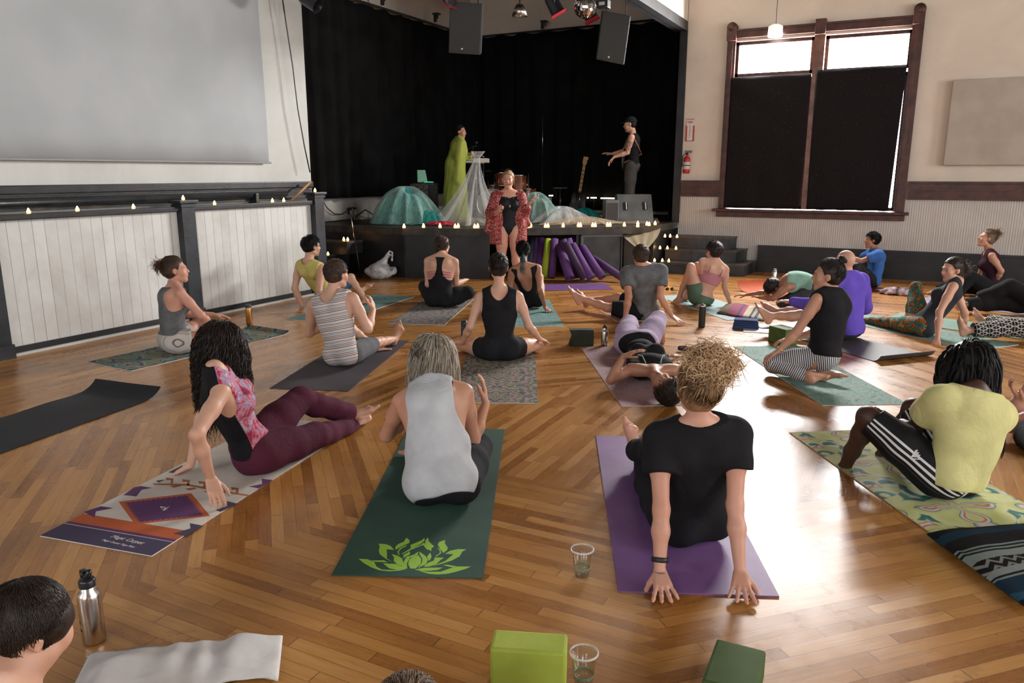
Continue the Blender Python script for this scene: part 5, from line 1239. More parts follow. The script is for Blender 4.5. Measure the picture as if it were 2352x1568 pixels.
b = make('bun')
b.garment('tank_top', BLK, ('torso',), t=.009, hem=-.10, top=1.14, neckr=(.078, .10, .125), neckf=-.06, arm=(.042, .040, .076, .13, .15), noise=.003)
b.garment('shorts', BLK2, ('hips', 'legs'), t=.010, leg=(0, .33), noise=.003, top=.2, legt=.014)
xs = MB()
for sg in (-1, 1):
    p0 = b.neck + b.sr * sg * .07 + b.up * .005 - b.sf * .052; p1 = b.neck - b.sr * sg * .045 - b.up * .105 - b.sf * .088
    xs.tube([p0 - b.org, (p0 + p1) / 2 - b.sf * .012 - b.org, p1 - b.org], .0035, 6)
xs.build('mauve_straps', fabric('mauve_elastic', (.30, .12, .16)), b.obj)
b.hcap('hair_base', H_DRK, t=.010, low=-.06, front=.045)
b.strand('hair', b.gather(900, (0, -.10, .075), lift=.006, seed=6, low=-.07, jit=.004), .0014, H_DRK)
def coil(b, c, R0, n=160, seed=1, rad=.0016, m=H_DRK, name='hair_bun', flat=.7):
    r = np.random.RandomState(seed); L = []; c = np.array(c)
    ax = nrm(c - np.array([0, -.01, .02])); a = nrm(np.cross(ax, [1, .1, 0])); d = np.cross(ax, a)
    for _ in range(n):
        ph = r.rand() * 6.28; sp = r.choice([-1, 1]) ; rr = R0 * (.35 + .6 * r.rand()); h = R0 * flat * (r.rand() - .2); T = 1.2 + 2.4 * r.rand(); tl = r.normal(size=3) * .25
        pts = []
        for t in np.linspace(0, 1, 12):
            q = ph + T * t; e = rr * (1 - .25 * t)
            pts.append(b.hp(*(c + (a + tl * .3) * math.cos(q) * e + (d + tl * .2) * math.sin(q) * e + ax * (h * (1 - (rr / R0) ** 2 * .6) + .012))))
        L.append(np.array(pts))
    o = b.strand(name, L, rad, m)
    return o
knot(b, (0, -.115, .078), .034, H_DRK); coil(b, (0, -.115, .078), .038, 140)

b = make('teal')
b.garment('leotard', BLK, ('torso', 'hips'), t=.007, hem=-.3, top=1.03, neckr=(.090, .14, .36), neckf=-.11, arm=(.050, .02, .066, .13, .14), noise=.002)
b.hcap('hair_base', H_BLK, t=.010, low=-.06, front=.045)
b.strand('hair', b.gather(700, (0, -.105, .005), lift=.006, seed=6, low=-.07, jit=.004), .0015, H_BLK)
tie = MB(); tie.lathe([(.016, -.012), (.020, 0), (.016, .012)], b.hp(0, -.115, .0) - b.org, 10); tie.build('hair_tie', BLK, b.obj)
def tail(b, c, ln, n, m, name='ponytail', seed=2, wave=.004, spread=.014, K=14, rad=.0016, out=(0, -.02, 0), frz=0):
    r = np.random.RandomState(seed); L = []; down = b.HR.T @ (-Z3)
    for _ in range(n):
        o = r.normal(size=3) * spread; l = ln * (.7 + .4 * r.rand()); ph = r.rand() * 6.28; o2 = r.normal(size=3) * frz; pts = []
        for t in np.linspace(0, 1, K):
            q = np.array(c) + np.array(out) * min(1, t * 4) + down * l * t + o * min(1, t * 3) * (1 + t * .4) + o2 * t + np.array([math.sin(ph + t * 9), math.cos(ph + t * 8), 0]) * wave * (1 + 2 * t * (frz > 0))
            pts.append(b.hp(*q))
        L.append(np.array(pts))
    return b.strand(name, L, rad, m)
tail(b, (0, -.115, .0), .27, 260, H_TEAL, spread=.012)

b = make('racer')
b.garment('trousers', BLK2, ('hips', 'legs'), t=.012, leg=(0, 1.9), noise=.005, legt=.022, top=.2)
b.garment('racerback_top', BLK, ('torso',), t=.011, hem=-.10, top=1.02, neckr=(.05, .05, .04), neckf=0, arm=(.02, .03, .10, .14, .15), racer=(.135, .78, .105, .16, .16), noise=.002)
ps = MB()
for sg in (-1, 1):
    for j in range(3):
        t0 = .56 + j * .055; pts = []
        for u in np.linspace(.0, 1, 6):
            lat = .045 + .10 * u; c_ = b.pel + (b.neck - b.pel) * (t0 - .03 * u) + b.bow(.6) + b.sr * sg * lat * b.g ** .5 - b.sf * (.112 - .055 * u * u) * b.g
            pts.append(c_ - b.org)
        ps.tube(pts, .0055, 6)
ps.build('pink_back_straps', fabric('pink_elastic', (.55, .16, .22)), b.obj)
b.hcap('hair_base', H_BRN, t=.009, low=-.055, front=.045)
b.strand('hair', b.gather(700, (0, -.10, -.02), lift=.005, seed=6, low=-.07, jit=.004), .0015, H_BRN); knot(b, (0, -.115, -.02), .030, H_BRN); coil(b, (0, -.115, -.02), .033, 90, m=H_BRN)

b = make('yellow')
b.garment('shorts', fabric('denim_blue_cotton', (.06, .11, .22)), ('hips', 'legs'), t=.012, leg=(0, .8), legt=.024, noise=.005, top=.12)
b.garment('tank_top', fabric('yellow_jersey', (.60, .52, .17), wr=.007), ('torso',), t=.014, hem=-.10, top=1.14, neckr=(.075, .085, .085), arm=(.055, .05, .075, .14, .16), noise=.005)
b.hcap('hair_base', H_BLK, t=.014, low=-.045, front=.05, noise=.005)
b.strand('hair', b.crop(900, .035, seed=3, low=-.05, up=.7), .0016, H_BLK)
def glasses(b, m, name='spectacles'):
    g = MB(); P = lambda x, y, z: b.hp(x, y, z) - b.org
    for sx in (-1, 1):
        g.tube([P(sx * .031 + .022 * math.cos(q), .102 - abs(sx * .031 + .022 * math.cos(q)) * .12, .002 + .016 * math.sin(q)) for q in np.linspace(0, 6.283, 17)], .0022, 5, cap=False)
        g.tube([P(sx * .053, .097, .004), P(sx * .074, .06, .006), P(sx * .081, .0, .008), P(sx * .080, -.02, -.006)], .002, 5)
    g.tube([P(-.009, .101, .006), P(0, .104, .008), P(.009, .101, .006)], .0018, 5)
    return g.build(name, m, b.obj)
glasses(b, mat('black_acetate', (.01, .01, .01), .3))

b = make('leftg')
b.garment('shorts', M_SHORTSTRIPE, ('hips', 'legs'), t=.014, leg=(0, .42), legt=.022, noise=.005, top=.12)
b.garment('tank_top', M_HEATHER, ('torso',), t=.011, hem=-.02, top=1.02, neckr=(.055, .08, .06), neckf=.04, arm=(.03, .03, .07, .14, .14), racer=(.150, .80, .085, .14, .12), noise=.003)
b.hcap('hair_base', H_BRN, t=.010, low=-.055, front=.05)
b.strand('hair', b.gather(800, (0, -.10, .06), lift=.008, seed=6, low=-.07, jit=.005), .0014, H_BRN)
b.strand('messy_bun', b.puff(260, (0, -.125, .07), (.045, .045, .035), K=10, curlr=.012, freq=7, ln=.060, seed=5), .0015, H_AUB)

b = make('greyt')
b.garment('shorts', BLK2, ('hips', 'legs'), t=.012, leg=(0, .85), legt=.024, noise=.004, top=.12)
b.garment('t_shirt', M_HEATHER, ('torso', 'sleeves'), t=.014, hem=-.12, top=1.10, neckr=(.066, .066, .055), sleeve=.62, loose=.012, noise=.006, freq=18)
b.hcap('hair_base', H_BRN, t=.010, low=-.05, front=.05)
b.strand('hair', b.crop(1200, .022, seed=3, low=-.06, up=.3), .0015, H_BRN)

b = make('recl')
b.garment('trousers', fabric('lavender_cotton', (.44, .36, .50), wr=.008), ('hips', 'legs'), t=.014, leg=(0, .95), legt=.026, noise=.007, top=.10, freq=20)
b.garment('tank_top', BLK, ('torso',), t=.011, hem=.02, top=.93, neckr=(.085, .09, .10), neckf=.05, arm=(.055, .03, .062, .13, .13), noise=.004)
st = MB()
for sg in (-1, 1): st.tube([b.neck - b.up * .01 + b.sr * sg * .055 + b.sf * .06 - b.org, b.neck - b.up * .07 + b.sr * sg * .075 + b.sf * .10 - b.org, b.neck - b.up * .13 + b.sr * sg * .10 + b.sf * .095 - b.org], .005, 6)
st.build('mint_straps', fabric('mint_elastic', (.30, .50, .42)), b.obj)
b.hcap('hair_base', H_DRK, t=.020, low=-.06, front=.055, noise=.004)
b.strand('hair', b.crop(2600, .040, seed=3, low=-.06, up=.45, jit=.8, K=6), .0017, H_DRK)

b = make('kneel')
b.garment('leggings', M_LEGSTRIPE, ('hips', 'legs'), t=.006, leg=(0, 1.88), noise=.001, top=.25)
b.garment('sleeveless_top', BLK, ('torso',), t=.014, hem=.05, top=1.14, neckr=(.065, .065, .055), arm=(.058, .03, .062, .13, .135), noise=.004, loose=.01)
b.hcap('hair_base', H_DRK, t=.010, low=-.06, front=.045)
b.strand('hair', b.gather(1200, (0, -.075, .105), lift=.007, seed=6, low=-.07, jit=.004), .0014, H_DRK); knot(b, (0, -.085, .122), .038, H_DRK); coil(b, (0, -.085, .122), .044, 180)
cuff('bracelet', b.wr['L'], nrm(b.wr['L'] - b.el['L']), .026, .008, .003, mat('gold_metal', (.6, .42, .2), .35, 1.0), b.obj, b.org)

b = make('bald')
b.garment('shorts', fabric('dark_grey_cotton', (.035, .035, .04)), ('hips', 'legs'), t=.010, leg=(0, .8), noise=.004, legt=.02, top=.1)
b.garment('long_sleeved_shirt', fabric('violet_jersey', (.135, .085, .52), wr=.006), ('torso', 'sleeves'), t=.014, hem=-.12, top=1.12, neckr=(.064, .064, .05), sleeve=2, loose=.014, noise=.005, freq=18)

b = make('leggi')
b.garment('leggings', M_PSY, ('hips', 'legs'), t=.006, leg=(0, 1.9), noise=.002, top=.2)
b.garment('tank_top', fabric('charcoal_blue_jersey', (.030, .036, .045)), ('torso',), t=.010, hem=-.12, top=1.14, neckr=(.085, .10, .12), neckf=-.06, arm=(.055, .03, .062, .13, .13), noise=.003)
b.hcap('hair_base', H_DRK, t=.009, low=-.05, front=.042)
b.strand('hair', b.gather(900, (0, -.10, .02), lift=.005, seed=6, low=-.07, jit=.004), .0014, H_DRK)
b.strand('messy_bun', b.puff(240, (0, -.135, .02), (.045, .035, .04), K=10, curlr=.010, freq=7, ln=.055, seed=5), .0015, H_BRN)
tat = MB()

# --- back rows
b = make('pinkt')
b.garment('shorts', fabric('olive_green_cotton', (.10, .16, .11)), ('hips', 'legs'), t=.010, leg=(0, .42), noise=.004, legt=.02, top=.08)
b.garment('bralette', fabric('dusty_pink_jersey', (.48, .20, .23)), ('torso',), t=.007, hem=.42, top=.74, noise=.001)
st = MB()
for sg in (-1, 1): st.tube([b.pel + (b.neck - b.pel) * .72 + b.sr * sg * .075 - b.sf * .098 + b.bow(.7) - b.org, b.pel + (b.neck - b.pel) * .88 + b.sr * sg * .078 - b.sf * .105 - b.org, b.neck + b.sr * sg * .080 - b.sf * .05 - b.up * .0 - b.org, b.neck + b.sr * sg * .080 - b.up * .04 + b.sf * .06 - b.org], .006, 6)
st.build('shoulder_straps', fabric('dusty_pink_jersey', (.48, .20, .23)), b.obj)
b.hcap('hair_base', H_DRK, t=.014, low=-.045, front=.05, noise=.006)
b.strand('hair', b.crop(700, .035, seed=3, low=-.05, up=.7, jit=.8), .0018, H_DRK)

b = make('child')
b.garment('leggings', fabric('slate_grey_knit', (.07, .075, .085)), ('hips', 'legs'), t=.007, leg=(0, 1.9), noise=.002, top=.15)
b.garment('tank_top', fabric('mint_jersey', (.27, .48, .38)), ('torso',), t=.010, hem=.05, top=.92, neckr=(.08, .10, .09), neckf=-.04, arm=(.055, .03, .07, .13, .13), noise=.003)
b.hcap('hair_base', H_DRK, t=.012, low=-.06, front=.05); b.strand('hair', b.crop(500, .03, seed=3, up=.3), .0018, H_DRK)

b = make('blue')
b.garment('trousers', fabric('black_nylon', (.012, .013, .015), rough=.45, wr=.008), ('hips', 'legs'), t=.012, leg=(0, 1.95), noise=.006, legt=.024, top=.1)
b.garment('t_shirt', fabric('blue_cotton', (.045, .14, .42), wr=.006), ('torso', 'sleeves'), t=.014, hem=-.15, top=1.10, neckr=(.064, .064, .05), sleeve=.6, loose=.012, noise=.005)
b.hcap('hair_base', H_BLK, t=.014, low=-.06, front=.055, noise=.005); b.strand('hair', b.crop(900, .04, seed=3, low=-.07, up=.45), .0018, H_BLK)

b = make('farr')
b.garment('trousers', BLK2, ('hips', 'legs'), t=.012, leg=(0, 1.9), noise=.004, legt=.022, top=.12)
b.garment('tank_top', fabric('maroon_jersey', (.035, .012, .020)), ('torso',), t=.010, hem=-.05, top=1.14, neckr=(.085, .09, .09), arm=(.055, .03, .062, .13, .13), noise=.003)
b.hcap('hair_base', H_LBR, t=.009, low=-.05, front=.042); b.strand('hair', b.gather(700, (0, -.08, .09), lift=.008, seed=6, low=-.07, jit=.005), .0016, H_LBR)
b.strand('messy_bun', b.puff(220, (0, -.10, .115), (.042, .035, .035), K=9, curlr=.010, freq=7, ln=.05, seed=5), .0018, H_LBR)

b = make('blackp')
b.garment('trousers', BLK, ('hips', 'legs'), t=.016, leg=(0, 1.85), noise=.006, legt=.035, top=.15)
b.garment('t_shirt', BLK2, ('torso', 'sleeves'), t=.014, hem=-.1, top=1.1, neckr=(.064, .064, .05), sleeve=.6)
b.hcap('hair', H_DRK, t=.014)
b = make('tribal')
b.garment('trousers', M_TRIBAL, ('hips', 'legs'), t=.014, leg=(0, 1.85), noise=.005, legt=.030, top=.15)
b.garment('t_shirt', BLK2, ('torso', 'sleeves'), t=.014, hem=-.1, top=1.1, neckr=(.064, .064, .05), sleeve=.6)
b.hcap('hair', H_DRK, t=.014)
b = make('edge')
b.garment('shorts', BLK2, ('hips', 'legs'), t=.010, leg=(0, .5), noise=.004, legt=.02, top=.12)
b.garment('tank_top', BLK, ('torso',), t=.010, hem=-.1, top=1.02, neckr=NECK, arm=ARMH)
b.hcap('hair', H_BRN, t=.014)
b = make('corner')
b.garment('sweatshirt', fabric('charcoal_fleece', (.05, .05, .055)), ('torso',), t=.010, hem=-.1, top=.80, arm=ARMH, noise=.004)
b.garment('shorts', BLK2, ('hips', 'legs'), t=.010, leg=(0, .7), noise=.004, legt=.02, top=.12)
b.hcap('hair_base', H_DRK, t=.012, low=-.055, front=.05, vox=.004)
b.strand('hair', b.crop(5200, .040, seed=3, low=-.065, up=.06, jit=.22, K=6), .0009, H_DRK)
b = make('crown')
b.garment('t_shirt', BLK, ('torso', 'sleeves'), t=.014, hem=-.1, top=1.1, neckr=(.064, .064, .05), sleeve=.6)
b.garment('trousers', BLK2, ('hips', 'legs'), t=.012, leg=(0, 1.9), noise=.004, legt=.022, top=.12)
b.hcap('hair_base', H_LBR, t=.010, low=-.06, front=.05); b.strand('hair', b.crop(2500, .04, seed=3, up=.2, jit=.3, K=6), .0012, H_LBR)

# --- the three musicians and the teacher
b = make('teach')
b.garment('swimsuit', fabric('black_lycra', (.010, .011, .016), rough=.6), ('torso', 'hips'), t=.006, hem=-.3, top=.90, neckr=(.075, .10, .115), neckf=.06, arm=(.05, .02, .07, .13, .13), noise=.001)
def kim():
    k = b.k; U, R, F = b.up, b.sr, b.sf; P = []; G = []
    def lerp(a, c, t): return a + (c - a) * t
    for sd, sg in (('L', -1), ('R', 1)):
        hemp = b.hip[sd] + R * sg * .06 - U * .26 * k
        P += [C(b.neck + R * sg * .05 - U * .02, b.sh[sd], .06, .065), C(b.sh[sd] - U * .05, lerp(b.sh[sd], hemp, .55) - F * .01, .085, .095), C(lerp(b.sh[sd], hemp, .55), hemp, .095, .105),
              C(b.neck - U * .12 - F * .02 + R * sg * .05, hemp - F * .07 - R * sg * .04, .085, .10)]
        e = b.el[sd]; w = lerp(b.el[sd], b.wr[sd], .55)
        sl = [C(b.sh[sd], e, .07, .075), C(e - U * .02, w - U * .01, .072, .060), C(lerp(b.sh[sd], e, .6) - U * .05, e - U * (.24 if sd == 'R' else .16) + R * sg * .03, .055, .045), C(e - U * .05, e - U * (.22 if sd == 'R' else .15) + R * sg * .05, .055, .045)]
        G.append(dict(k=.03, P=sl, ko=.015))
    fr = [(E(b.pel + U * .28 + F * .17, frame(R, F, U), (.088, .17, .62)), .01), (E(b.neck + U * .06 + F * .05, frame(R, F, U), (.070, .09, .08)), .01)]
    G.insert(0, dict(k=.04, P=P, ko=.02, sub=fr, cuts=[lambda X: (b.pel - U * .20 - X) @ U]))
    return sdf_obj('kimono', G, b.vox, M_KIMONO, b.obj, lambda X, d: d + .008 * sines(X * [1, 1, .35], 34, 3), local=b.org)
kim()
nk = MB(); pts = [b.neck + b.sr * (.055 * math.cos(q)) + b.sf * .090 + b.up * (-.03 - .11 * math.sin(q)) - b.org for q in np.linspace(0, math.pi, 13)]
nk.tube(pts, .0022, 5); nk.lathe([(0, -.022), (.010, -.012), (.012, 0), (.006, .012), (0, .018)], b.neck + b.sf * .125 - b.up * .17 - b.org, 10)
nk.build('pendant_necklace', mat('pale_stone', (.45, .40, .30), .3), b.obj)
mc = MB(); mc.tube([b.hp(-.082, .0, .01) - b.org, b.hp(-.082, .03, -.03) - b.org, b.hp(-.055, .085, -.055) - b.org, b.hp(-.03, .112, -.060) - b.org], .0025, 6); mc.lathe([(0, -.009), (.008, -.005), (.008, .005), (0, .009)], b.hp(-.026, .115, -.061) - b.org, 8)
mc.tube([b.hp(-.083, -.03, .0) - b.org, b.hp(-.085, .0, .035) - b.org, b.hp(-.082, .01, .0) - b.org], .003, 5); mc.build('headset_microphone', mat('black_plastic', (.012, .012, .012), .4), b.obj)
b.hcap('hair_base', H_GLD, t=.006, low=-.05, front=.040)
b.strand('hair', b.gather(800, (0, -.09, .02), lift=.004, seed=6, low=-.07, jit=.003), .0018, H_GLD)

b = make('keys')
SHEER = mat('chartreuse_chiffon', (.33, .38, .07), .8, spec=.2, Alpha=.86)
def robe():
    k = b.k; U, R, F = Z3, b.sr, b.sf; base = np.array([b.pel[0], b.pel[1], .80])
    P = [C(b.neck - U * .06, b.pel + U * .1, .12, .15), C(b.pel + U * .1, base, .16, .24), C(b.neck + R * .06 - U * .05, base + R * .07, .09, .17), C(b.neck - R * .06 - U * .05, base - R * .07, .09, .17)]
    P += [inflate(p, .022) for p in b.torso]
    G = [dict(k=.05, P=P, ko=.02, sub=[(E(b.neck + U * .05 + F * .03, frame(R, F, U), (.07, .08, .08)), .01)])]
    for sd, sg in (('L', -1), ('R', 1)):
        G.append(dict(k=.04, P=[C(b.sh[sd], b.el[sd], .065, .075), C(b.el[sd], b.el[sd] + (b.wr[sd] - b.el[sd]) * .6, .065, .055), C(b.sh[sd] - U * .1, b.pel + R * sg * .14 - U * .15, .06, .10)], ko=.03))
    return sdf_obj('robe', G, b.vox, SHEER, b.obj, lambda X, d: np.maximum(d + .012 * sines(X * [1, 1, .18], 38, 3), .785 - X[..., 2]), local=b.org)
robe()
b.hcap('hair_base', H_BLK, t=.008, low=-.05, front=.040); b.strand('hair', b.gather(600, (0, -.09, .0), lift=.004, seed=6, low=-.07, jit=.003), .0018, H_BLK)
knot(b, (0, -.10, -.01), .03, H_BLK)

def tattoo(s, V, lay):
    q = V - s.sh['L']; d = nrm(s.el['L'] - s.sh['L']); t = q @ d; r = np.linalg.norm(q - t[:, None] * d, axis=1)
    m = ((t > .06) & (t < .24) & (r < .07) & (sines(V, 70, 8) > -.15)).astype(float); lay(m, (.05, .055, .06), .8)
CAST['guitar']['paintfn'] = tattoo
b = make('guitar')
b.garment('trousers', fabric('grey_work_cotton', (.06, .06, .058)), ('hips', 'legs'), t=.016, leg=(0, 2.1), noise=.006, legt=.030, top=.1)
b.garment('sleeveless_shirt', BLK, ('torso',), t=.016, hem=-.10, top=1.04, neckr=(.07, .07, .07), arm=(.055, .04, .068, .14, .15), noise=.005)
G = [dict(k=.01, P=[E(b.hp(0, -.015, .035), b.HR, (.092, .108, .098))], ko=.01, cuts=[lambda X: b.hp(0, 0, .035)[2] - X[..., 2]]), dict(k=.006, P=[E(b.hp(0, .095, .040), b.HR, (.065, .065, .008))], ko=.01)]
sdf_obj('cap', G, b.vox * .8, BLK2, b.obj, None, local=b.org)
b.hcap('hair', H_BLK, t=.004, low=-.05, front=.02)
sh = MB(); 
for sd in 'LR':
    a, t_ = b.an[sd], b.to[sd]; sh.lathe([(.001, 0), (.042, 0), (.042, .04), (.03, .09), (.03, .12)], np.array([a[0], a[1], .772]) - b.org, 12); sh.tube([np.array([a[0], a[1], .80]) - b.org, np.array([t_[0], t_[1], .80]) - b.org], [.04, .035], 10)
sh.build('boots', BLK2, b.obj)
# ------------------------------------------------------------------ yoga mats
def strand_mat(name, stops, scale, kind='noise', rough=.8, dist=1.0, bump=.001):
    def fn(t, b):
        o = t.obj()
        if kind == 'vor':
            v = t.n('TexVoronoi'); v.inputs['Scale'].default_value = scale; t.L.new(o, v.inputs['Vector']); wn = t.n('TexWhiteNoise', noise_dimensions='3D'); t.L.new(v.outputs['Color'], wn.inputs['Vector'])
            f = t.math('ADD', t.math('MULTIPLY', wn.outputs['Value'], .8), t.math('MULTIPLY', t.noise(o, scale * 3, 3), .2))
        else: f = t.noise(o, scale, 5, .62, dist)
        t.L.new(t.ramp(f, stops), b.inputs['Base Color']); t.L.new(t.bump(t.noise(o, 500, 1), bump, .3), b.inputs['Normal'])
    return mat(name, stops[0][1], rough, spec=.25, fn=fn)
def _rosette(cs, nseg, R0, vs=20, extra=0.0, vw=.3):
    """medallions repeated along the mat"""
    def fn(t, b):
        s = t.sep(t.obj()); x = t.math('SUBTRACT', s[0], .305); y = t.math('SUBTRACT', t.math('FRACT', t.math('DIVIDE', t.math('ADD', s[1], .12), .58)), .5); y = t.math('MULTIPLY', y, .58)
        r = t.math('SQRT', t.math('ADD', t.math('MULTIPLY', x, x), t.math('MULTIPLY', y, y))); a = t.math('ARCTAN2', y, x)
        pet = t.math('ABSOLUTE', t.math('SINE', t.math('MULTIPLY', a, nseg / 2))); f = t.math('FRACT', t.math('ADD', t.math('MULTIPLY', r, R0), t.math('MULTIPLY', pet, .45)))
        v = t.n('TexVoronoi'); v.inputs['Scale'].default_value = vs or 20; t.L.new(t.comb(t.math('ABSOLUTE', x), y, 0.0), v.inputs['Vector'])
        f = t.math('FRACT', t.math('ADD', t.math('MULTIPLY', f, .75), t.math('ADD', t.math('MULTIPLY', v.outputs['Distance'], vw), extra))); col = t.ramp(f, cs)
        t.L.new(col, b.inputs['Base Color'])
    return fn
RUG = mat('medallion_print', (.2, .18, .18), .85, spec=.2, fn=_rosette([(0, (.10, .085, .09)), (.16, (.20, .17, .17)), (.30, (.045, .045, .05)), (.42, (.30, .27, .24)), (.50, (.30, .13, .12)), (.58, (.22, .20, .20)), (.70, (.06, .06, .065)), (.80, (.34, .28, .09)), (.86, (.15, .22, .20)), (1, (.10, .09, .09))], 8, 8.0, 22, 0, .38))
RUG2 = mat('small_medallion_print', (.2, .18, .18), .85, spec=.2, fn=_rosette([(0, (.14, .12, .12)), (.2, (.26, .22, .21)), (.36, (.07, .07, .075)), (.5, (.30, .26, .23)), (.62, (.16, .18, .16)), (.8, (.08, .08, .085)), (1, (.2, .16, .16))], 12, 10.0, 26, .2, .45))
GLASSP = mat('stained_leaf_print', (.1, .2, .2), .8, spec=.25, fn=_rosette([(0, (.02, .07, .08)), (.2, (.09, .22, .19)), (.34, (.02, .035, .07)), (.46, (.30, .26, .20)), (.56, (.10, .20, .12)), (.68, (.30, .13, .07)), (.78, (.03, .10, .12)), (.9, (.20, .28, .26)), (1, (.02, .04, .09))], 6, 5.0, 9, 0, .5))
PINKP = strand_mat('faded_pink_print', [(.30, (.10, .05, .07)), (.42, (.30, .15, .16)), (.5, (.40, .26, .26)), (.58, (.22, .20, .21)), (.68, (.34, .14, .16))], 26, dist=2.2)
GREENP = strand_mat('sea_green_print', [(.30, (.02, .06, .07)), (.42, (.11, .23, .19)), (.50, (.22, .34, .29)), (.58, (.12, .22, .19)), (.66, (.34, .15, .17))], 11, dist=2.0)
TEALP = strand_mat('teal_speckled_print', [(.30, (.02, .05, .06)), (.44, (.09, .19, .18)), (.55, (.19, .30, .28)), (.70, (.05, .10, .11))], 30, dist=1.5)
BLUEP = strand_mat('pale_blue_print', [(.30, (.10, .20, .22)), (.45, (.32, .42, .42)), (.56, (.22, .33, .34)), (.66, (.45, .48, .45)), (.75, (.35, .16, .13))], 14, dist=2.4)
LIMEP = mat('leaf_feather_print', (.4, .45, .2), .75, spec=.3, fn=_rosette([(0, (.42, .44, .16)), (.28, (.50, .52, .26)), (.36, (.02, .10, .10)), (.50, (.05, .20, .15)), (.58, (.56, .54, .46)), (.66, (.36, .42, .13)), (.80, (.46, .48, .22)), (.86, (.36, .07, .12)), (.91, (.58, .54, .48)), (1, (.04, .14, .13))], 4, 2.2, 7, .1, .9))
REDP = strand_mat('red_woven_print', [(.35, (.30, .05, .04)), (.5, (.42, .22, .18)), (.65, (.20, .04, .04))], 20, dist=1)
def foam(name, c, rough=.75): return mat(name, c, rough, spec=.3, fn=vary(tuple(np.array(c) * .85), tuple(np.array(c) * 1.06), 4, .0012, 380))
CREAMB = mat('cream_rubber_edge', (.62, .58, .52), .7)
def ymat(label, near, far, m, W=.61, L=1.74, th=.005, side='L', backm=None, name='yoga_mat', curl=0.0, curl0=0.0, wav=0.0):
    """near/far: floor points of the long edge; the mat extends to its right (side L) or left (side R)"""
    A = np.array(near[:2], float); B = np.array(far[:2], float); u = (B - A) / np.linalg.norm(B - A); v = np.array([u[1], -u[0]])
    if side == 'R': A = A - v * W
    ang = math.atan2(v[1], v[0]); nx, ny = 12, 60; V = []; r = np.random.RandomState(3)
    for j in range(ny + 1):
        for i in range(nx + 1):
            x, y = W * i / nx, L * j / ny; z = th
            if wav: z += wav * (.5 + .5 * math.sin(y * 14 + x * 3)) * (.5 + .5 * math.sin(x * 9 + 1)) * .5
            if curl and y > L - curl: q = (y - (L - curl)) / curl; z += curl * .30 * q * q; y -= curl * .22 * q * q
            if curl0 and y < curl0: q = 1 - y / curl0; z += curl0 * .42 * q * q; y += curl0 * .30 * q * q
            V.append((x, y, z))
    n = len(V); V += [(x, y, max(.0005, z - th * .92)) for x, y, z in V]
    F = [(j * (nx + 1) + i, j * (nx + 1) + i + 1, (j + 1) * (nx + 1) + i + 1, (j + 1) * (nx + 1) + i) for j in range(ny) for i in range(nx)]
    mi = [0] * len(F); F += [tuple(n + q for q in reversed(f)) for f in F]; mi += [1] * (len(F) - len(mi))
    ring = [i for i in range(nx + 1)] + [j * (nx + 1) + nx for j in range(1, ny + 1)] + [ny * (nx + 1) + i for i in range(nx - 1, -1, -1)] + [j * (nx + 1) for j in range(ny - 1, 0, -1)]
    k = len(F); F += [(ring[(q + 1) % len(ring)], ring[q], n + ring[q], n + ring[(q + 1) % len(ring)]) for q in range(len(ring))]; mi += [1] * (len(F) - k)
    me = bpy.data.meshes.new(name); me.from_pydata(V, [], F); me.materials.append(m); me.materials.append(backm or m); me.polygons.foreach_set('material_index', mi); me.update()
    o = bpy.data.objects.new(name, me); link(o); o.location = (A[0], A[1], 0.0); o.rotation_euler = (0, 0, ang)
    tag(o, label, 'yoga mat', 'yoga mats on the floor'); o['u'] = tuple(u); return o
def decal(o, polys, m, th=.0053, name=None):
    """flat print on a mat: floor points -> faces of the same mesh"""
    me = o.data; me.materials.append(m); k = len(me.materials) - 1; bm = bmesh.new(); bm.from_mesh(me)
    iv = Matrix.Translation(o.location) @ Matrix.Rotation(o.rotation_euler[2], 4, 'Z'); iv = iv.inverted()
    for p in polys:
        pts = [iv @ Vector((q[0], q[1], 0)) for q in p]
        for q in pts: q.z = th
        vs = [bm.verts.new(q) for q in pts]; f = bm.faces.new(vs); f.material_index = k; f.normal_update()
        if f.normal.z < 0: f.normal_flip()
        bmesh.ops.triangulate(bm, faces=[f])
    bm.to_mesh(me); bm.free()
def px(l, ox=0, oy=0, s=1.0, z=.005): return [at(ox + x / s, oy + y / s, z) for x, y in l]
P = at
gm = ymat('dark green mat with a lime lotus print under the grey-haired person', P(762, 1322), P(935, 990), foam('dark_green_foam', (.030, .075, .055)), L=1.80)
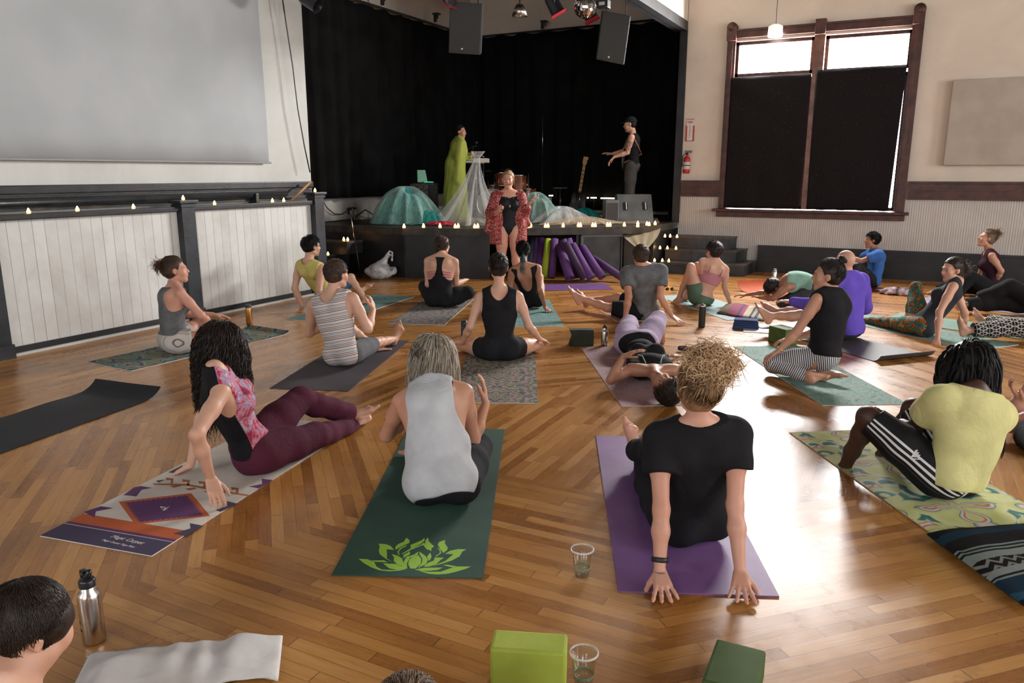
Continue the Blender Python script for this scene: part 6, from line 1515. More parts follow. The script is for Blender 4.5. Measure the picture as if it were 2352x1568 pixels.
lotus = [[(30, 695), (200, 705), (330, 755), (380, 850), (480, 905), (700, 915), (960, 895), (820, 925), (640, 940), (440, 920), (270, 860), (130, 780)],
         [(415, 405), (560, 415), (650, 450), (715, 525), (570, 515), (580, 600), (575, 690), (700, 770), (560, 700), (440, 610), (420, 540), (440, 460)],
         [(740, 520), (745, 460), (800, 410), (900, 370), (955, 290), (1015, 340), (1010, 390), (900, 440), (800, 490)],
         [(1030, 430), (1180, 370), (1265, 330), (1300, 290), (1305, 345), (1230, 410), (1040, 500)], [(1020, 505), (1240, 425), (1290, 385), (1380, 530), (1340, 510), (1275, 430), (1050, 520), (870, 610), (860, 600)],
         [(1310, 400), (1330, 320), (1375, 290), (1385, 360), (1490, 460), (1440, 490), (1430, 550), (1370, 510), (1320, 440)],
         [(1555, 420), (1590, 370), (1700, 335), (1695, 400), (1750, 480), (1740, 530), (1665, 585), (1600, 500)],
         [(1540, 470), (1610, 520), (1625, 590), (1540, 650), (1500, 655), (1595, 590), (1595, 540)], [(780, 560), (830, 490), (960, 430), (950, 455), (850, 505), (805, 560), (820, 640), (800, 620)],
         [(1700, 600), (1800, 540), (1950, 510), (2110, 515), (2030, 560), (1980, 650), (1830, 730), (1650, 790), (1450, 840), (1700, 740), (1860, 610)],
         [(670, 605), (790, 640), (870, 690), (890, 760), (960, 850), (980, 885), (800, 820), (710, 740), (715, 670)], [(890, 690), (900, 620), (980, 580), (1005, 550), (1025, 590), (1010, 620), (920, 660)],
         [(900, 760), (950, 660), (1090, 620), (1190, 555), (1170, 620), (1020, 680), (960, 790), (970, 850), (930, 820)],
         [(985, 800), (1010, 710), (1080, 655), (1180, 625), (1235, 690), (1235, 780), (1180, 840), (1130, 885), (1030, 885)],
         [(1200, 560), (1230, 575), (1330, 650), (1365, 720), (1330, 800), (1220, 850), (1190, 880), (1190, 850), (1255, 770), (1260, 690), (1210, 620)],
         [(1350, 660), (1410, 580), (1440, 650), (1420, 700), (1380, 740)], [(1280, 850), (1360, 780), (1480, 730), (1500, 670), (1680, 675), (1600, 730), (1530, 800), (1400, 845)],
         [(500, 785), (760, 795), (960, 880), (900, 905), (740, 905), (620, 880)], [(1110, 905), (1300, 870), (1660, 865), (1560, 910), (1400, 930), (1250, 935)],
         [(1200, 935), (1400, 950), (1620, 945), (1800, 880), (1950, 845), (2200, 845), (2100, 890), (1900, 950), (1750, 985), (1550, 1000), (1380, 985)],
         [(280, 730), (520, 725), (600, 765), (340, 755)], [(1650, 820), (1740, 810), (1940, 845), (1850, 865)]]
decal(gm, [px(l, 820, 1200, 8.4) for l in lotus], mat('lime_print', (.27, .50, .05), .7))
bo = ymat('cream mat with purple and orange tribal print under the person in maroon trousers', P(92, 1232), P(735, 0 + 900), foam('cream_mat_cloth', (.58, .53, .47)), L=1.76, backm=CREAMB)
bo_n, bo_r = P(92, 1232), P(345, 1287); bo.location = (bo_n[0], bo_n[1], 0); _u = nrm(P(822, 982) - P(345, 1287)); bo.rotation_euler[2] = math.atan2(-_u[0], _u[1]); bpy.context.view_layer.update()
def lm(o, pts):
    c_, s_ = math.cos(o.rotation_euler[2]), math.sin(o.rotation_euler[2]); return [np.array([o.location[0] + x * c_ - y * s_, o.location[1] + x * s_ + y * c_, 0]) for x, y in pts]
PUR, ORN, NAV, BRN = mat('purple_print', (.085, .022, .10), .8), mat('orange_print', (.42, .085, .02), .8), mat('navy_print', (.045, .032, .075), .8), mat('rust_print', (.30, .10, .04), .8)
MW = .61
decal(bo, [lm(bo, [(0, 0), (MW, 0), (MW, .125), (0, .125)])], NAV, .0053)
decal(bo, [lm(bo, [(0, .13), (MW, .13), (MW, .15), (0, .15)])], PUR, .0054); decal(bo, [lm(bo, [(0, .15), (MW, .15), (MW, .235), (0, .235)])], ORN, .0053)
dia = lambda cx, cy, a, b_: [(cx - a, cy), (cx, cy - b_), (cx + a, cy), (cx, cy + b_)]
decal(bo, [px(l, 0, 780, 3.336) for l in ([(908, 1240), (1465, 1175), (1610, 1350), (1035, 1415)],)], ORN, .0054)
z_ = []; cs = [(908, 1240), (1465, 1175), (1610, 1350), (1035, 1415)]; cc = np.mean(np.array(cs), 0)
for q in range(4):
    a, b_ = np.array(cs[q], float), np.array(cs[(q + 1) % 4], float)
    for i in range(24):
        t_ = i / 24; p_ = a + (b_ - a) * t_; z_.append(tuple(cc + (p_ - cc) * (.90 if i % 2 else .80)))
decal(bo, [px(z_, 0, 780, 3.336)], PUR, .0055)
decal(bo, [px(l, 0, 780, 3.336) for l in ([(1225, 1290), (1255, 1285), (1250, 1298), (1300, 1275), (1270, 1305), (1245, 1312), (1255, 1296)], [(1225, 1275), (1290, 1288), (1240, 1300)])], CREAMB, .0057)
decal(bo, [px(l, 0, 780, 3.336) for l in ([(945, 1190), (1030, 1130), (1080, 1120), (1165, 1135), (1085, 1150), (1045, 1200)], [(640, 1320), (770, 1275), (870, 1290), (735, 1315), (725, 1362)], [(1905, 1125), (2010, 1105), (2005, 1065), (2090, 1075), (1985, 1138)])], PUR, .0054)
decal(bo, [px(l, 0, 780, 3.336) for l in ([(1325, 1485), (1460, 1445), (1455, 1405), (1560, 1425), (1420, 1505)], [(1650, 1305), (1740, 1275), (1735, 1235), (1820, 1255), (1690, 1318)], [(1290, 1015), (1400, 960), (1380, 1030)], [(1195, 1080), (1270, 1070), (1215, 1095)])], NAV, .0054)
stem = [[(1170, 1100), (1440, 1105), (1640, 1140), (1760, 1165), (1915, 1190), (1900, 1197), (1740, 1175), (1600, 1150), (1430, 1118), (1180, 1112)]]
for x_, y_ in ((1270, 1055), (1395, 1068), (1520, 1082), (1770, 1128)): stem.append([(x_, y_), (x_ + 60, y_ + 8), (x_ + 55, y_ + 45), (x_ + 35, y_ + 48), (x_ + 40, y_ + 20), (x_ + 5, y_ + 22)])
for x_, y_ in ((1300, 1120), (1420, 1140), (1560, 1160)): stem.append([(x_, y_), (x_ + 70, y_ - 8), (x_ + 90, y_ + 2), (x_ + 30, y_ + 14)])
decal(bo, [px(l, 0, 780, 3.336) for l in stem], BRN, .0054)
def mtext(o, body, size, x, y, rot, m):
    text('lettering', body, size, (x, y, .0056), (0, 0, rot), m, o, .0002, sh=.4)
mtext(bo, 'Magic Carpet', .034, .40, .085, math.radians(-4), CREAMB); mtext(bo, 'Magic Carpet Yoga Mats', .019, .39, .045, math.radians(-4), CREAMB)
ymat('purple foam mat under the person with the blonde topknot', P(1420, 1360), P(1368, 998), foam('purple_foam', (.20, .10, .27), .5), L=1.78, th=.006)
ymat('plain charcoal-plum mat under the person in the striped tank top', P(620, 892), P(620, 892) + (P(937, 786) - P(795, 903)), foam('charcoal_plum_foam', (.062, .052, .062)))
ymat('grey and yellow medallion print mat under the person with the dark bun', P(1236, 927), P(1230, 820), RUG, side='R', backm=CREAMB)
ymat('faded pink floral print mat under the person lying down', P(1428, 934), P(1333, 797), PINKP, L=1.84, backm=CREAMB)
ymat('sea-green botanical print mat under the kneeling person', P(1890, 932), P(1683, 795), GREENP, L=1.84, backm=CREAMB)
ymat('lime and teal feather print mat under the person with dreadlocks', P(2330, 1363), P(1811, 993), LIMEP, L=1.86, backm=mat('cork_edge', (.42, .26, .12), .8), W=.66)
ymat('leaf stained-glass print mat by the left wall', P(300, 853), P(673, 765), GLASSP, side='R', backm=CREAMB, curl=.10)
ymat('unused black mat with a curled end at the left edge', P(363, 912) + (P(0, 1043) - P(363, 912)) * 1.55, P(363, 912), foam('black_rubber_mat', (.012, .014, .018), .6), side='R', L=1.95, curl=.22, wav=.012)
ymat('small grey medallion print mat under the person with pink back straps', P(1020, 747), P(1077, 697), RUG2, side='R', backm=CREAMB)
ymat('teal speckled print mat under the person in the yellow tank top', P(765, 742), P(957, 680), TEALP, side='R', backm=CREAMB, L=1.9)
ymat('green print mat under the person with the teal ponytail', P(1296, 750), P(1262, 690), TEALP, side='R', backm=CREAMB)
ymat('reddish woven mat under the person in the dark grey t-shirt', P(1418, 739), P(1330, 684), REDP, backm=CREAMB)
ymat('pale blue print mat under the person in the pink bralette', P(1670, 736), P(1548, 694), BLUEP, backm=CREAMB)
ymat('orange mat with a curled front end under the folded person', P(1683, 664), P(1840, 703), foam('orange_foam', (.45, .085, .025)), side='R', curl0=.30)
ymat('charcoal mat with a lifted corner behind the bald person', P(2030, 837), P(1760, 757), foam('charcoal_foam', (.055, .053, .052), .45), curl0=.14, L=1.82)
ymat('green print mat under the person in patterned leggings', P(2240, 806), P(1985, 750), GREENP, backm=CREAMB, L=1.80)
ymat('dark red mat under the person in the blue t-shirt', P(2100, 682), P(1975, 668), foam('dark_red_foam', (.20, .022, .030)), L=1.3, W=.5)
ymat('lilac mat under the person in loose black trousers', P(2480, 738), P(2222, 708), foam('lilac_foam', (.30, .26, .36)), L=1.74)
ymat('green mat under the person in black and white patterned trousers', P(2500, 800), P(2222, 762), foam('sage_foam', (.16, .28, .22)), L=1.9)
ymat('purple mat cut by the right picture edge behind the yellow t-shirt', P(2440, 1150), P(2336, 1000), foam('deep_purple_foam', (.13, .06, .19)), L=1.74)
ymat('flat purple mat in front of the leaning rolled mats', P(1410, 665), P(1240, 668), foam('violet_foam', (.11, .045, .17)), W=.61, L=1.5)

# ------------------------------------------------------------------ rolled mats leaning out of the stage front
def roll(label, top, bot, c, r=.062, L=.61):
    b0 = at(bot[0], bot[1], 0.0); b0 = b0 + Z3 * .02 + F0 * r
    t0 = solve(b0, L, (top[0], top[1], '+'), 0); ax = nrm(t0 - b0)
    a = nrm(np.cross(ax, Z3) if abs(ax[2]) < .95 else RT); bb_ = np.cross(ax, a)
    tilt = np.sqrt(max(0, 1 - ax[2] ** 2)); b0 = b0 + Z3 * (r * tilt)
    m = foam('roll_' + '_'.join('%d' % round(q * 1000) for q in c), c); V = []; n = 96; turns = 4.0
    for e in (0, L):
        for i in range(n + 1):
            q = i / n * turns * 2 * math.pi; rr = r * (.25 + .75 * i / n); V.append(b0 + ax * e + (a * math.cos(q) + bb_ * math.sin(q)) * rr)
    k = n + 1; F = [(i, i + 1, k + i + 1, k + i) for i in range(n)]
    org = b0.copy(); o = mesh_np('rolled_yoga_mat', np.array(V) - org, F, m); o.location = org; s = o.modifiers.new('thick', 'SOLIDIFY'); s.thickness = .0065
    tag(o, label, 'rolled yoga mat', 'rolled mats leaning at the stage front'); return o
VIO = (.115, .045, .175); VI2 = (.090, .040, .135); 
for lb, t_, b_, c_, r_ in (
    ('blue-grey rolled mat, first of the rolled mats beside the teal ponytail', (1223, 552), (1219, 628), (.10, .13, .20), .052),
    ('narrow violet rolled mat between the blue-grey and the bright purple roll', (1231, 551), (1229, 636), (.17, .10, .26), .045),
    ('bright purple rolled mat just left of the lime rolled mat', (1243, 552), (1237, 640), (.15, .05, .24), .055),
    ('lime green rolled mat standing among the purple rolls', (1259, 553), (1250, 645), (.34, .46, .03), .055),
    ('purple rolled mat standing just right of the lime roll', (1274, 553), (1267, 646), VIO, .058),
    ('short-looking purple roll in front, top end lowest of the upright rolls', (1285, 572), (1309, 652), VIO, .075),
    ('purple roll behind, leaning between the front roll and the plum roll', (1290, 548), (1324, 646), VI2, .060),
    ('dark plum rolled mat leaning under the brighter purple roll', (1297, 560), (1342, 650), (.050, .026, .066), .062),
    ('purple roll whose open end shows above the plum roll', (1304, 553), (1333, 645), VIO, .064),
    ('long leaning purple roll right of the plum roll', (1314, 568), (1358, 650), VIO, .064),
    ('violet roll standing behind, second from the hatch', (1316, 547), (1345, 634), VI2, .055),
    ('purple roll nearest the hatch, top end highest', (1330, 548), (1352, 630), VIO, .060),
    ('steeply leaning purple roll, next to last on the right', (1336, 574), (1384, 649), VIO, .064),
    ('lowest purple roll lying almost flat at the right end of the pile', (1362, 602), (1428, 650), VI2, .060)): roll(lb, t_, b_, c_, r_)

# ------------------------------------------------------------------ candles
WAX = mat('white_wax', (.7, .62, .52), .5, spec=.4); FL = emit('flame', (1.0, .56, .24), 34); GLO = mat('glowing_glass_cup', (.75, .55, .35), .3, spec=.5, Emission_Color=(1, .45, .12, 1), Emission_Strength=4.5)  # cup glass emits by itself, standing in for the candle's glow
def candle():
    r = empty('tea_light', (0, 0, 0)); MB().lathe([(0, 0), (.021, 0), (.024, .030), (.022, .030), (.019, .018), (0, .018)], n=14).build('cup', GLO, r)
    MB().lathe([(0, .018), (.0188, .018), (.0188, .0185), (0, .019)], n=12).build('wax', WAX, r); MB().lathe([(0, .020), (.012, .028), (.015, .040), (.008, .056), (0, .066)], n=10).build('flame', FL, r); return r
CN = [candle()]; first = [True]
def put(p, label, group, s=1.0):
    o = CN[0] if first[0] else copy_tree(CN[0]); first[0] = False; o.location = tuple(p); o.scale = (s, s, s); tag(o, label, 'candle', group); return o
edge_c = [(927, 524), (972, 523), (1010, 523), (1045, 524), (1052, 523), (1090, 524), (1097, 523), (1213, 524), (1219, 521), (1253, 523), (1259, 523), (1294, 522), (1329, 521), (1334, 521), (1362, 521), (1368, 521), (1396, 520), (1402, 520), (1435, 520), (1466, 522), (1466, 517), (1487, 518), (1492, 519), (1506, 517)]
for q in edge_c:
    p = at(q[0], q[1], .77); put(p + F0 * .05, 'lit tea light in the row along the front edge of the stage', 'tea lights along the stage edge')
for q, z in [((1530, 546), .56), ((1542, 546), .56), ((1558, 547), .56)]: put(at(q[0], q[1], z) + F0 * .10, 'lit tea light on the top tread of the right-hand stage steps', 'tea lights on the top tread', .85)
for q, z in [((1518, 573), .37), ((1535, 573), .37), ((1555, 574), .37)]: put(at(q[0], q[1], z) + F0 * .08, 'lit tea light on the middle tread of the right-hand stage steps', 'tea lights on the middle tread', .85)
for q, z in [((1507, 603), .18), ((1525, 603), .18), ((1540, 604), .18)]: put(at(q[0], q[1], z) + F0 * .14, 'lit tea light on the lowest tread of the right-hand stage steps', 'tea lights on the lowest tread', .85)
for q, z in [((784, 553), .57), ((805, 552), .57)]: put(np.array([at(q[0], q[1], z)[0], 9.25, z]), 'lit tea light on the upper tread of the left stage steps', 'tea lights on the upper left tread', .85)
put(np.array([at(761, 585, .37)[0], 8.95, .37]), 'lit tea light on the lower tread of the left stage steps', None, .85)
for x_, lb in ((66, 'lit tea light on the wainscot rail, nearest the left picture edge'), (178, 'lit tea light on the wainscot rail, second from the left picture edge'), (307, 'lit tea light on the wainscot rail just left of the newel post'), (493, 'lit tea light on the wainscot rail just right of the newel post')):
    y_ = {66: 488, 178: 483, 307: 480, 493: 470}[x_]; p = on(x_, y_, 0, -6.9); put(np.array([-6.90, p[1], 1.231]), lb, None, .75)
for x_ in (626, 652): p = on(x_, 464, 0, -6.9); put(np.array([-6.90, p[1], 1.231]), 'lit tea light of the pair on the wainscot rail near the leaning wooden pole', 'pair of tea lights by the pole', .75)
put((-6.89, 5.77, 1.30), 'lit tea light on top of the middle newel post', None, .75); put((-6.89, 7.85, 1.34), 'lit tea light on top of the newel post nearest the stage', None, .75)

# ------------------------------------------------------------------ tulle, wedges and band gear on the stage
def mound(name, label, c, rx, ry, h, m, seed, rot=0, cat='tulle', group=None, lobes=9, parent=None, top=.15, z0=.772, sol=0, nt=72, nr=18, pw=1.4):
    r = np.random.RandomState(seed); ph = r.rand(6) * 6.28; V = []
    for j in range(nr + 1):
        t = j / nr
        for i in range(nt):
            a = 2 * math.pi * i / nt; fold = 1 + (.16 * math.sin(a * lobes + ph[0] + t * 1.5) + .09 * math.sin(a * (lobes * 2 + 1) + ph[1]) + .13 * math.sin(a * 3 + ph[2])) * t
            rr = (top + (1 - top) * t ** .8) * fold if j else 0.0
            z = h * (1 - t ** pw) * (1 + .12 * math.sin(a * 2 + ph[3]) * (1 - t)) + .012 * math.sin(a * lobes + ph[4]) * t + .008
            V.append((rx * rr * math.cos(a), ry * rr * math.sin(a), max(z, .002)))
    F = np.array([(j * nt + i, j * nt + (i + 1) % nt, (j + 1) * nt + (i + 1) % nt, (j + 1) * nt + i) for j in range(nr) for i in range(nt)])
    o = mesh_np(name, np.array(V), F, m); o.rotation_euler[2] = rot; o.location = (c[0], c[1], z0)
    if parent is not None: o.parent = parent; o.location = (0, 0, sol)
    else: tag(o, label, cat, group)
    return o
T_WH = sheer('white_tulle', (.66, .68, .66), .62, 26); T_TQ = sheer('turquoise_tulle', (.015, .42, .40), .75, 22); T_MN = sheer('pale_mint_tulle', (.36, .58, .52), .55, 24); T_CR = sheer('cream_tulle', (.62, .50, .34), .40, 30)
WEDGE = mat('grey_painted_cabinet', (.10, .11, .11), .5, fn=vary((.075, .085, .085), (.13, .14, .14), 5, .001, 60)); GRIL = mat('perforated_grille', (.02, .02, .022), .5, spec=.5, fn=lambda t, b: t.L.new(t.bump(t.math('GREATER_THAN', t.noise(t.obj(), 260, 0), .5), .002, .8), b.inputs['Normal']))
def wedge(label, p, rz, w=.55, d=.42, h=.40, handles=True):
    o = empty('monitor_wedge', (p[0], p[1], .77), rz, label=label, cat='speaker')
    pr = [(-d / 2, 0), (d / 2, 0), (d / 2, h * .75), (d * .30, h), (-d * .05, h), (-d / 2, h * .16)]
    m = MB(); V = [(-w / 2, y, z) for y, z in pr] + [(w / 2, y, z) for y, z in pr]; n = len(pr)
    m.add(V, [tuple(range(n)), tuple(range(2 * n - 1, n - 1, -1))] + [(i, n + i, n + (i + 1) % n, (i + 1) % n) for i in range(n)]); m.build('cabinet', WEDGE, o)
    a, b_ = np.array([0, pr[5][0], pr[5][1]]), np.array([0, pr[4][0], pr[4][1]]); c_ = (a + b_) / 2; up_ = nrm(b_ - a); nn = np.cross(np.array([1., 0, 0]), up_); R_ = frame(np.array([1., 0, 0]), nn, up_)
    for sx in (-.28, .28):
        q = MB(); q.box(c_ + np.array([sx * w, 0, 0]) + nn * .004, (.075, .006, .14), 0, R_, .01); hh = q.build('handle', M_BLKM, o)
        q = MB(); q.box(c_ + np.array([sx * w + .01, 0, 0]) + nn * .012, (.018, .012, .13), 0, R_, .004); q.build('grip', mat('pale_grip', (.55, .58, .60), .35), hh)
    q = MB(); q.box(np.array([0, d / 2 - .0, h * .2]), (w * .9, .01, h * .3)); q.build('grille', GRIL, o)
    return o
wedge('grey stage monitor wedge with two pale handles at the right end of the stage', at(1460, 512, .77) + F0 * .28, YAW + .06, .58, .46, .46)
wedge('stage monitor wedge draped with pale tulle behind the person in the kimono', at(1232, 510, .77) + F0 * .22, YAW + .1, .52, .42, .40)
wedge('stage monitor wedge under the turquoise tulle at the left of the stage', at(925, 512, .77) + F0 * .35, math.radians(28), .50, .40, .34)
o = empty('combo_amplifier', tuple(at(1404, 514, .77) + F0 * .14), math.radians(34), label='small upright grey amplifier between the tulle and the right monitor wedge', cat='amplifier')
MB().box((0, 0, .19), (.22, .24, .38), bev=.012).build('cabinet', WEDGE, o); MB().box((0, -.122, .18), (.18, .01, .31)).build('grille', GRIL, o)
mound('tulle_drape', 'mint and turquoise tulle heaped over the left monitor wedge', at(925, 515, .77) + F0 * .32, .44, .42, .50, T_TQ, 3, cat='tulle', pw=2.4, lobes=11)
mound('tulle_drape', 'pale mint tulle spread over the turquoise heap at the left of the stage', at(928, 516, .77) + F0 * .30, .54, .44, .53, T_MN, 5, pw=2.2, lobes=13)
mound('tulle_drape', 'loose end of turquoise tulle spilling right of the left heap', at(985, 517, .77) + F0 * .12, .24, .16, .20, T_TQ, 9, pw=1.3)
mound('tulle_drape', 'white tulle heap between the drums and the right monitor wedge', at(1290, 513, .77) + F0 * .16, .50, .22, .24, T_WH, 12, rot=math.radians(40), pw=1.5)
mound('tulle_drape', 'second white tulle heap right behind the first, by the bass guitar', at(1258, 508, .77) + F0 * .3, .26, .22, .27, T_WH, 14, pw=1.6)
mound('tulle_drape', 'small turquoise tulle bundle in front of the bass guitar', at(1345, 508, .77) + F0 * .22, .26, .18, .19, T_TQ, 16, rot=math.radians(30), pw=1.9)
mound('tulle_drape', 'cream tulle running low along the stage edge between the candles', at(1340, 517, .77) + F0 * .12, .62, .12, .11, T_CR, 18, rot=math.radians(42), pw=1.1)
mound('tulle_drape', 'cream tulle puddle at the foot of the draped keyboard stand', at(1085, 514, .77) + F0 * .12, .34, .16, .08, T_CR, 20, rot=math.radians(30))
mound('tulle_drape', 'pale tulle over the monitor wedge behind the person in the kimono', at(1232, 512, .77) + F0 * .20, .40, .30, .44, T_MN, 22, pw=2.0)
# tall tulle over the keyboard stand
def tall_tulle():
    r = np.random.RandomState(4); base = at(1072, 514, .77) - F0 * .12; topp = ORG + ray(1098, 348) * float(np.dot(base - ORG, FW)); V = []; nt, nr = 90, 26
    for j in range(nr + 1):
        t = j / nr; c_ = topp + (base - topp) * t; w_ = .04 + .10 * (t - .09) + .40 * t ** 2.0 if t > .09 else .04 + .75 * (.09 - t)
        for i in range(nt):
            a = 2 * math.pi * i / nt; f = 1 + .22 * math.sin(a * 8 + 1 + t) * min(1, t * 3) + .1 * math.sin(a * 17 + 2)
            V.append((c_[0] + w_ * f * (math.cos(a) * RT[0] + math.sin(a) * .7 * F0[0]) - base[0], c_[1] + w_ * f * (math.cos(a) * RT[1] + math.sin(a) * .7 * F0[1]) - base[1], c_[2] - .77 + .004))
    F = np.array([(j * nt + i, j * nt + (i + 1) % nt, (j + 1) * nt + (i + 1) % nt, (j + 1) * nt + i) for j in range(nr) for i in range(nt)])
    o = mesh_np('tulle_drape', np.array(V), F, sheer('tall_white_tulle', (.60, .62, .60), .34, 30)); o.location = (base[0], base[1], .77); return tag(o, 'tall white tulle tied at its top, falling to the stage before the keyboard', 'tulle')
tall_tulle()
# hanging tulle over the stage corner
def hang_tulle():
    V = []; nt, nr = 40, 20; p0 = at(1418, 512, .77); p1 = at(1508, 502, .82); tip = at(1478, 585, .40)
    for j in range(nr + 1):
        t = j / nr
        for i in range(nt + 1):
            u = i / nt; e = p0 + (p1 - p0) * u; w_ = (1 - t) ** .8; x = tip + (e - tip) * w_; sag = .12 * math.sin(math.pi * min(1, t * 1.2)); x = x - F0 * (.10 * math.sin(math.pi * t) + .04 + .02 * math.sin(u * 22 + t * 3)) + RT * (u - .5) * .22 * math.sin(math.pi * t) + Z3 * .02
            V.append(x)
    V = np.array(V); F = np.array([(j * (nt + 1) + i, j * (nt + 1) + i + 1, (j + 1) * (nt + 1) + i + 1, (j + 1) * (nt + 1) + i) for j in range(nr) for i in range(nt)])
    o = mesh_np('tulle_drape', V - p0, F, sheer('sheer_cream_tulle', (.50, .42, .28), .13, 36)); o.location = p0; md = o.modifiers.new('thick', 'SOLIDIFY'); md.thickness = .002
    return tag(o, 'sheer cream tulle hanging over the stage corner below the right monitor wedge', 'tulle')
hang_tulle()
# keyboard and stand
kp = ORG + ray(1086, 369) * 13.15; ka = math.atan2(RT[1], RT[0]) + math.radians(2)
o = empty('keyboard', tuple(kp), ka, label='white electric keyboard on a stand in front of the person in the chartreuse robe', cat='keyboard')
MB().box((0, 0, 0), (.57, .24, .070), bev=.008).build('case', mat('ivory_plastic', (.52, .49, .42), .4), o)
m = MB()
for i in range(30): m.box((-.25 + i * .0172, .05, .036), (.0158, .13, .012))
m.build('white_keys', WHT, o); m = MB()
for i in range(29):
    if i % 7 not in (2, 6): m.box((-.241 + i * .0172, .075, .048), (.009, .08, .012))
m.build('black_keys', M_BLKW, o); m = MB()
for i in range(8): m.box((-.22 + i * .03, -.124, .002), (.018, .006, .018))
m.build('control_buttons', M_BLKW, o)
o = empty('keyboard_stand', (kp[0], kp[1], .77), ka, label='black folding stand under the white keyboard', cat='stand'); hgt = kp[2] - .77 - .045
for sx in (-1, 1):
    m = MB(); m.tube([(sx * .18, -.12, 0.012), (sx * .18, .12, hgt)], .012, 8); m.tube([(sx * .18, .12, .012), (sx * .18, -.12, hgt)], .012, 8); m.build('leg', M_BLKW, o)
m = MB(); m.tube([(-.2, .12, hgt), (.2, .12, hgt)], .012, 8); m.tube([(-.2, -.12, hgt), (.2, -.12, hgt)], .012, 8); m.tube([(-.2, .12, .012), (.2, .12, .012)], .012, 8); m.tube([(-.2, -.12, .012), (.2, -.12, .012)], .012, 8); m.build('crossbar', M_BLKW, o)
def mic(label, p, h, lean=.0, dirv=None, boom=.0, z=.77, base='round', top=True):
    o = empty('microphone_stand', (p[0], p[1], z), label=label, cat='microphone stand'); d = np.array(dirv if dirv is not None else RT)
    if base == 'round': MB().lathe([(0, 0), (.13, 0), (.13, .012), (.02, .03), (0, .03)], n=24).build('base', M_BLKW, o)
    else:
        for k in range(3):
            a = k * 2.094 + .4; MB().tube([(0, 0, .10), (.24 * math.cos(a), .24 * math.sin(a), .012)], .009, 6).build('leg', M_BLKW, o)
    e = d * lean + Z3 * h; MB().tube([(0, 0, .02), tuple(e * .55)], .011, 8).build('pole', M_BLKW, o); MB().tube([tuple(e * .5), tuple(e)], .007, 8).build('upper_pole', mat('chrome', (.7, .7, .7), .2, 1.0), o)
    q = e
    if boom: q = e + d * boom + Z3 * boom * .3; MB().tube([tuple(e - d * .1 - Z3 * .03), tuple(q)], .006, 8).build('boom', M_BLKW, o)
    if top:
        m = MB(); R_ = frame(np.array(F0), RT, Z3); m.lathe([(0, -.16), (.011, -.155), (.016, -.02), (.026, .0), (.027, .03), (.015, .05), (0, .054)], q + Z3 * .05, 14, 0, frame(RT, Z3, -F0)); m.build('microphone', M_BLKM, o)
    return o
mic('microphone on a thin boom in front of the face of the person in the robe', at(1083, 508, .77) + F0 * .35, 1.25, .02, boom=.06, base='tripod')
mic('chrome-topped microphone stand rising through the tall white tulle', at(1093, 507, .77) + F0 * .2, .95, .0, top=False)
mic('straight black microphone stand behind the tulle heaps', (-5.25, 13.0), .45, .0, base='tripod', top=False)
mic('tall thin pole standing before the back curtain, centre of the stage', (-6.6, 14.3), 1.95, .0, top=False)
# stand with a sheet-music clamp in front of the left beadboard
sd = at(829, 641, 0); sd_o = mic('black stand with small clamps on top, in front of the left stage steps', (sd[0], sd[1]), 1.05, -.12, z=0.0, base='tripod', top=False)
m = MB(); e = RT * -.12 + Z3 * 1.05; m.box(e, (.10, .03, .02)).box(e + Z3 * -.04, (.06, .06, .07), bev=.01).tube([e + RT * .03, e + RT * .08 - Z3 * .05, e + RT * .06 - Z3 * .16], .006, 6); m.build('clamp', M_BLKW, sd_o)
# power box and cable on the left beadboard
pb = on(806, 490, 0, -8.62); o = MB().box((0, 0, 0), (.05, .12, .16), bev=.01).build('power_box', mat('pale_grey_plastic', (.38, .38, .36), .5)); o.location = (-8.62, pb[1], pb[2]); tag(o, 'small grey power box on the left stage beadboard', 'power box')
MB().box((.03, 0, .09), (.07, .14, .03), bev=.004).build('plug_strip', M_BLKW, o)
m = MB(); pts = [on(x, y, 0, -8.60) for x, y in ((738, 456), (752, 478), (768, 491), (785, 492), (800, 484))]; m.tube(pts, .009, 8); o = m.build('power_cable', M_BLKW); tag(o, 'black cable looping down to the power box on the stage beadboard', 'cable')
m = MB(); pts = [(-8.55, y, .785) for y in (9.7, 10.2)] + [(-8.5, 10.6, .80), (-8.45, 10.9, .95), (-8.5, 11.2, .84), (-8.45, 11.8, .785), (-8.3, 12.4, .785)]; m.tube(pts, .010, 8); o = m.build('floor_cable', M_BLKW); tag(o, 'black cable lying along the foot of the stage beadboard', 'cable')
# sequin-draped case with laptop
cp = at(972, 497, .77) + F0 * .3; o = empty('road_case', (cp[0], cp[1], .77), math.radians(20), label='upright case draped in grey sequinned mesh at the left of the stage', cat='case')
def _seq(t, b):
    v = t.n('TexVoronoi'); v.inputs['Scale'].default_value = 38; t.L.new(t.obj(), v.inputs['Vector']); t.L.new(t.ramp(v.outputs['Distance'], [(.2, (.30, .27, .24)), (.5, (.04, .035, .03))]), b.inputs['Base Color'])
MB().box((0, 0, .31), (.46, .40, .62), bev=.02).build('body', mat('sequin_mesh', (.2, .18, .16), .5, fn=_seq), o); MB().box((.18, -.21, .42), (.10, .03, .34), bev=.012).build('cloth', M_BLKM, o)
lp = empty('laptop', (cp[0], cp[1], 1.40), math.radians(70), label='open laptop seen edge-on on the draped case', cat='laptop'); MB().box((0, 0, 0), (.32, .22, .014)).build('keyboard_base', M_BLKW, lp); MB().box((0, .14, .12), (.32, .008, .24), R=frame(np.array([1, 0, 0.]), nrm(np.array([0, .95, -.3])), nrm(np.array([0, .3, .95])))).build('screen', emit('dim_screen', (.25, .5, .35), .25), lp)
